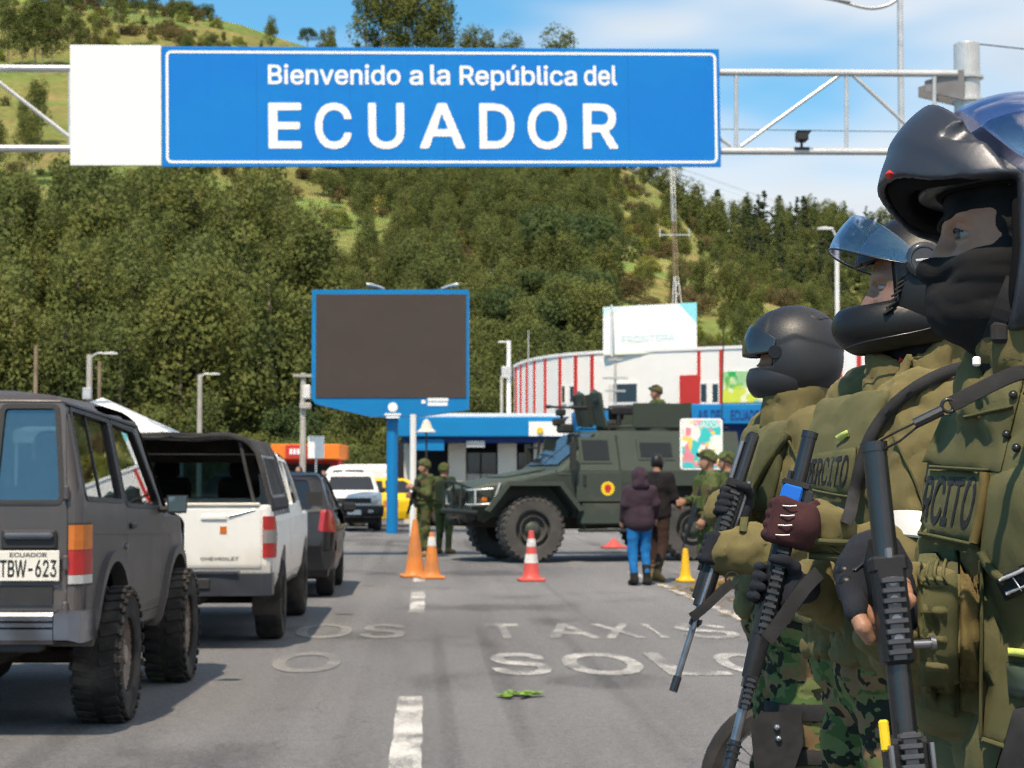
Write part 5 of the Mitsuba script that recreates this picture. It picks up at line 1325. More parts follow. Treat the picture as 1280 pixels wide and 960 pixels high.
    for x0, x1 in ((.18, .68), (-.68, -.18)):
        f = part(k, 'shield', hull([(x, y + d, z) for x in (x0, x1) for y, z in ((-1.55, 2.42), (-1.40, 3.02)) for d in (0, .035)] + [((x0 + x1) / 2 + .15, -1.43, 3.10)]), 'armour_green', False)
        part(f, 'vision_block', bx(((x0 + x1) / 2, -1.42, 2.86), (.24, .06, .10), .01, rx=-14), 'armour_glass', False)
    for x in (-.05, .68): part(k, 'shield', hull([(x, y, z) for y, z in ((-1.44, 2.44), (-1.34, 3.0), (-1.75, 2.46), (-1.66, 3.04))] + [(x + .03, y, z) for y, z in ((-1.44, 2.44), (-1.34, 3.0), (-1.75, 2.46), (-1.66, 3.04))]), 'armour_dark', False)
    part(k, 'vision_block', bx((.675, -2.62, 2.72), (.05, .45, .26), .01), 'armour_dark', False)
    part(k, 'vision_block', bx((.70, -2.62, 2.74), (.05, .36, .18), .01), 'armour_glass', False)
    gun = part(k, 'machine_gun', cat(rod((.0, -2.05, 2.74), (.0, -.62, 2.78), .022, 10), bx((0, -2.1, 2.72), (.12, .55, .15), .02), bx((.14, -2.0, 2.66), (.16, .26, .2), .02), rod((0, -2.0, 2.44), (0, -2.0, 2.66), .05, 8), rod((0, -.7, 2.777), (0, -.6, 2.78), .032, 8), rod((0, -1.7, 2.76), (0, -1.1, 2.77), .035, 8)), 'black_metal', 40)
    part(k, 'smoke_launcher', cat(*[rod((.78 + .0 * i, -1.75 - .16 * i, 2.46), (.95, -1.68 - .16 * i, 2.62), .045, 8) for i in range(3)]), 'armour_dark', False)
    part(k, 'jerrycan_rack', cat(bx((.1, -1.78, 2.44), (.5, .22, .18), .04)), 'armour_dark', False)
    part(k, 'roof_rail', cat(*[tube([(s * .86, -1.5, 2.32), (s * .86, -1.52, 2.40), (s * .86, -3.8, 2.40), (s * .86, -3.82, 2.32)], .015, 6) for s in (1, -1)]), 'armour_dark', False)
    part(k, 'antenna', cat(rod((-.8, -3.7, 2.3), (-.8, -3.75, 4.2), .012, 5)), 'black_metal', False)
    return Mx
APC_M = apc()
# ------------------------------------------------------------------ people: materials
def skin_fn(p, n, uv):
    return mikit.mix([0.40, 0.215, 0.140], [0.33, 0.165, 0.105], mikit.fbm(p.x * 60, p.y * 60, p.z * 60, 3))
mat('skin', mikit.proc(skin_fn), 0.5, 0.4)
weave = mikit.proc(lambda p, n, uv: 0.35 * mikit.noise(p.x * 900, p.y * 900, p.z * 900) + 0.8 * mikit.noise(p.x * 60, p.y * 60, p.z * 38), eps=3e-4)
def cloth(name, a, b, scale=14):
    return mat(name, tone(a, 0.22, scale, b), 0.9, 0.2, bump=weave, bump_scale=0.0016, sheen=0.2)
cloth('jacket_olive', (0.165, 0.138, 0.060), (0.112, 0.096, 0.043), 7)
cloth('vest_olive', (0.118, 0.112, 0.052), (0.088, 0.086, 0.040), 16)
cloth('webbing_olive', (0.088, 0.088, 0.040), (0.066, 0.068, 0.032), 25)
cloth('velcro_tan', (0.150, 0.115, 0.045), (0.11, 0.082, 0.032), 60)
cloth('balaclava', (0.012, 0.012, 0.013), (0.020, 0.020, 0.021), 12)
cloth('glove_black', (0.016, 0.018, 0.024), (0.026, 0.028, 0.036), 20)
cloth('glove_maroon', (0.060, 0.024, 0.026), (0.040, 0.017, 0.019), 20)
cloth('strap_black', (0.026, 0.026, 0.028), (0.038, 0.038, 0.040), 30)
cloth('purple_coat', (0.050, 0.032, 0.045), (0.036, 0.023, 0.034), 9)
cloth('dark_coat', (0.018, 0.015, 0.017), (0.014, 0.012, 0.014), 9)
cloth('blue_jeans', (0.018, 0.17, 0.46), (0.012, 0.12, 0.34), 6)
cloth('brown_trousers', (0.045, 0.028, 0.022), (0.04, 0.022, 0.017), 8)
cloth('blue_shirt', (0.02, 0.20, 0.50), (0.015, 0.15, 0.4), 6)
cloth('boot_black', (0.014, 0.014, 0.014), (0.03, 0.028, 0.026), 15)
cloth('boot_tan', (0.22, 0.16, 0.07), (0.16, 0.11, 0.05), 15)
mat('hair_black', (0.012, 0.010, 0.009), 0.45, 0.4)
def camo(name, s, cols):
    def fn(p, n, uv):
        a = mikit.fbm(p.x * 9 * s, p.y * 9 * s, p.z * 11 * s, 3); b = mikit.fbm(p.x * 11 * s + 7, p.y * 11 * s, p.z * 14 * s + 3, 3); c = mikit.fbm(p.x * 14 * s, p.y * 14 * s + 5, p.z * 18 * s + 9, 3)
        q = mikit.mix(cols[0], cols[1], mikit.smoothstep(0.50, 0.53, a))
        q = mikit.mix(q, cols[2], mikit.smoothstep(0.56, 0.585, b))
        return mikit.mix(q, cols[3], mikit.smoothstep(0.585, 0.61, c))
    return mat(name, mikit.proc(fn), 0.9, 0.2, bump=weave, bump_scale=0.0016)
camo('camo_cloth', 1.9, ([0.060, 0.105, 0.034], [0.125, 0.155, 0.058], [0.20, 0.135, 0.072], [0.020, 0.024, 0.016]))
camo('camo_far', 0.45, ([0.060, 0.085, 0.028], [0.100, 0.120, 0.045], [0.10, 0.085, 0.04], [0.03, 0.035, 0.018]))
def shell_fn(p, n, uv): return mi.Color3f(0.020, 0.0215, 0.026) * (0.9 + 0.2 * mikit.fbm(p.x * 30, p.y * 30, p.z * 30, 2))
mat('helmet_matte', mikit.proc(shell_fn), 0.46, 0.5)
mat('helmet_grey', tone((0.050, 0.055, 0.070), 0.06, 20), 0.36, 0.5, 0.35)
mat('helmet_black', (0.009, 0.009, 0.010), 0.42, 0.4)
mat('helmet_liner', (0.010, 0.010, 0.011), 0.95, 0.1)
mat('eye_white', (0.20, 0.165, 0.15), 0.15, 0.5, clearcoat=1.0)
mat('eye_iris', (0.035, 0.018, 0.010), 0.1, 0.5, clearcoat=1.0)
mat('gunmetal', tone((0.020, 0.021, 0.025), 0.2, 30), 0.26, 0.6, 0.4, clearcoat=1.0, clearcoat_gloss=0.86)
mat('rail_metal', tone((0.13, 0.13, 0.14), 0.25, 40), 0.3, 0.5, 0.7)
mat('gun_polymer', tone((0.014, 0.014, 0.016), 0.2, 30), 0.5, 0.4)
mat('gun_steel', tone((0.30, 0.30, 0.32), 0.25, 20), 0.28, 0.5, 0.85)
mat('gun_blue', (0.01, 0.14, 0.62), 0.35, 0.5)
mat('buckle_green', (0.055, 0.080, 0.060), 0.45, 0.4)
mat('hi_vis', (0.55, 0.62, 0.16), 0.5, 0.4)
scene['visor_clear'] = {'type': 'thindielectric', 'int_ior': 1.75, 'specular_transmittance': rgb((0.80, 0.83, 0.95))}
scene['visor_mirror'] = {'type': 'thindielectric', 'int_ior': 2.3, 'specular_transmittance': rgb((0.74, 0.76, 0.90)), 'specular_reflectance': rgb((0.9, 0.9, 1.0))}
scene['visor_smoke'] = {'type': 'twosided', 'bsdf': {'type': 'principled', 'base_color': rgb((0.010, 0.012, 0.018)), 'roughness': 0.06, 'specular': 0.8, 'clearcoat': 1.0}}

# ------------------------------------------------------------------ figure builder: a skeleton of joints under a smooth skin
def template(s=1.0, lean=0.0):
    j = dict(pelvis=(0, 0, .96), waist=(0, 0, 1.10), chest=(0.0, 0, 1.32), neck=(-.015, 0, 1.49), head=(.015, 0, 1.635),
             shL=(-.01, .195, 1.43), shR=(-.01, -.195, 1.43), elL=(-.03, .25, 1.14), elR=(-.03, -.25, 1.14), wrL=(.06, .25, .90), wrR=(.06, -.25, .90),
             hipL=(0, .095, .93), hipR=(0, -.095, .93), knL=(.03, .105, .51), knR=(.03, -.105, .51), anL=(-.01, .11, .09), anR=(-.01, -.11, .09), toL=(.16, .13, .035), toR=(.16, -.13, .035))
    return {k: np.array(v, float) * s for k, v in j.items()}

def torso_d(p, j, s=1.0, k=.12):
    L = np.array([0, 1.0, 0])
    d = cap_d(p, j['chest'] - L * .095 * s, j['chest'] + L * .095 * s, .115 * s, .115 * s)
    d = smin(d, cap_d(p, j['waist'] - L * .07 * s, j['waist'] + L * .07 * s, .108 * s, .108 * s), k)
    d = smin(d, cap_d(p, j['pelvis'] - L * .08 * s, j['pelvis'] + L * .08 * s, .118 * s, .118 * s), k)
    d = smin(d, cap_d(p, j['shL'] * [1, .8, 1], j['shR'] * [1, .8, 1], .062 * s, .062 * s), .07)
    return smin(d, cap_d(p, j['neck'], j['head'] - [0.02, 0, .04 * s], .058 * s, .055 * s), .05)

def arms_d(p, j, s=1.0, cut=1.0, sides='LR'):
    d = np.full(len(p), 9.0, np.float32)
    for q in sides:
        e = j['el' + q]; w = e + (j['wr' + q] - e) * cut
        d = np.minimum(d, smin(cap_d(p, j['sh' + q], e, .060 * s, .047 * s), cap_d(p, e, w, .047 * s, .034 * s), .03))
    return d

def legs_d(p, j, s=1.0, cut=1.0):
    d = np.full(len(p), 9.0, np.float32)
    for q in 'LR':
        d = np.minimum(d, smin(cap_d(p, j['hip' + q], j['kn' + q], .092 * s, .060 * s), cap_d(p, j['kn' + q], j['kn' + q] + (j['an' + q] - j['kn' + q]) * cut, .060 * s, .044 * s), .04))
    return d

def head_d(p, c, s=1.0, detail=False):
    o = (p - np.asarray(c, np.float32)) / s
    d = ell_d(o, (-.005, 0, .025), (.098, .078, .108))
    d = smin(d, ell_d(o, (.030, 0, -.045), (.062, .060, .080)), .04)
    d = smin(d, cap_d(o, (.088, 0, .004), (.112, 0, -.038), .010, .016), .022)
    if detail:
        d = smin(d, cap_d(o, (.084, -.040, .021), (.084, .040, .021), .011, .011), .018)
        for q in (-1, 1):
            d = smax(d, -ell_d(o, (.098, q * .031, -.002), (.020, .021, .014)), .012)
            d = smin(d, ell_d(o, (.070, q * .042, -.038), (.024, .022, .020)), .025)
            ey = np.abs(np.linalg.norm(o - np.array([.079, q * .032, -.001], np.float32), axis=1) - .0135) - .0022
            lid = smax(ey, -(np.abs(o[:, 2] + .001 + .10 * np.abs(o[:, 1] - q * .032)) - .0048 + .10 * np.abs(o[:, 1] - q * .032)), .003)
            d = smin(d, lid, .004)
        d = smin(d, cap_d(o, (.088, 0, -.085), (.090, 0, -.086), .022, .022), .03)
    for q in (-1, 1): d = smin(d, ell_d(o, (-.01, q * .078, -.005), (.022, .010, .032)), .01)
    return d * s

def wrinkle(p, amp, f, seed=0, sq=(1, 1, 1), pw=3):
    q = p * np.asarray(sq, np.float32) * f
    n = meshkit.noise(q + seed * 3.7, seed); m = meshkit.noise(q * 2.3 + 1.7, seed + 5)
    r = (1 - np.abs(2 * n - 1)) ** pw
    return (amp * (r - 0.35) + amp * 0.35 * ((1 - np.abs(2 * m - 1)) ** 3 - .3)).astype(np.float32)

def grip(c, a, r, n0, wrist, s=1.0, seg=(45, 100, 155, 200), thumb=True, flip=1, spread=.0215, fr=.0098):
    """Capsules (a, b, r1, r2, tag) of a hand closed round a bar: c a point on its axis, a its direction, n0 the way from the axis to the back of the hand."""
    a = np.asarray(a, float); a = a / np.linalg.norm(a)
    n0 = np.asarray(n0, float); n0 = n0 - a * (a @ n0); n0 /= np.linalg.norm(n0)
    b = np.cross(a, n0) * flip
    P = lambda th, rad, t: np.asarray(c, float) + a * t * s + (r + rad * s) * (n0 * math.cos(math.radians(th)) + b * math.sin(math.radians(th)))
    C = []
    for t in (-.032, -.011, .011, .032): C.append((P(-35, .015, t * .9), P(50, .013, t), .016 * s, .0135 * s, 'palm'))
    C.append((P(-35, .017, -.02), P(-35, .017, .02), .018 * s, .018 * s, 'palm'))
    lens = (.92, 1.0, .97, .82)
    for i in range(4):
        t = (-1.5 + i) * spread
        th = [seg[0]] + [seg[0] + (q - seg[0]) * lens[i] for q in seg[1:]]
        for q in range(3): C.append((P(th[q], .0105, t), P(th[q + 1], .0105, t), (fr - .0007 * q) * s, (fr - .0007 * (q + 1)) * s, 'finger%d' % q))
        C.append((P(seg[0], .0125, t), P(seg[0] + 6, .0125, t), .0112 * s, .0112 * s, 'knuckle'))
    if thumb:
        C += [(P(-35, .012, .03), P(-75, .013, .048), .0135 * s, .012 * s, 'thumb0'), (P(-75, .013, .048), P(-112, .011, .055), .0115 * s, .010 * s, 'thumb1'), (P(-112, .011, .055), P(-150, .010, .052), .010 * s, .0085 * s, 'thumb2')]
    C.append((P(-20, .018, 0), np.asarray(wrist, float), .027 * s, .031 * s, 'wrist'))
    return C

def caps_d(p, C, grow=0.0, tags=None, k=.0035):
    d = np.full(len(p), 9.0, np.float32)
    for a, b, r1, r2, t in C:
        if tags is None or t in tags: d = smin(d, cap_d(p, a, b, r1 + grow, r2 + grow), k if t.startswith('finger') or t.startswith('thumb') else .012)
    return d

def caps_box(C, pad):
    q = np.array([c[0] for c in C] + [c[1] for c in C])
    return q.min(0) - pad, q.max(0) + pad

def jbox(j, names, pad):
    q = np.array([j[n] for n in names])
    return q.min(0) - pad, q.max(0) + pad

def hood_helmet(k, c, s, m, goggles=False):
    """Combat helmet with a rail and a short mount, on a head at c."""
    f = lambda p: smax(smax(ell_d(p, np.asarray(c) + [-.005, 0, .03], (.128 * s, .112 * s, .128 * s)), -ell_d(p, np.asarray(c) + [0, 0, .01], (.108 * s, .092 * s, .11 * s)), .01),
                       (np.asarray(c)[2] + .015 - .05 * np.clip((p[:, 0] - c[0]) * -1 / .1, -.6, 1)) - p[:, 2], .008)
    h = part(k, 'helmet', surfnet(f, np.asarray(c) - .17 * s, np.asarray(c) + .19 * s, .011), m, True)
    part(h, 'mount', bx(np.asarray(c) + [.125 * s, 0, .085 * s], (.03, .05, .05), .01), 'black_metal', False)
    part(h, 'chin_strap', cat(*[tube([np.asarray(c) + [.0, q * .088, .01], np.asarray(c) + [.03, q * .075, -.06], np.asarray(c) + [.06, 0, -.115]], .007, 5) for q in (-1, 1)]), 'strap_black', True)
    if goggles: part(h, 'goggles', tube(spline([np.asarray(c) + [-.02, -.115, .06], np.asarray(c) + [.10, -.07, .075], np.asarray(c) + [.135, 0, .08], np.asarray(c) + [.10, .07, .075], np.asarray(c) + [-.02, .115, .06]], 3), .018, 6), 'black_metal', True)
    return h

def far_person(label, M, j, s=1.0, top='camo_far', legs='camo_far', boots='boot_tan', hat='helmet', vest=None, hem=.90, res=.02, pack=None, hood=None, hair=None, gl=None, grp=None):
    """A whole figure at middle distance: one body with clothes as its children."""
    k = thing('person', label, 'person', M, grp)
    hands = []
    for q in 'LR':
        d_ = j['wr' + q] - j['el' + q]; d_ = d_ / np.linalg.norm(d_); e = j['wr' + q]
        x = np.cross(d_, [0, 1.0, 0]); x /= np.linalg.norm(x) + 1e-9
        for t in (-1.5, -.5, .5, 1.5): hands.append((e + d_ * .05 + x * .018 * t, e + d_ * .085 + x * .020 * t, .011, .011, 'f')); hands.append((e + d_ * .085 + x * .020 * t, e + d_ * .14 - np.cross(x, d_) * .02 + x * .020 * t, .010, .009, 'f'))
        hands.append((e, e + d_ * .07, .032, .036, 'palm')); hands.append((e + d_ * .03 + x * .03, e + d_ * .09 + x * .055, .013, .010, 'thumb'))
    def bd(p):
        d = smin(torso_d(p, j, s), arms_d(p, j, s), .04); d = smin(d, legs_d(p, j, s), .05)
        for a, b in (('anL', 'toL'), ('anR', 'toR')): d = smin(d, cap_d(p, j[a], j[b], .042, .035), .03)
        d = np.minimum(d, caps_d(p, hands)); return smin(d, head_d(p, j['head'], s), .03)
    lo, hi = jbox(j, list(j), .17)
    part(k, 'body', surfnet(bd, lo, hi, .015 if res < .02 else .018), 'skin', True)
    lo, hi = jbox(j, ['shL', 'shR', 'elL', 'elR', 'wrL', 'wrR', 'pelvis', 'head'], .15)
    def jk(p):
        d = smin(torso_d(p, j, s) - .022, arms_d(p, j, s, .94) - .02, .05)
        d = smax(d, p[:, 2] - (j['neck'][2] + .03), .02)
        return smax(d, hem * s - p[:, 2], .02) + wrinkle(p, .007, 10, 3)
    if hem < .9: jk0 = jk; jk = lambda p: smin(jk0(p), smax(cap_d(p, j['pelvis'] + [0, -.06, -.02], j['pelvis'] + [0, .06, -.02], .155 * s, .155 * s), np.maximum(hem * s - p[:, 2], p[:, 2] - 1.05 * s), .03), .05)
    part(k, 'jacket', surfnet(jk, lo, hi, res), top, True)
    lo, hi = jbox(j, ['hipL', 'hipR', 'knL', 'knR', 'anL', 'anR', 'pelvis'], .17)
    def tr(p):
        d = smin(legs_d(p, j, s, .92) - .018, smax(torso_d(p, j, s) - .012, p[:, 2] - 1.02 * s, .01), .04)
        return d + wrinkle(p, .008, 10, 7, (1, 1, 1.6))
    part(k, 'trousers', surfnet(tr, lo, hi, res), legs, True)
    for q in 'LR':
        f = lambda p: smax(smin(cap_d(p, j['kn' + q] + (j['an' + q] - j['kn' + q]) * .55, j['an' + q], .058, .054), cap_d(p, j['an' + q] - [.03, 0, .035], j['to' + q], .054, .046), .03), -p[:, 2] + .002, .008)
        lo, hi = jbox(j, ['an' + q, 'to' + q, 'kn' + q], .1)
        part(k, 'boot', surfnet(f, lo, hi, .014), boots, True)
        if gl: part(k, 'glove', surfnet(lambda p: caps_d(p, [c for c in hands if np.linalg.norm(c[0] - j['wr' + q]) < .12], .006), *caps_box([c for c in hands if np.linalg.norm(c[0] - j['wr' + q]) < .12], .05), .012), gl, True)
    if hat == 'helmet': hood_helmet(k, j['head'], s, 'camo_far')
    if hair: part(k, 'hair', surfnet(lambda p: smax(head_d(p, j['head'], s) - .016, np.minimum(p[:, 0] - j['head'][0] - .045, j['head'][2] - .01 - p[:, 2] + 2 * np.maximum(p[:, 0] - j['head'][0] + .03, -.05)), .02), j['head'] - .16, j['head'] + .16, .012), hair, True)
    if vest:
        v = part(k, 'vest', surfnet(lambda p: smax(smax(torso_d(p, j, s) - .052, np.maximum(p[:, 2] - 1.45 * s, 1.02 * s - p[:, 2]), .02), -np.minimum(np.linalg.norm(p - j['shL'], axis=1), np.linalg.norm(p - j['shR'], axis=1)) + .115, .02), *jbox(j, ['pelvis', 'shL', 'shR', 'neck'], .16), res), vest, True)
        for y in (-.11, 0, .11): part(v, 'pouch', bx((j['waist'][0] + .165 * s, y, 1.12 * s), (.06, .085, .16), .015), vest, False)
        part(v, 'belt', surfnet(lambda p: smax(torso_d(p, j, s) - .045, np.abs(p[:, 2] - .985 * s) - .025, .005), *jbox(j, ['pelvis'], .22), .016), 'webbing_olive', True)
    if pack: part(k, 'backpack', surfnet(lambda p: box_d(p, j['chest'] + [-.20, 0, -.06], (.09, .145, .22), .06) + wrinkle(p, .012, 9, 2), j['chest'] - [.36, .2, .34], j['chest'] + [0, .2, .22], .016), pack, True)
    if hood: part(k, 'hood', surfnet(lambda p: smax(smin(ell_d(p, j['head'] + [-.02, 0, .0], (.125, .108, .145)), cap_d(p, j['neck'] + [-.06, -.06, .02], j['neck'] + [-.06, .06, .02], .06, .06), .05), -ell_d(p, j['head'] + [.10, 0, -.02], (.10, .075, .11)), .02) + wrinkle(p, .010, 11, 4), j['head'] - [.24, .2, .24], j['head'] + [.2, .2, .2], .013), hood, True)
    return k

def rifle_far(k, a, b, up=(0, 0, 1)):
    """A slung rifle from butt a to muzzle b, a thing held by a person."""
    a, b = np.asarray(a, float), np.asarray(b, float); d = b - a; L = np.linalg.norm(d); d /= L; u = np.asarray(up, float); u = u - d * (u @ d); u /= np.linalg.norm(u)
    part(k, 'stock', hull([a + u * z + np.cross(d, u) * w for z in (-.06, .03) for w in (-.018, .018)] + [a + d * .24 + u * z + np.cross(d, u) * w for z in (-.02, .03) for w in (-.016, .016)]), 'gun_polymer', False)
    part(k, 'receiver', hull([a + d * t + u * z + np.cross(d, u) * w for t in (.22, .52) for z in (-.03, .04) for w in (-.02, .02)]), 'gunmetal', False)
    part(k, 'magazine', hull([a + d * (.38 + t) + u * z + np.cross(d, u) * w for t, z in ((0, -.03), (.06, -.03), (.04, -.18), (.10, -.17)) for w in (-.012, .012)]), 'gun_polymer', False)
    part(k, 'handguard', rod(a + d * .50, a + d * .72, .026, 8), 'gun_polymer'); part(k, 'barrel', rod(a + d * .7, b, .011, 8), 'gunmetal')

# --- the two soldiers in the road by the orange cones
j = template(1.0); j['elL'] = np.array([.06, .27, 1.15]); j['wrL'] = np.array([.26, .10, 1.25]); j['elR'] = np.array([.04, -.26, 1.13]); j['wrR'] = np.array([.25, -.06, 1.12])
M = xf((-1.585, 36.4, 0), 205)
far_person('camouflaged soldier standing side on beside the orange cones, arms raised to the chest', M, j, 1.0, vest='camo_far', gl='skin')
k = thing('rifle', 'dark rifle slung across the chest of the soldier by the orange cones', 'rifle', M); rifle_far(k, (.20, .18, 1.40), (.26, -.25, .72))
j = template(.97); j['elL'] = np.array([.10, .25, 1.12]); j['wrL'] = np.array([.28, .13, 1.10]); j['toL'] = np.array([.15, .16, .035])
far_person('second camouflaged soldier just behind and right of the one by the cones', xf((-1.30, 38.2, 0), 60), j, .97, vest='vest_olive', gl='skin')
# --- civilians walking before the armoured vehicle
j = template(.88); j['elR'] = np.array([-.02, -.22, 1.08]); j['wrR'] = np.array([.10, -.24, .90]); j['elL'] = np.array([-.02, .21, 1.08]); j['wrL'] = np.array([.10, .21, .86]); j['knR'] = np.array([.06, -.09, .49]); j['anL'] = np.array([-.07, .09, .1]); j['toL'] = np.array([.08, .10, .035])
far_person('pedestrian seen from behind in a hooded purple jacket, bright blue jeans and black boots', xf((1.70, 26.7, 0), 100), j, .82, 'purple_coat', 'blue_jeans', 'boot_black', None, hem=.84, hood='purple_coat')
j = template(1.0); j['knL'] = np.array([.16, .10, .53]); j['anL'] = np.array([.10, .11, .10]); j['toL'] = np.array([.26, .12, .04]); j['knR'] = np.array([-.02, -.10, .50]); j['anR'] = np.array([-.22, -.10, .14]); j['toR'] = np.array([-.07, -.11, .04]); j['elR'] = np.array([.02, -.26, 1.15]); j['wrR'] = np.array([.24, -.22, 1.05])
far_person('pedestrian in a dark coat and brown trousers walking behind the purple jacket', xf((2.00, 27.6, 0), 60), j, .88, 'dark_coat', 'brown_trousers', 'boot_tan', None, hem=.80, hair='hair_black')
# --- soldiers on the right
j = template(1.0); j['elL'] = np.array([.04, .27, 1.14]); j['wrL'] = np.array([.14, .22, .92]); j['elR'] = np.array([.08, -.25, 1.14]); j['wrR'] = np.array([.30, -.06, 1.12])
M = xf((2.47, 25.2, 0), 195)
far_person('helmeted soldier in camouflage and vest facing left beside the yellow cone', M, j, 1.0, vest='camo_far', res=.017, gl='skin')
k = thing('rifle', 'rifle held low by the soldier beside the yellow cone', 'rifle', M); rifle_far(k, (.12, .12, 1.32), (.34, -.02, .55))
j = template(1.0); j['wrL'] = np.array([.24, .16, 1.10]); j['elL'] = np.array([.04, .27, 1.13])
far_person('soldier in pale camouflage standing behind the one beside the yellow cone', xf((2.86, 26.6, 0), 170), j, 1.0, vest='vest_olive', gl='skin')
# --- gunner in the turret
j = template(1.0); j['elL'] = np.array([.14, .26, 1.22]); j['wrL'] = np.array([.36, .10, 1.28]); j['elR'] = np.array([.14, -.26, 1.22]); j['wrR'] = np.array([.36, -.08, 1.28])
GP = np.eye(4); GP[:3, 3] = (0, -2.75, 1.42)
GM = np.asarray(APC_M) @ GP @ xf((0, 0, 0), 90)
far_person('soldier in the roof turret, helmet and shoulders above the shields', GM, j, 1.0, vest='camo_far', gl='skin')
# --- bystanders by the cars
for lb, px, Y, h, tp, lg, rz in (('bystander in a bright blue shirt between the parked cars and the shop', 374, 52, .99, 'blue_shirt', 'dark_coat', 250), ('bystander in a dark jacket before the orange shop front', 404, 70, .98, 'dark_coat', 'brown_trousers', 300), ('bystander in a blue top near the white tent', 340, 66, .97, 'blue_shirt', 'blue_jeans', 100)):
    j = template(h); j['wrL'] = np.array([.12, .27, .90])
    far_person(lb, xf(((px - 640) / FPX * Y, Y, 0), rz), j, h, tp, lg, 'boot_black', None, hair='hair_black', res=.024)
# --- information panel held up beside them
def panel_fn(p, n, uv):
    a = mikit.fbm(p.x * 5, p.z * 5, 2.0, 3); b = mikit.fbm(p.x * 9 + 5, p.z * 8, 6.0, 2); c = mikit.noise(p.x * 12, p.z * 12, 9.0)
    q = mikit.mix([0.05, 0.55, 0.55], [0.85, 0.85, 0.80], mikit.smoothstep(0.50, 0.56, a))
    q = mikit.mix(q, [0.75, 0.25, 0.32], mikit.smoothstep(0.60, 0.66, b)); return mikit.mix(q, [0.80, 0.62, 0.15], mikit.smoothstep(0.72, 0.8, c))
mat('panel_print', mikit.proc(panel_fn), 0.5, 0.4)
pn = thing('information_panel', 'white framed panel with a bright turquoise and pink print before the armoured vehicle', 'sign')
a, b = at(850, 523, 29.0), at(903.5, 587, 29.0)
o = sbox(a[0], b[2], b[0], a[2]).buffer(-.05).buffer(.05)
part(pn, 'frame', prism(o, 29.0, 29.04), 'sign_white', False); part(pn, 'print', prism(o.buffer(-.03), 28.99, 28.998), 'panel_print', False)
tx = meshkit.text_mesh('ECUADOR', .085, .004, True); v = tx.vertices
part(pn, 'lettering', trimesh.Trimesh(np.c_[a[0] + .10 + v[:, 0] * .86, 28.988 - v[:, 2], a[2] - .135 + v[:, 1]], tx.faces, process=False), 'sign_white', False)
for x in (a[0] + .42,): part(pn, 'post', rod((x, 29.06, 0), (x, 29.06, b[2] + .3), .025, 8), 'galvanised')
# ------------------------------------------------------------------ the three soldiers in the foreground
def local(M): return lambda px, py, Y: (np.linalg.inv(M) @ np.r_[at(px, py, Y), 1])[:3]

def head_frame(M, pos, rz, pitch=0.0):
    """Matrix from a head's own frame (x ahead, y left, z up) to the figure's frame."""
    W = xf(tuple(at(*pos)), rz) @ xf((0, 0, 0), 0, 1, 0, pitch)
    return np.linalg.inv(M) @ W

def mpart(parent, name, mesh, H, bsdf, smooth=True, label=None):
    m = tm(mesh).copy(); m.apply_transform(H)
    return part(parent, name, m, bsdf, smooth, label)

def shell_d(p, grow=0.0):
    d = ell_d(p, (-.012, 0, .006), (.150 + grow, .126 + grow, .142 + grow))
    return smin(d, ell_d(p, (-.018, 0, -.060), (.118 + grow, .114 + grow, .090 + grow)), .06)
def ry_(p, c, deg):
    """Rotates points about the y axis through c: positive raises the front."""
    a = math.radians(deg); q = p - np.asarray(c, np.float32)
    return np.c_[q[:, 0] * math.cos(a) + q[:, 2] * math.sin(a), q[:, 1], -q[:, 0] * math.sin(a) + q[:, 2] * math.cos(a)].astype(np.float32) + np.asarray(c, np.float32)
def band_shell(c, r, th, z0, z1, x0, rot, piv=(0, 0, -.01), ext_=None, k=.006):
    def f(p):
        q = ry_(p, piv, rot)
        e = ell_d(q, c, r)
        d = smax(e, -(e + th), .003)
        return smax(smax(d, np.maximum(z0 - q[:, 2], q[:, 2] - z1), k), x0 - q[:, 0], k)
    return f
sig = lambda x: 1 / (1 + np.exp(-np.clip(x, -30, 30)))

def visor_patch(c, r, az, e0, e1, th, rot, piv, n=44, m=14):
    """A curved visor: a patch of an ellipsoid, narrowing to its pivots, raised by rot degrees."""
    A, E = np.meshgrid(np.linspace(-az, az, n), np.linspace(0, 1, m), indexing='ij')
    sh = 1 - .62 * (np.abs(A) / az) ** 3; mid = (e0 + e1) / 2
    el = np.radians(mid + (e0 + (e1 - e0) * E - mid) * sh); a = np.radians(A)
    def srf(g): return np.stack([c[0] + (r[0] + g) * np.cos(el) * np.cos(a), c[1] + (r[1] + g) * np.cos(el) * np.sin(a), c[2] + (r[2] + g) * np.sin(el)], -1).reshape(-1, 3)
    v = ry_(np.vstack([srf(0), srf(-th)]).astype(np.float32), piv, -rot); N = n * m
    i, j = np.meshgrid(np.arange(n - 1), np.arange(m - 1), indexing='ij'); q = (i * m + j).ravel()
    F = np.vstack([np.c_[q, q + m, q + m + 1], np.c_[q, q + m + 1, q + 1]])
    ring = [x * m for x in range(n)] + [(n - 1) * m + y for y in range(1, m)] + [x * m + m - 1 for x in range(n - 2, -1, -1)] + [y for y in range(m - 2, 0, -1)]
    S = []
    for x, y in zip(ring, ring[1:] + ring[:1]): S += [[x, y, y + N], [x, y + N, x + N]]
    mm = trimesh.Trimesh(v, np.vstack([F, F[:, ::-1] + N, S]), process=False); mm.fix_normals(); return mm

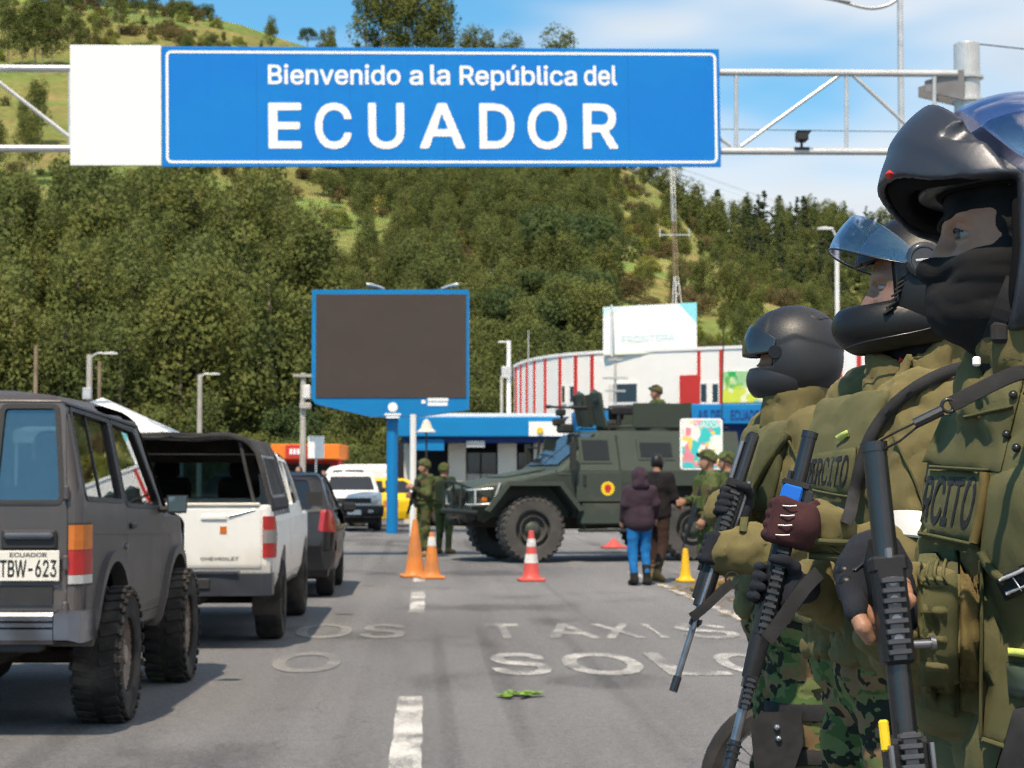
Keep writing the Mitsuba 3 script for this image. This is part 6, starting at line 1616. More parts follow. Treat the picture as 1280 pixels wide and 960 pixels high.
def helmet_base(k, H, res, m, port, bottom=-.125, crease=None, open_chin=False):
    """Shell with an eye port; port(p) is negative where the opening is."""
    def f(p):
        e = shell_d(p)
        if crease is not None: e = e - crease(p)
        d = smax(e, -(shell_d(p, -.022)), .004)
        d = smax(d, (bottom + .10 * np.clip(-p[:, 0], 0, .2)) - p[:, 2], .008)
        return smax(d, -port(p), .006)
    h = mpart(k, 'helmet', surfnet(f, (-.19, -.16, -.17), (.19, .16, .19), res), H, m)
    def li(p):
        d = smax(shell_d(p, -.020), -head_d(p, (0, 0, 0)) + .006, .01)
        d = smax(d, (bottom + .012 + .10 * np.clip(-p[:, 0], 0, .2)) - p[:, 2], .01)
        return smax(d, -(port(p) + .006), .015)
    mpart(h, 'liner', surfnet(li, (-.18, -.15, -.16), (.17, .15, .18), res * 1.4), H, 'helmet_liner')
    return h

def face(k): pass

class Decal:
    """Lays flat patches, straps and lettering onto a figure's surface f (in the figure's frame M), looking along world +y."""
    def __init__(s, M, f, Y, side):
        s.M, s.f, s.Y, s.I = M, f, Y, np.linalg.inv(M)
        s.w = np.array([side, 1.0, 0]) / math.hypot(side, 1)
        s.d = s.I[:3, :3] @ s.w
    def pts(s, px, py, lift):
        px, py = np.asarray(px, float), np.asarray(py, float)
        w = np.stack([(px - 640) / FPX * s.Y, np.full(px.shape, s.Y), CAMZ + (600 - py) / FPX * s.Y], -1).reshape(-1, 3) - .75 * s.w
        p = w @ s.I[:3, :3].T + s.I[:3, 3]
        t = np.zeros(len(p))
        for _ in range(70): t += np.clip(s.f((p + t[:, None] * s.d).astype(np.float32)), -.02, .08) * .8
        s.hit = t < 1.5
        if (t > 1.5).any() and (t < 1.5).any():
            from scipy.spatial import cKDTree
            hit = t < 1.5
            t[~hit] = t[hit][cKDTree(p[hit]).query(p[~hit])[1]]
        return p + (t - lift)[:, None] * s.d if np.ndim(lift) else p + (t[:, None] - lift) * s.d
    def quad(s, c, t=.004, n=9, m=9, base=-.004):
        """c: four pixel corners (top left, top right, bottom right, bottom left)."""
        c = np.asarray(c, float); u, v = np.meshgrid(np.linspace(0, 1, n), np.linspace(0, 1, m), indexing='ij')
        q = (c[0] * ((1 - u) * (1 - v))[..., None] + c[1] * (u * (1 - v))[..., None] + c[2] * (u * v)[..., None] + c[3] * ((1 - u) * v)[..., None])
        edge = np.minimum(np.minimum(u, 1 - u) * (n - 1), np.minimum(v, 1 - v) * (m - 1)).clip(0, 1)
        lift = (t * (.55 + .45 * edge)).ravel()
        top = s.pts(q[..., 0], q[..., 1], lift); bot = s.pts(q[..., 0], q[..., 1], base)
        i, j = np.meshgrid(np.arange(n - 1), np.arange(m - 1), indexing='ij'); a = (i * m + j).ravel()
        F = np.vstack([np.c_[a, a + m, a + m + 1], np.c_[a, a + m + 1, a + 1]]); N = n * m
        ring = [x * m for x in range(n)] + [(n - 1) * m + y for y in range(1, m)] + [x * m + m - 1 for x in range(n - 2, -1, -1)] + [y for y in range(m - 2, 0, -1)]
        S = []
        for x, y in zip(ring, ring[1:] + ring[:1]): S += [[x, y, y + N], [x, y + N, x + N]]
        mm = trimesh.Trimesh(np.vstack([top, bot]), np.vstack([F, F[:, ::-1] + N, S]), process=False); mm.fix_normals()
        return mm
    def band(s, pts, w, t=.005, n=5):
        """A strap along pixel points, w pixels wide."""
        p = spline(np.asarray(pts, float), n); g = np.gradient(p, axis=0); g /= np.linalg.norm(g, axis=1, keepdims=True); o = np.c_[-g[:, 1], g[:, 0]] * w / 2
        L, R, C = p + o, p - o, p
        from scipy.ndimage import gaussian_filter1d, minimum_filter1d
        def row(q, lift):
            a = s.pts(q[:, 0], q[:, 1], np.zeros(len(q))); k = a @ s.d
            return a + (k2 - k - lift)[:, None] * s.d
        kk = np.minimum(np.minimum(s.pts(L[:, 0], L[:, 1], np.zeros(len(L))) @ s.d, s.pts(R[:, 0], R[:, 1], np.zeros(len(L))) @ s.d), s.pts(C[:, 0], C[:, 1], np.zeros(len(L))) @ s.d)
        k2 = gaussian_filter1d(minimum_filter1d(kk, 3, mode='nearest'), 1.0, mode='nearest')
        A = [row(q, l) for q, l in ((L, t * .6), (C, t), (R, t * .6), (R, -.004), (L, -.004))]
        v = np.stack(A, 1).reshape(-1, 3); f = []
        for i in range(len(p) - 1):
            for a in range(5):
                x, y = i * 5 + a, i * 5 + (a + 1) % 5
                f += [[x, y, y + 5], [x, y + 5, x + 5]]
        m = trimesh.Trimesh(v, f, process=False); m.fix_normals(); return m
    def text(s, txt, c, t=.0015):
        m = meshkit.text_mesh(txt, 1.0, .01, True)
        tri = trimesh.Trimesh(m.vertices, m.faces[m.face_normals[:, 2] > .5], process=False)
        for _ in range(2): tri = tri.subdivide()
        b = tri.bounds; u = (tri.vertices[:, 0] - b[0, 0]) / (b[1, 0] - b[0, 0]); v = 1 - (tri.vertices[:, 1] - b[0, 1]) / (b[1, 1] - b[0, 1]); c = np.asarray(c, float)
        q = c[0] * ((1 - u) * (1 - v))[:, None] + c[1] * (u * (1 - v))[:, None] + c[2] * (u * v)[:, None] + c[3] * ((1 - u) * v)[:, None]
        v = s.pts(q[:, 0], q[:, 1], np.full(len(q), t)); ok = s.hit[tri.faces].all(1)
        e = np.linalg.norm(v[tri.faces] - v[np.roll(tri.faces, 1, axis=1)], axis=2).max(1); e0 = np.median(e[ok])
        return trimesh.Trimesh(v, tri.faces[ok & (e < 6 * e0 + .004)], process=False)

def sleeve_d(p, j, s, cut):
    d = np.full(len(p), 9.0, np.float32)
    for q in 'LR':
        e = j['el' + q]; w = e + (j['wr' + q] - e) * cut
        d = np.minimum(d, smin(cap_d(p, j['sh' + q], e, .092 * s, .076 * s), cap_d(p, e, w, .074 * s, .050 * s), .03))
    return d

def soldier(label, M, j, s, res, hands, seed, hem=.99, fine=None, hs=1.0):
    """Body, jacket, trousers and boots of one foreground soldier. hands: {'L': capsules, 'R': ...} in the figure's frame. Returns key, jacket surface, vest surface."""
    k = thing('person', label, 'person', M, 'soldiers in the foreground')
    def bd(p):
        d = smin(torso_d(p, j, s), arms_d(p, j, s), .04); d = smin(d, legs_d(p, j, s), .05)
        for a, b in (('anL', 'toL'), ('anR', 'toR')): d = smin(d, cap_d(p, j[a], j[b], .042, .035), .03)
        return smin(d, head_d(p, j['head'], s * hs) + (.014 if fine else 0), .03)
    B = [surfnet(bd, *jbox(j, list(j), .17), .02)]
    for q, C in hands.items(): B.append(surfnet(lambda p: caps_d(p, C), *caps_box(C, .03), .0032 if fine else .005))
    if fine: B.append(fine)
    part(k, 'body', cat(B), 'skin', True)
    def jk(p):
        d = smin(torso_d(p, j, s) - .026, sleeve_d(p, j, s, .95), .05)
        d = smin(d, smax(cap_d(p, j['neck'] - [0, 0, .05], j['neck'] + [.015, 0, .045], .090 * s, .082 * s), p[:, 2] - (j['neck'][2] + .040 + .25 * (p[:, 0] * 0)), .01), .03)
        d = smax(d, -cap_d(p, j['neck'], j['neck'] + [.02, 0, .2], .068 * s, .08 * s), .008)
        d = smax(d, hem * s - p[:, 2], .02)
        loc = np.minimum(np.linalg.norm(p - j['elL'], axis=1), np.linalg.norm(p - j['elR'], axis=1))
        fold = .021 + .018 * np.exp(-(loc / .15) ** 2)
        return d + wrinkle(p + .02 * np.sin(p[:, [2, 0, 1]] * 31), 1.0, 8.5, seed, (1, 1, .6), 5) * fold * 1.15 + wrinkle(p + .01 * np.sin(p[:, [1, 2, 0]] * 63), 1.0, 19, seed + 2, (1, 1, .7), 5) * fold * .5
    part(k, 'jacket', surfnet(jk, *jbox(j, ['shL', 'shR', 'elL', 'elR', 'wrL', 'wrR', 'pelvis', 'neck'], .17), res), 'jacket_olive', True)
    def tr(p):
        d = smin(legs_d(p, j, s, .92) - .026, smax(torso_d(p, j, s) - .014, p[:, 2] - 1.06 * s, .01), .04)
        return d + wrinkle(p, .020, 8, seed + 7, (1, 1, 1.5)) + wrinkle(p, .006, 22, seed + 9)
    part(k, 'trousers', surfnet(tr, *jbox(j, ['hipL', 'hipR', 'knL', 'knR', 'anL', 'anR', 'waist'], .18), res * 1.25), 'camo_cloth', True)
    for q in 'LR':
        f = lambda p: smax(smin(cap_d(p, j['kn' + q] + (j['an' + q] - j['kn' + q]) * .55, j['an' + q], .060, .055), cap_d(p, j['an' + q] - [.03, 0, .035], j['to' + q], .055, .047), .03), -p[:, 2] + .002, .008)
        part(k, 'boot', surfnet(f, *jbox(j, ['an' + q, 'to' + q, 'kn' + q], .1), .014), 'boot_black', True)
    def vs(p):
        d = smax(torso_d(p, j, s) - .046, np.maximum(p[:, 2] - 1.485 * s, 1.045 * s - p[:, 2]), .02)
        d = smax(d, -(np.minimum(np.linalg.norm(p - j['shL'] - [0, .06, -.02], axis=1), np.linalg.norm(p - j['shR'] + [0, .06, .02], axis=1)) - .125), .02)
        d = smax(d, -cap_d(p, j['neck'] - [0, 0, .03], j['neck'] + [.05, 0, .2], .098, .12), .015)
        return d + wrinkle(p, .007, 8, seed + 4) + wrinkle(p, .0022, 26, seed + 6)
    v = part(k, 'vest', surfnet(vs, *jbox(j, ['pelvis', 'shL', 'shR', 'neck'], .19), res), 'vest_olive', True)
    return k, v, jk, vs

def neck_gaiter(k, j, s, H, res, mask=None):
    f = lambda p: smin(cap_d(p, j['neck'] - [0, 0, .02], j['head'] - [0.02, 0, .06], .070 * s, .072 * s), cap_d(p, j['head'] - [0.0, 0, .12], j['head'] - [-.02, 0, .08], .072, .066), .04) + wrinkle(p, .010, 13, 3, (.6, .6, 1.8))
    part(k, 'neck_gaiter', surfnet(f, j['neck'] - .17, j['head'] + [.16, .15, .06], res), 'balaclava', True)

def glove(k, C, m, res, tags, name='glove', grow=.0035, guard=None):
    g = part(k, name, surfnet(lambda p: caps_d(p, C, grow, tags), *caps_box(C, .035), res), m, True)
    return g

EZ = np.array([0, 0, 1.0])
# ---------------------------------------------------------------- nearest soldier
Y1 = 2.30
M1 = xf((.672, Y1, 0), 180 + 11); L1 = local(M1)
H1 = head_frame(M1, (1290, 300, Y1), 180 - 4) @ xf((0, 0, 0), 0, 1, 5)
j1 = template(1.02); j1['head'] = L1(1288, 300, Y1); j1['neck'] = L1(1312, 446, Y1); s1 = 1.02
WA, WB = at(1092, 553, 2.10), at(1139, 985, 2.06)          # weapon axis, top and bottom
def w1(t): return WA + (WB - WA) * t
wl = lambda M, p: (np.linalg.inv(M) @ np.r_[p, 1])[:3]
wv = lambda M, v: np.linalg.inv(M)[:3, :3] @ np.asarray(v, float)
g1c = w1((748 - 553) / 432)
j1['wrR'] = wl(M1, g1c + [.035, .125, -.02]); j1['elR'] = wl(M1, at(1215, 830, 2.34)); j1['shR'] = np.array([.0, -.155, 1.45])
j1['shL'] = np.array([-.02, .205, 1.46]); j1['elL'] = np.array([-.16, .34, 1.20]); j1['wrL'] = np.array([.02, .36, .99])
tb = lambda px, py, Y: L1(px, py, Y)
def chain(tag, pts, rs): return [(tb(*p), tb(*q), r0, r1, '%s%d' % (tag, i)) for i, (p, q, r0, r1) in enumerate(zip(pts[:-1], pts[1:], rs[:-1], rs[1:]))]
hand1 = [(tb(1088, 696, 2.20), tb(1064, 736, 2.15), .018, .0135, 'palm'), (tb(1098, 704, 2.20), tb(1078, 746, 2.15), .019, .014, 'palm'), (tb(1080, 690, 2.20), tb(1062, 712, 2.165), .018, .0135, 'palm'),
         (tb(1096, 694, 2.22), j1['wrR'], .027, .032, 'wrist')]
hand1 += chain('finger', [(1064, 742, 2.140), (1070, 766, 2.108), (1079, 784, 2.098), (1087, 799, 2.102)], (.0102, .0094, .0086, .0070))
hand1 += chain('finger', [(1059, 730, 2.152), (1072, 757, 2.122), (1092, 774, 2.122), (1106, 784, 2.130)], (.0100, .0092, .0084, .0070))
hand1 += chain('finger', [(1057, 718, 2.166), (1072, 742, 2.146), (1098, 758, 2.145), (1122, 762, 2.130)], (.0110, .0104, .0096, .0090)) + [(tb(1122, 762, 2.130), tb(1136, 750, 2.112), .0096, .0084, 'finger2')]
hand1 += chain('finger', [(1060, 705, 2.180), (1076, 728, 2.168), (1102, 738, 2.165), (1126, 738, 2.140)], (.0100, .0095, .0088, .0078))
hand1 += chain('thumb', [(1092, 700, 2.20), (1110, 716, 2.20), (1126, 728, 2.19), (1132, 742, 2.16)], (.0135, .0120, .0105, .0085))
headmesh = surfnet(lambda p: head_d(p, (0, 0, 0), 1.0, True), (-.13, -.12, -.16), (.15, .12, .15), .0032); headmesh.apply_transform(H1)
k1, v1, jk1, vs1 = soldier('nearest soldier, helmet chin bar flipped up, at the right edge of the picture', M1, j1, s1, .0068, {'R': hand1}, 1, fine=headmesh)
fingers_tags = ['finger1', 'finger2', 'thumb1', 'thumb2']
g1 = glove(k1, hand1, 'glove_black', .0032, ['palm', 'wrist', 'finger0', 'thumb0', 'thumb1'], grow=.0026)
part(g1, 'knuckle_guard', cat(*[mv(trimesh.creation.icosphere(2, 1.0).apply_scale((.010, .0105, .0085)), tb(x, y, Yk), 20) for x, y, Yk in ((1063, 742, 2.136), (1058, 728, 2.146), (1056, 714, 2.158), (1060, 701, 2.172))]), 'helmet_black', True)
part(g1, 'cuff_band', cat(*[tube([tb(1082 + i * 3, 694 - i * 2, 2.165), tb(1076 + i * 3, 706 - i * 2, 2.15), tb(1066 + i * 3, 714, 2.145)], .0022, 5) for i in range(2)]), 'gunmetal', True)
for q in (-1, 1):
    e = mpart(k1, 'eye', trimesh.creation.icosphere(3, .0132).apply_transform(xf((.079, q * .032, -.001))), H1, 'eye_white')
    mpart(e, 'iris', trimesh.creation.icosphere(3, .0106).apply_transform(xf((.0826, q * .0325, -.0012))), H1, 'eye_iris')
mpart(k1, 'eyelash', cat(*[tube(spline([(.0905, q * .021, .003), (.0935, q * .032, .0062), (.086, q * .044, .002)], 4), .0011, 5) for q in (-1, 1)]), H1, 'hair_black')
# face mask and neck
def mask_f(p):
    d = head_d(p, (0, 0, 0), 1.0, True) - .0055
    low = smin(d, ell_d(p, (.050, 0, -.078), (.056, .058, .052)), .03)
    d = np.where(p[:, 2] < -.02, low, d)
    slit = smax(np.abs(p[:, 2] + .001 - .10 * np.clip(.085 - p[:, 0], 0, .06)) - .0200 + .30 * np.clip(.055 - p[:, 0], 0, .05), (.052 - p[:, 0]) * 1.0, .008)
    d = smax(d, -slit, .004)
    return smin(d, cap_d(p, (-.01, 0, -.09), (-.03, 0, -.22), .072, .080), .03) + wrinkle(p, .007, 15, 4, (.7, .7, 1.5))
mpart(k1, 'face_mask', surfnet(mask_f, (-.14, -.14, -.26), (.16, .14, .16), .004), H1, 'balaclava')
# helmet with the chin bar flipped up
port1 = lambda p: np.maximum(np.maximum(.034 + .10 * np.clip(-p[:, 2] - .03, 0, .2) - p[:, 0], p[:, 2] - .050), -9 - p[:, 2])
cr1 = lambda p: .003 * sig((p[:, 2] - .02 + .35 * p[:, 0]) / .002) * (p[:, 0] < .05)
h1 = helmet_base(k1, H1, .0042, 'helmet_grey', port1, -.118, cr1)
cb = band_shell((.020, 0, -.02), (.184, .139, .150), .010, -.134, -.030, -.06, 60)
zlow = lambda p: .036 + .030 * sig((p[:, 0] - .145) / .012) - .012 * np.clip((.05 - p[:, 0]) / .05, 0, 1.5)
def cbf(p):
    q = ry_(p, (0, 0, -.01), 60)
    d = smax(cb(p), zlow(p) - p[:, 2], .004)
    groove = ell_d(q, (.055, np.float32(0), -.078), (.055, .30, .012))
    side = np.abs(p[:, 1]) - .095
    d = smax(d, -smax(smax(ell_d(p, (.035, 0, .092), (.090, .30, .022)), -(side), .004), -(ell_d(p, (.012, 0, .02), (.160, .130, .150))), .004), .004)
    return d - .0035 * sig((q[:, 2] + .070 + .25 * (q[:, 0] - .1)) / .0025) * sig((.10 + q[:, 0] - .05) / .01)
Hc1 = H1 @ xf((0, 0, 0), 0, 1, 6)
c_ = mpart(h1, 'chin_bar', surfnet(cbf, (-.05, -.16, -.06), (.23, .16, .20), .0038), Hc1, 'helmet_grey', label='grey chin bar flipped up over the brow')
mpart(c_, 'padding', surfnet(lambda p: smax(band_shell((.020, 0, -.02), (.174, .129, .140), .030, -.122, -.038, -.03, 60, k=.012)(p), zlow(p) + .004 - p[:, 2], .006), (-.08, -.15, -.06), (.22, .15, .19), .006), Hc1, 'helmet_liner')
mpart(c_, 'release_button', bx((.168, .060, .060), (.010, .014, .009), .004), Hc1, 'red_paint', False)
mpart(c_, 'brow_vent', bx((.132, .0, .122), (.034, .06, .010), .004, ry=42), Hc1, 'helmet_black', False)
mpart(h1, 'visor', visor_patch((.004, 0, .0), (.164, .139, .158), 68, -20, 26, .0028, 80, (0, 0, .006)), H1, 'visor_mirror')
for q in (-1, 1):
    pv = mpart(h1, 'pivot', lathe([(.026, 0), (.026, .008), (.020, .012), (0, .012)] if q > 0 else [(0, -.012), (.020, -.012), (.026, -.008), (.026, 0)], 24, 'y').apply_transform(xf((-.005, q * .122, .0))), H1, 'helmet_black', 40)
    mpart(pv, 'screw', lathe([(.008, 0), (.007, .003), (0, .0035)] if q > 0 else [(0, -.0035), (.007, -.003), (.008, 0)], 14, 'y').apply_transform(xf((.012, q * .116, -.055))), H1, 'chrome', 40)
mpart(k1, 'chin_strap', cat(strap(spline([(.035, .080, -.06), (.05, .066, -.10), (.055, .0, -.135)], 5), (0.3, .9, -.3), .02, .003), bx((.05, .060, -.118), (.02, .012, .024), .004)), H1, 'strap_black', False)
mpart(k1, 'strap_clip', bx((.074, .045, -.148), (.009, .007, .011), .002), H1, 'sign_white', False)
# vest details
D1 = Decal(M1, lambda p: np.minimum(vs1(p), jk1(p)), Y1 - .12, .22)
fl = part(v1, 'chest_flap', D1.quad([(1185, 492), (1282, 470), (1250, 590), (1148, 575)], .008, 12, 10), 'vest_olive', True)
part(fl, 'seam', D1.band([(1205, 518), (1235, 513), (1268, 507)], 5, .012), 'webbing_olive', True)
pt = part(v1, 'name_patch', D1.quad([(1158, 582), (1236, 588), (1222, 684), (1142, 672)], .014, 12, 12), 'vest_olive', True)
part(pt, 'border', cat(D1.band([(1158, 582), (1196, 585), (1236, 588)], 5, .017), D1.band([(1142, 672), (1182, 678), (1222, 684)], 6, .018)), 'webbing_olive', True)
part(pt, 'velcro_edge', D1.band([(1231, 590), (1226, 635), (1216, 680)], 13, .0165), 'velcro_tan', True)
for m_ in D1.text('EJERCITO', [(1118, 592), (1224, 596), (1210, 664), (1104, 654)], .0165).split(only_watertight=False): part(pt, 'letter', m_, 'ink_black', True)
pp = part(v1, 'pouch_panel', D1.quad([(1144, 700), (1196, 692), (1192, 905), (1147, 893)], .016, 8, 16), 'webbing_olive', True)
for y in (728, 762, 798, 832, 868):
    part(pp, 'webbing', D1.quad([(1148, y - 9), (1186, y - 7), (1184, y + 9), (1149, y + 7)], .022, 7, 4, .01), 'vest_olive', True)
for x in (1150, 1160, 1170, 1181): part(pp, 'elastic_loop', D1.band([(x, 704), (x - 4, 716), (x + 1, 730)], 4, .024), 'vest_olive', True)
part(v1, 'velcro_panel', D1.quad([(1199, 694), (1226, 688), (1222, 900), (1196, 896)], .010, 6, 16), 'velcro_tan', True)
sp = part(v1, 'side_panel', D1.quad([(1226, 600), (1330, 560), (1335, 940), (1222, 926)], .018, 14, 20), 'vest_olive', True)
part(sp, 'hem', cat(D1.band([(1226, 700), (1224, 800), (1222, 922)], 5, .021), D1.band([(1223, 921), (1270, 928), (1325, 934)], 6, .021)), 'webbing_olive', True)
bk = part(v1, 'buckle', cat(D1.quad([(1240, 722), (1275, 702), (1292, 728), (1254, 750)], .036, 6, 6, .02)), 'strap_black', True)
part(bk, 'prong', cat(D1.band([(1246, 724), (1262, 716), (1276, 708)], 5, .042), D1.band([(1254, 740), (1270, 731), (1288, 722)], 5, .042), D1.band([(1262, 718), (1268, 727), (1272, 734)], 4, .042)), 'galvanised', True)
part(v1, 'side_strap', D1.band([(1225, 690), (1245, 720), (1262, 728)], 12, .026), 'webbing_olive', True)
gb = part(v1, 'green_buckle', D1.quad([(1254, 826), (1296, 822), (1300, 864), (1256, 866)], .050, 6, 6, .015), 'buckle_green', True)
part(gb, 'strap', D1.band([(1256, 812), (1280, 811), (1300, 810)], 9, .04), 'hi_vis', True)
part(v1, 'holster', D1.quad([(1262, 880), (1320, 850), (1320, 985), (1230, 985)], .075, 7, 9, .0), 'strap_black', True)
for x, y in ((1268, 492), (1259, 542), (1270, 560)): part(v1, 'rivet', mv(trimesh.creation.icosphere(2, .005), D1.pts([x], [y], np.array([.012]))[0]), 'gunmetal', True)
# sling with its clip from collar to weapon
p_ = lambda px, py, Y: L1(px, py, Y)
part(k1, 'sling', strap(spline([p_(1282, 466, 2.12), p_(1240, 480, 2.07), p_(1206, 497, 2.06), p_(1188, 506, 2.06)], 4), wv(M1, (0, -1, .3)), .016, .004), 'strap_black', True)
sl = part(k1, 'sling_ring', tube([p_(1186 + 9 * math.cos(a), 507 + 8 * math.sin(a), 2.06) for a in np.linspace(0, 2 * PI, 15)], .0022, 6), 'gunmetal', True)
part(sl, 'clip', rod(p_(1178, 513, 2.06), p_(1143, 530, 2.065), .0055, 8), 'gunmetal')
part(sl, 'cord', cat(tube([p_(1143, 529, 2.065), p_(1118, 541, 2.075), p_(1098, 552, 2.09)], .0013, 5), tube([p_(1147, 533, 2.065), p_(1125, 551, 2.075), p_(1102, 563, 2.09)], .0013, 5)), 'strap_black', True)
def armband(k, M, jj, q, t, s, m='reflective_white'):
    a, b = jj['sh' + q], jj['el' + q]; d = (b - a) / np.linalg.norm(b - a); c = a + (b - a) * t; r = .088 * s
    B_ = xf((0, 0, 0)); z = d; x = np.cross(z, [0, 1, 0]); x /= np.linalg.norm(x); y = np.cross(z, x); B_[:3, :3] = np.c_[x, y, z]; B_[:3, 3] = c
    m_ = lathe([(r - .006, -.026), (r, -.024), (r, .024), (r - .006, .026)], 28); m_.apply_transform(B_)
    return part(k, 'reflective_armband', m_, m, True)
# weapon of the nearest soldier
def weapon_frame(a, b):
    d = (b - a) / np.linalg.norm(b - a); f = np.array([0, -1.0, 0]); f = f - d * (f @ d); f /= np.linalg.norm(f); r = np.cross(f, d)
    return a, d, f, r
def wbox(F, t0, t1, w, dpt, off=(0, 0), bev=.002):
    """A block along the weapon from t0 to t1 metres, w wide across the view, dpt deep, shifted by off (across, towards the viewer)."""
    a, d, f, r = F; c = a + d * (t0 + t1) / 2 + r * off[0] + f * off[1]
    m = bx((0, 0, 0), (w, dpt, t1 - t0), bev); R_ = np.eye(4); R_[:3, :3] = np.c_[r, f, d]; R_[:3, 3] = c
    if np.linalg.det(R_[:3, :3]) < 0: m.invert()
    m.apply_transform(R_); return m
def wrod(F, t0, t1, r0, r1=None, off=(0, 0), n=20):
    a, d, f, r = F; o = r * off[0] + f * off[1]
    return rod(a + d * t0 + o, a + d * t1 + o, r0, n, r1)
def rail(F, t0, t1, w, h, off, pitch=.010):
    out = [wbox(F, t0, t1, w * .62, h * .6, (off[0], off[1]), .001)]
    n = int((t1 - t0) / pitch)
    for i in range(n): out.append(wbox(F, t0 + pitch * (i + .12), t0 + pitch * (i + .66), w, h, (off[0], off[1] + h * .3), .0012))
    return cat(out)
F1 = weapon_frame(WA, WB)
wp = thing('shotgun', 'black shotgun with a ribbed rail held muzzle down in front of the nearest soldier', 'shotgun')
part(wp, 'stock_tube', cat(wrod(F1, .004, .128, .0128), wrod(F1, 0, .010, .0142, .0142)), 'gunmetal', 40)
part(wp, 'latch', wbox(F1, .112, .130, .009, .006, (.001, .0135)), 'gun_steel', False)
part(wp, 'receiver', cat(wbox(F1, .124, .232, .033, .034, (0, 0), .004), wbox(F1, .120, .137, .038, .030, (0, .002), .003)), 'gun_polymer', False)
part(wp, 'rail', rail(F1, .142, .228, .024, .009, (0, .019), .0105), 'rail_metal', False, 'ribbed rail facing the viewer')
part(wp, 'rail_screw', cat(*[wrod((F1[0] + F1[1] * t + F1[2] * .017, F1[2], F1[1], F1[3]), 0, .006, .005, n=10) for t in (.147, .166, .186, .206)]), 'gun_steel', 40)
part(wp, 'barrel', wrod(F1, .228, .312, .0130), 'gunmetal', 40)
part(wp, 'magazine_tube', wrod(F1, .228, .312, .0105, off=(.004, -.024)), 'gunmetal', 40)
part(wp, 'fore_end', cat(wbox(F1, .306, .50, .046, .042, (0, -.004), .005), *[wbox(F1, .312, .50, .006, .012, (s * .020, .020), .001) for s in (-1, 1)]), 'gun_polymer', False)
part(wp, 'side_rail', cat(*[wbox(F1, .312, .50, .005, .008, (s * .0205, .027), .001) for s in (-1, 1)]), 'gun_steel', False)
part(wp, 'rail', rail(F1, .300, .50, .024, .010, (0, .021), .0105), 'rail_metal', False)
part(wp, 'takedown_pin', cat(wrod((F1[0] + F1[1] * .213 + F1[3] * .016, F1[3], F1[2], F1[1]), 0, .02, .005, n=10), wrod((F1[0] + F1[1] * .213 + F1[3] * .036, F1[3], F1[2], F1[1]), 0, .005, .008, n=12)), 'gun_steel', 40)
part(wp, 'safety_tag', wbox(F1, .286, .318, .010, .006, (-.024, .016), .002), 'yellow_paint', False)
part(wp, 'pistol_grip', hull([F1[0] + F1[1] * t + F1[2] * d + F1[3] * w for t, d in ((.10, -.015), (.15, -.015), (.19, -.10), (.15, -.11)) for w in (-.014, .014)]), 'gun_polymer', 30)

# ---------------------------------------------------------------- second soldier
Y2 = 4.0
M2 = xf((.770, Y2, 0), 180 + 10); L2 = local(M2); s2 = 1.06
H2 = head_frame(M2, (1152, 357, Y2), 180 - 2, 4)
j2 = template(1.06); j2['head'] = L2(1152, 357, Y2); j2['neck'] = L2(1148, 470, Y2); j2['chest'] = np.array([.0, 0, 1.40]); j2['shL'] = L2(1168, 530, 3.80); j2['shR'] = np.array([0, -.20, 1.53])
W2A, W2B = at(1013, 540, 3.66), at(911, 958, 3.60)
w2 = lambda py: W2A + (W2B - W2A) * (py - 540) / 418
c2 = w2(657)
j2['elL'] = L2(1142, 712, 3.70); j2['wrL'] = L2(1012, 662, 3.66)
c2b = w2(735); j2['elR'] = L2(1120, 760, 4.1); j2['wrR'] = L2(1010, 735, 3.82)
hand2 = grip(wl(M2, c2), wv(M2, W2A - W2B), .026, wv(M2, (.25, -1, .1)), j2['wrL'], .90, (45, 95, 150, 200), flip=-1)
hand2r = grip(wl(M2, c2b), wv(M2, W2A - W2B), .024, wv(M2, (.9, .6, 0)), j2['wrR'], .86, (45, 95, 150, 195), flip=1)
k2, v2, jk2, vs2 = soldier('middle soldier of the three, clear visor raised and maroon glove on the weapon', M2, j2, s2, .0095, {'L': hand2, 'R': hand2r}, 11,
                           fine=surfnet(lambda p: head_d(p, (0, 0, 0), 1.0, True), (-.13, -.12, -.16), (.15, .12, .15), .005).apply_transform(H2))
gl = glove(k2, hand2, 'glove_maroon', .0036, None, grow=.0016)
def on_hand(C, c, a, n0, r, pts, w, M, flip):
    a = wv(M, a); a = a / np.linalg.norm(a); n = wv(M, n0); n = n - a * (a @ n); n /= np.linalg.norm(n); b = np.cross(a, n) * flip
    return tube([wl(M, c) + a * t + (n * math.cos(math.radians(th)) + b * math.sin(math.radians(th))) * r for t, th in pts], w, 6)
part(gl, 'stripe', cat(*[on_hand(hand2, c2, W2A - W2B, (.25, -1, .1), .0545, [(t + .004, 12), (t, 24), (t - .002, 38)], .0016, M2, -1) for t in (-.028, -.010, .008, .026)]), 'reflective_white', True)
glove(k2, hand2r, 'glove_black', .0042, None, grow=.0018)
for q in (-1, 1): mpart(k2, 'eye', trimesh.creation.icosphere(2, .0132).apply_transform(xf((.079, q * .032, -.001))), H2, 'eye_white')
neck_gaiter(k2, j2, s2, H2, .008)
port2 = lambda p: np.maximum(.066 - p[:, 0], np.maximum(-.046 + .25 * np.clip(.11 - p[:, 0], -.1, .1) - p[:, 2], p[:, 2] - .062 + .3 * np.clip(p[:, 0] - .06, 0, .1)))
h2 = helmet_base(k2, H2, .0055, 'helmet_black', port2, -.112)
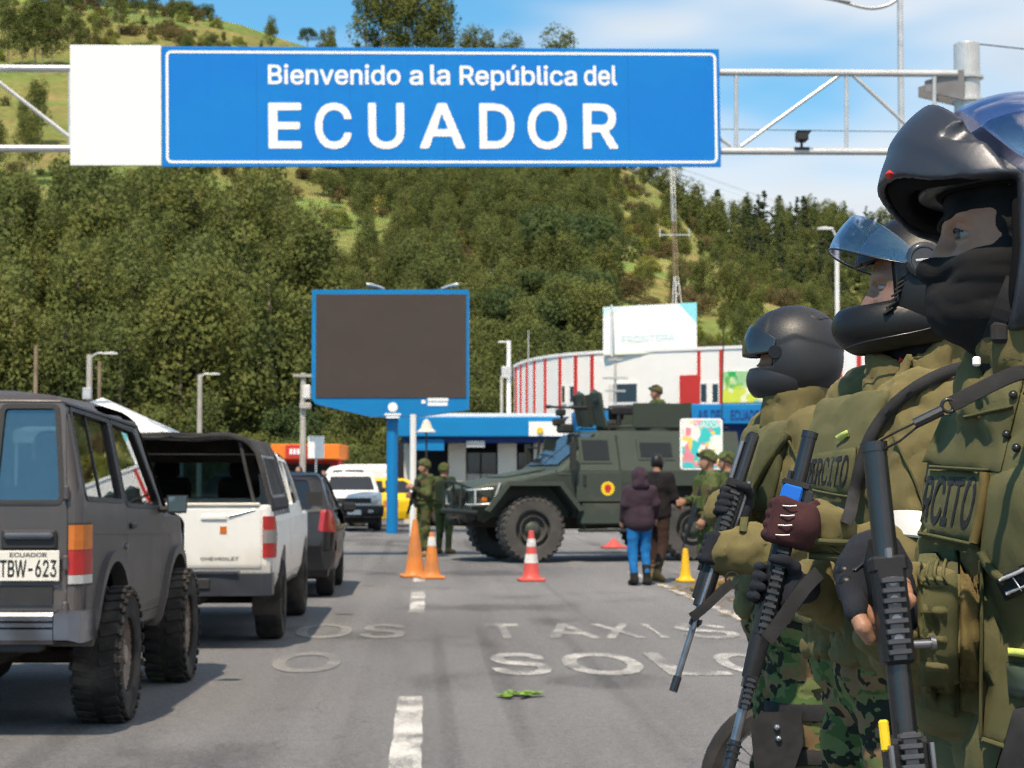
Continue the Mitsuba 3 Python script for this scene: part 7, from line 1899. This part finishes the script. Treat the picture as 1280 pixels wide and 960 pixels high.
chin2 = lambda p: smax(smax(smax(ell_d(p, (.010, 0, -.075), (.176, .122, .085)), -ell_d(p, (.002, 0, -.07), (.150, .100, .11)), .006), np.maximum(-.134 + .10 * np.clip(-p[:, 0] + .1, 0, .3) - p[:, 2], p[:, 2] + .034 - .12 * np.clip(.12 - p[:, 0], 0, .1)), .010), -.02 - p[:, 0], .008)
cb2 = mpart(h2, 'chin_bar', surfnet(chin2, (-.05, -.16, -.17), (.21, .16, .02), .0052), H2, 'helmet_black')
mpart(cb2, 'trim_line', tube(spline([(.165, .055, -.118), (.13, .098, -.110), (.06, .120, -.102), (0, .121, -.092)], 5), .0022, 5), H2, 'gunmetal')
mpart(h2, 'visor', visor_patch((.012, 0, .004), (.182, .140, .160), 76, -10, 20, .0030, 33, (0, 0, .01)), H2, 'visor_clear', label='clear raised visor')
mpart(h2, 'visor_rim', tube(ry_(np.array([(.012 + .183 * math.cos(math.radians(5 - 15 * (1 - .62 * abs(a / 76) ** 3))) * math.cos(math.radians(a)), .141 * math.cos(math.radians(5 - 15 * (1 - .62 * abs(a / 76) ** 3))) * math.sin(math.radians(a)), .004 + .161 * math.sin(math.radians(5 - 15 * (1 - .62 * abs(a / 76) ** 3)))) for a in np.linspace(-76, 76, 31)], np.float32), (0, 0, .01), -33), .0020, 6), H2, 'gunmetal')
for q in (-1, 1):
    pv = mpart(h2, 'pivot', lathe([(.036, 0), (.036, .006), (.030, .011), (.026, .011), (.024, .008), (0, .008)] if q > 0 else [(0, -.008), (.024, -.008), (.026, -.011), (.030, -.011), (.036, -.006), (.036, 0)], 28, 'y').apply_transform(xf((.015, q * .128, .038))), H2, 'visor_smoke', 40)
    mpart(pv, 'slot', bx((.015, q * .139, .038), (.034, .004, .005), .001), H2, 'galvanised', False)
mpart(h2, 'ratchet', cat(*[bx((.052 + .006 * i, .112, .012 - .011 * i), (.022, .012, .004), .001, ry=30) for i in range(7)]), H2, 'gun_polymer', False)
mpart(k2, 'red_toggle', cat(*[tube(spline([(.045 + .006 * i, .060, -.145), (.058 + .004 * i, .062, -.165), (.048 + .005 * i, .060, -.195)], 4), .003, 5) for i in range(4)]), H2, 'red_paint')
D2 = Decal(M2, lambda p: np.minimum(vs2(p), jk2(p)), Y2 - .1, .16)
pt = part(v2, 'name_patch', D2.quad([(1020, 566), (1070, 560), (1062, 622), (1014, 614)], .010, 10, 10), 'vest_olive', True)
for m_ in D2.text('EJERCITO', [(1000, 574), (1062, 569), (1055, 610), (994, 604)], .0125).split(only_watertight=False): part(pt, 'letter', m_, 'ink_black', True)
part(pt, 'border', D2.band([(1014, 613), (1040, 618), (1062, 621)], 4, .013), 'webbing_olive', True)
part(v2, 'shoulder_strap', D2.band([(1205, 462), (1165, 476), (1120, 505), (1088, 545), (1070, 600), (1056, 650)], 15, .016, 6), 'strap_black', True)
part(v2, 'pouch', D2.quad([(1050, 700), (1110, 700), (1112, 800), (1054, 800)], .03, 8, 8), 'webbing_olive', True)
part(v2, 'pouch', D2.quad([(1118, 704), (1180, 704), (1180, 806), (1120, 802)], .03, 8, 8), 'webbing_olive', True)
part(v2, 'hi_vis_tab', D2.band([(1046, 549), (1053, 545), (1060, 542)], 8, .014, 3), 'hi_vis', True)
part(k2, 'sleeve_seam', cat(D2.band([(1112, 548), (1132, 590), (1150, 640), (1160, 690)], 3, .006), D2.band([(1030, 672), (1060, 690), (1090, 698)], 3, .006)), 'webbing_olive', True)
for y in (672, 690): part(v2, 'webbing', D2.band([(1012, y - 2), (1040, y), (1070, y + 1)], 8, .012), 'webbing_olive', True)
armband(k2, M2, j2, 'L', .80, .98)
F2 = weapon_frame(W2A, W2B)
wp = thing('shotgun', 'short black shotgun with a blue block, held muzzle down in a maroon glove', 'shotgun')
u2 = lambda py: (py - 540) / 418 * np.linalg.norm(W2B - W2A)
part(wp, 'stock_tube', cat(wrod(F2, 0, u2(615), .0135), wrod(F2, 0, .012, .015)), 'gunmetal', 40)
part(wp, 'blue_block', wbox(F2, u2(610), u2(634), .036, .030, (-.008, .004), .004), 'gun_blue', False, 'bright blue plastic block')
part(wp, 'clamp', cat(wbox(F2, u2(604), u2(612), .05, .024, (-.004, .004), .002), wbox(F2, u2(612), u2(640), .018, .034, (.022, 0), .003), *[wrod((F2[0] + F2[1] * u2(602) + F2[3] * x, -F2[1], F2[2], F2[3]), 0, .014, .004, n=8) for x in (-.018, .006, .02)]), 'gunmetal', False)
part(wp, 'receiver', cat(wbox(F2, u2(630), u2(800), .034, .046, (0, -.006), .006)), 'gun_polymer', False)
part(wp, 'rail', rail(F2, u2(690), u2(796), .022, .009, (0, .020), .0125), 'rail_metal', False)
part(wp, 'fore_end', cat(wrod(F2, u2(795), u2(850), .019, .016)), 'gun_polymer', 40)
part(wp, 'bracket', cat(wbox(F2, u2(846), u2(862), .026, .026, (0, .004), .002), wbox(F2, u2(862), u2(888), .020, .022, (.0, .004), .002)), 'gunmetal', False)
part(wp, 'rail', rail(F2, u2(850), u2(888), .016, .007, (0, .017), .010), 'rail_metal', False)
part(wp, 'barrel', wrod(F2, u2(790), u2(950), .0092), 'gun_steel', 40)
part(wp, 'muzzle', cat(wrod(F2, u2(926), u2(960), .0118), *[wbox(F2, u2(930) + .012 * i, u2(930) + .012 * i + .005, .026, .012, (0, .006), .001) for i in range(3)]), 'gunmetal', 40)
part(wp, 'sling', strap(spline([at(1024, 716, 3.62), at(1000, 742, 3.60), at(975, 778, 3.59), at(958, 800, 3.585)], 4), (.2, -1, .2), .026, .003), 'strap_black', True)

# ---------------------------------------------------------------- third soldier
Y3 = 5.4
M3 = xf((.782, Y3, 0), 180 + 5); L3 = local(M3); s3 = 1.05
H3 = head_frame(M3, (989, 442, Y3), 180 - 10, 3) @ xf((0, 0, 0), 0, .86)
j3 = template(1.05); j3['head'] = L3(992, 440, Y3); j3['neck'] = L3(1000, 512, Y3); j3['chest'] = np.array([0., 0, 1.38]); j3['shL'] = L3(1028, 560, 5.18); j3['shR'] = np.array([0.02, -.20, 1.50])
W3A, W3B = at(941, 546, 5.10), at(842, 862, 4.98)
w3 = lambda py: W3A + (W3B - W3A) * (py - 546) / 316
j3['elL'] = L3(1010, 676, 5.08); j3['wrL'] = L3(905, 694, 5.03)
j3['elR'] = L3(965, 690, 5.5); j3['wrR'] = L3(905, 636, 5.22)
hand3 = grip(wl(M3, w3(692)), wv(M3, W3A - W3B), .026, wv(M3, (.3, -1, .1)), j3['wrL'], .88, (45, 95, 150, 200), flip=-1)
hand3r = grip(wl(M3, w3(632)), wv(M3, W3A - W3B), .024, wv(M3, (.5, .9, 0)), j3['wrR'], .86, (45, 95, 150, 195), flip=1)
k3, v3, jk3, vs3 = soldier('farthest soldier of the three, matte black helmet turned away, rifle pointing down', M3, j3, s3, .012, {'L': hand3, 'R': hand3r}, 21, hs=.80)
glove(k3, hand3, 'glove_black', .0042, None, grow=.0018); glove(k3, hand3r, 'glove_black', .0042, None, grow=.0018)
neck_gaiter(k3, j3, s3, H3, .009)
port3 = lambda p: np.maximum(.055 - p[:, 0], np.maximum(-.040 - p[:, 2], p[:, 2] - .000))
cr3 = lambda p: .0035 * sig((p[:, 2] - .045 + .30 * np.abs(p[:, 0] + .02)) / .002) + .003 * sig((p[:, 0] - .075 + .25 * (p[:, 2] - .05)) / .002)
h3 = helmet_base(k3, H3, .006, 'helmet_matte', port3, -.128, cr3)
mpart(h3, 'chin_bar', surfnet(lambda p: smax(smax(smax(ell_d(p, (.008, 0, -.080), (.138, .122, .095)), -ell_d(p, (.0, 0, -.07), (.125, .102, .12)), .006), np.maximum(-.135 - p[:, 2], p[:, 2] + .040), .010), -.02 - p[:, 0], .008), (-.05, -.15, -.17), (.19, .15, .02), .0065), H3, 'helmet_matte')
mpart(h3, 'visor', visor_patch((.002, 0, .004), (.153, .131, .150), 72, -16, 22, .0040, 14, (0, 0, .0)), H3, 'visor_smoke', label='dark visor')
for q in (-1, 1): mpart(h3, 'pivot', lathe([(.022, 0), (.020, .006), (0, .006)] if q > 0 else [(0, -.006), (.020, -.006), (.022, 0)], 20, 'y').apply_transform(xf((.045, q * .122, .0))), H3, 'helmet_black', 40)
mpart(h3, 'label_tab', bx((-.098, .080, -.085), (.012, .022, .016), .002, rz=-45), H3, 'galvanised', False)
mpart(h3, 'rear_vent', surfnet(lambda p: smax(smax(shell_d(p, .006), -(shell_d(p, -.004)), .002), np.maximum(np.abs(p[:, 2] - .085 + .2 * p[:, 0]) - .012, np.maximum(p[:, 0] + .02, np.abs(np.abs(p[:, 1]) - .05) - .03)), .003), (-.19, -.16, -.02), (.02, .16, .18), .005), H3, 'helmet_matte')
D3 = Decal(M3, lambda p: np.minimum(vs3(p), jk3(p)), Y3 - .1, .13)
part(v3, 'side_strap', D3.band([(985, 545), (958, 580), (938, 620), (930, 660)], 9, .014), 'webbing_olive', True)
part(v3, 'front_panel', D3.quad([(950, 552), (985, 548), (962, 640), (926, 636)], .010, 8, 8), 'webbing_olive', True)
part(v3, 'pouch', D3.quad([(945, 706), (990, 706), (990, 760), (945, 760)], .03, 7, 7), 'webbing_olive', True)
part(k3, 'sleeve_seam', D3.band([(985, 552), (1000, 590), (1008, 640)], 3, .007), 'webbing_olive', True)
armband(k3, M3, j3, 'L', .82, .98)
e0, e1 = j3['elL'], j3['wrL']
F3 = weapon_frame(W3A, W3B); L3w = np.linalg.norm(W3B - W3A); u3 = lambda py: (py - 546) / 316 * L3w
wp = thing('rifle', 'long rifle with a pale steel barrel pointing down, held by the farthest foreground soldier', 'rifle')
part(wp, 'stock', cat(wrod(F3, 0, u3(612), .016), wbox(F3, -.01, .03, .03, .05, (0, -.01), .006)), 'gunmetal', 40)
part(wp, 'stock_rod', cat(wrod(F3, u3(556), u3(640), .006, off=(-.022, .004)), wrod(F3, u3(600), u3(690), .007, off=(.024, .004))), 'gun_steel', 40)
part(wp, 'receiver', cat(wbox(F3, u3(604), u3(700), .044, .05, (0, -.004), .006), wbox(F3, u3(604), u3(615), .06, .04, (0, .006), .003)), 'gun_polymer', False)
part(wp, 'rail', rail(F3, u3(618), u3(668), .026, .010, (-.004, .024), .014), 'rail_metal', False)
part(wp, 'magazine', hull([F3[0] + F3[1] * t + F3[2] * d + F3[3] * w for t, d in ((u3(668), -.02), (u3(690), -.02), (u3(705), -.19), (u3(684), -.2)) for w in (-.014, .014)]), 'gun_polymer', False)
part(wp, 'handguard', cat(wrod(F3, u3(700), u3(760), .022, .018), wbox(F3, u3(706), u3(752), .05, .016, (.0, -.012), .004)), 'gun_polymer', 40)
part(wp, 'barrel', wrod(F3, u3(718), u3(862), .0085, .0075), 'gun_steel', 40)
part(wp, 'gas_tube', wrod(F3, u3(712), u3(790), .006, off=(.0, .016)), 'gun_steel', 40)
part(wp, 'front_sight', cat(wbox(F3, u3(776), u3(784), .026, .022, (0, 0), .002), wbox(F3, u3(776), u3(782), .006, .03, (.012, .01), .001)), 'gunmetal', False)
part(wp, 'flash_hider', wrod(F3, u3(846), u3(864), .0105), 'gunmetal', 40)
part(wp, 'sling', cat(strap(spline([at(916, 728, 5.0), at(897, 744, 4.99), at(880, 760, 4.985), at(864, 772, 4.99)], 4), (.2, -1, .2), .024, .003), tube([at(915 + 8 * math.cos(a), 724 + 9 * math.sin(a), 5.0) for a in np.linspace(0, 2 * PI, 15)], .003, 6)), 'strap_black', True)
# thigh holster of the third soldier
c = L3(985, 884, 5.22)
ho = part(k3, 'holster', hull([L3(x, y, Yy) for x, y in ((938, 905), (952, 890), (1002, 890), (1004, 930), (985, 985), (945, 985)) for Yy in (5.10, 5.19)]), 'strap_black', 30, 'black holster strapped to the thigh')
part(ho, 'thigh_strap', lathe([(.108, -.022), (.116, -.02), (.116, .02), (.108, .022)], 24).apply_transform(xf(tuple((j3['hipL'] + (j3['knL'] - j3['hipL']) * .40)))), 'strap_black', True)
part(ho, 'thigh_strap', lathe([(.096, -.02), (.104, -.018), (.104, .018), (.096, .02)], 24).apply_transform(xf(tuple((j3['hipL'] + (j3['knL'] - j3['hipL']) * .70)), 0, 1, 10)), 'strap_black', True)
part(ho, 'snap', cat(*[mv(trimesh.creation.icosphere(2, .008), L3(x, y, 5.095)) for x, y in ((971, 909), (973, 923))]), 'chrome', True)

# ---------------------------------------------------------------- motorcycle behind them
X0, YM, RM = at(989, 981, 7.1)[0], 7.1, .322
mo = thing('motorcycle', 'dark motorcycle with a spoked front wheel standing behind the three soldiers', 'motorcycle', xf((X0, YM, 0), 180))
# local frame: x forward, origin below the front axle
wtor = lambda x, r: mv(lathe([(r - .075, -.034), (r - .03, -.050), (r - .008, -.040), (r, -.018), (r, .018), (r - .008, .040), (r - .03, .050), (r - .075, .034), (r - .075, -.034)], 44, 'y'), (x, 0, RM))
for x in (0, -1.30):
    w = part(mo, 'wheel', wtor(x, RM), 'rubber', 40)
    part(w, 'rim', mv(lathe([(RM - .078, -.028), (RM - .070, -.030), (RM - .070, .030), (RM - .078, .028), (RM - .090, 0), (RM - .078, -.028)], 40, 'y'), (x, 0, RM)), 'gun_steel', 40)
    part(w, 'spoke', cat(*[rod((x + .03 * math.cos(a + .5 * (-1) ** i), (-1) ** i * .025, RM + .03 * math.sin(a + .5 * (-1) ** i)), (x + (RM - .085) * math.cos(a), 0, RM + (RM - .085) * math.sin(a)), .0022, 4) for i, a in enumerate(np.linspace(0, 2 * PI, 28, endpoint=False))]), 'gun_steel', True)
    part(w, 'brake_disc', mv(lathe([(.12, .040), (.12, .044), (.07, .044), (.07, .040), (.12, .040)], 28, 'y'), (x, 0, RM)), 'gun_steel', 40)
    part(w, 'hub', mv(lathe([(0, -.05), (.035, -.05), (.035, .05), (0, .05)], 16, 'y'), (x, 0, RM)), 'gunmetal', 40)
part(mo, 'front_mudguard', strap([((RM + .014) * math.cos(a), 0, RM + (RM + .014) * math.sin(a)) for a in np.radians(np.linspace(60, 165, 12))], [(math.cos(a), 0, math.sin(a)) for a in np.radians(np.linspace(60, 165, 12))], .11, .006), 'plastic_black', True)
part(mo, 'fork', cat(*[rod((0, s * .085, RM), (-.36, s * .085, 1.02), .024, 12) for s in (-1, 1)]), 'gun_steel', True)
part(mo, 'handlebar', tube(spline([(-.42, -.36, 1.10), (-.36, -.2, 1.12), (-.36, 0, 1.06), (-.36, .2, 1.12), (-.42, .36, 1.10)], 4), .013, 8), 'gunmetal', True)
part(mo, 'headlamp', mv(lathe([(0, .09), (.07, .08), (.085, .02), (.06, -.08), (0, -.1)], 18, 'x'), (-.22, 0, .92)), 'plastic_black', 40)
part(mo, 'tank', surfnet(lambda p: smax(ell_d(p, (-.62, 0, .86), (.27, .15, .16)), .76 - p[:, 2], .04), (-.95, -.2, .65), (-.3, .2, 1.06), .02), 'car_black', True)
part(mo, 'seat', surfnet(lambda p: box_d(p, (-1.10, 0, .80), (.36, .12, .055), .05), (-1.55, -.2, .68), (-.65, .2, .92), .02), 'plastic_black', True)
part(mo, 'engine', cat(bx((-.68, 0, .48), (.36, .24, .30), .05), bx((-.60, 0, .64), (.18, .18, .16), .03)), 'gunmetal', False)
part(mo, 'frame', cat(*[tube(spline([(-.38, s * .05, .95), (-.52, s * .09, .62), (-.55, s * .11, .32), (-.95, s * .11, .34), (-1.30, s * .09, RM)], 4), .018, 8) for s in (-1, 1)], tube([(-.38, 0, .95), (-.8, 0, .78), (-1.4, 0, .76)], .02, 8)), 'gunmetal', True)
part(mo, 'exhaust', tube(spline([(-.58, -.12, .52), (-.5, -.14, .30), (-.9, -.16, .30), (-1.5, -.17, .42)], 4), [.02] * 7 + [.04] * 6, 10), 'chrome', True)
part(mo, 'rear_mudguard', strap([(-1.30 + (RM + .05) * math.cos(a), 0, RM + (RM + .05) * math.sin(a)) for a in np.radians(np.linspace(40, 170, 12))], [(math.cos(a), 0, math.sin(a)) for a in np.radians(np.linspace(40, 170, 12))], .12, .006), 'plastic_black', True)
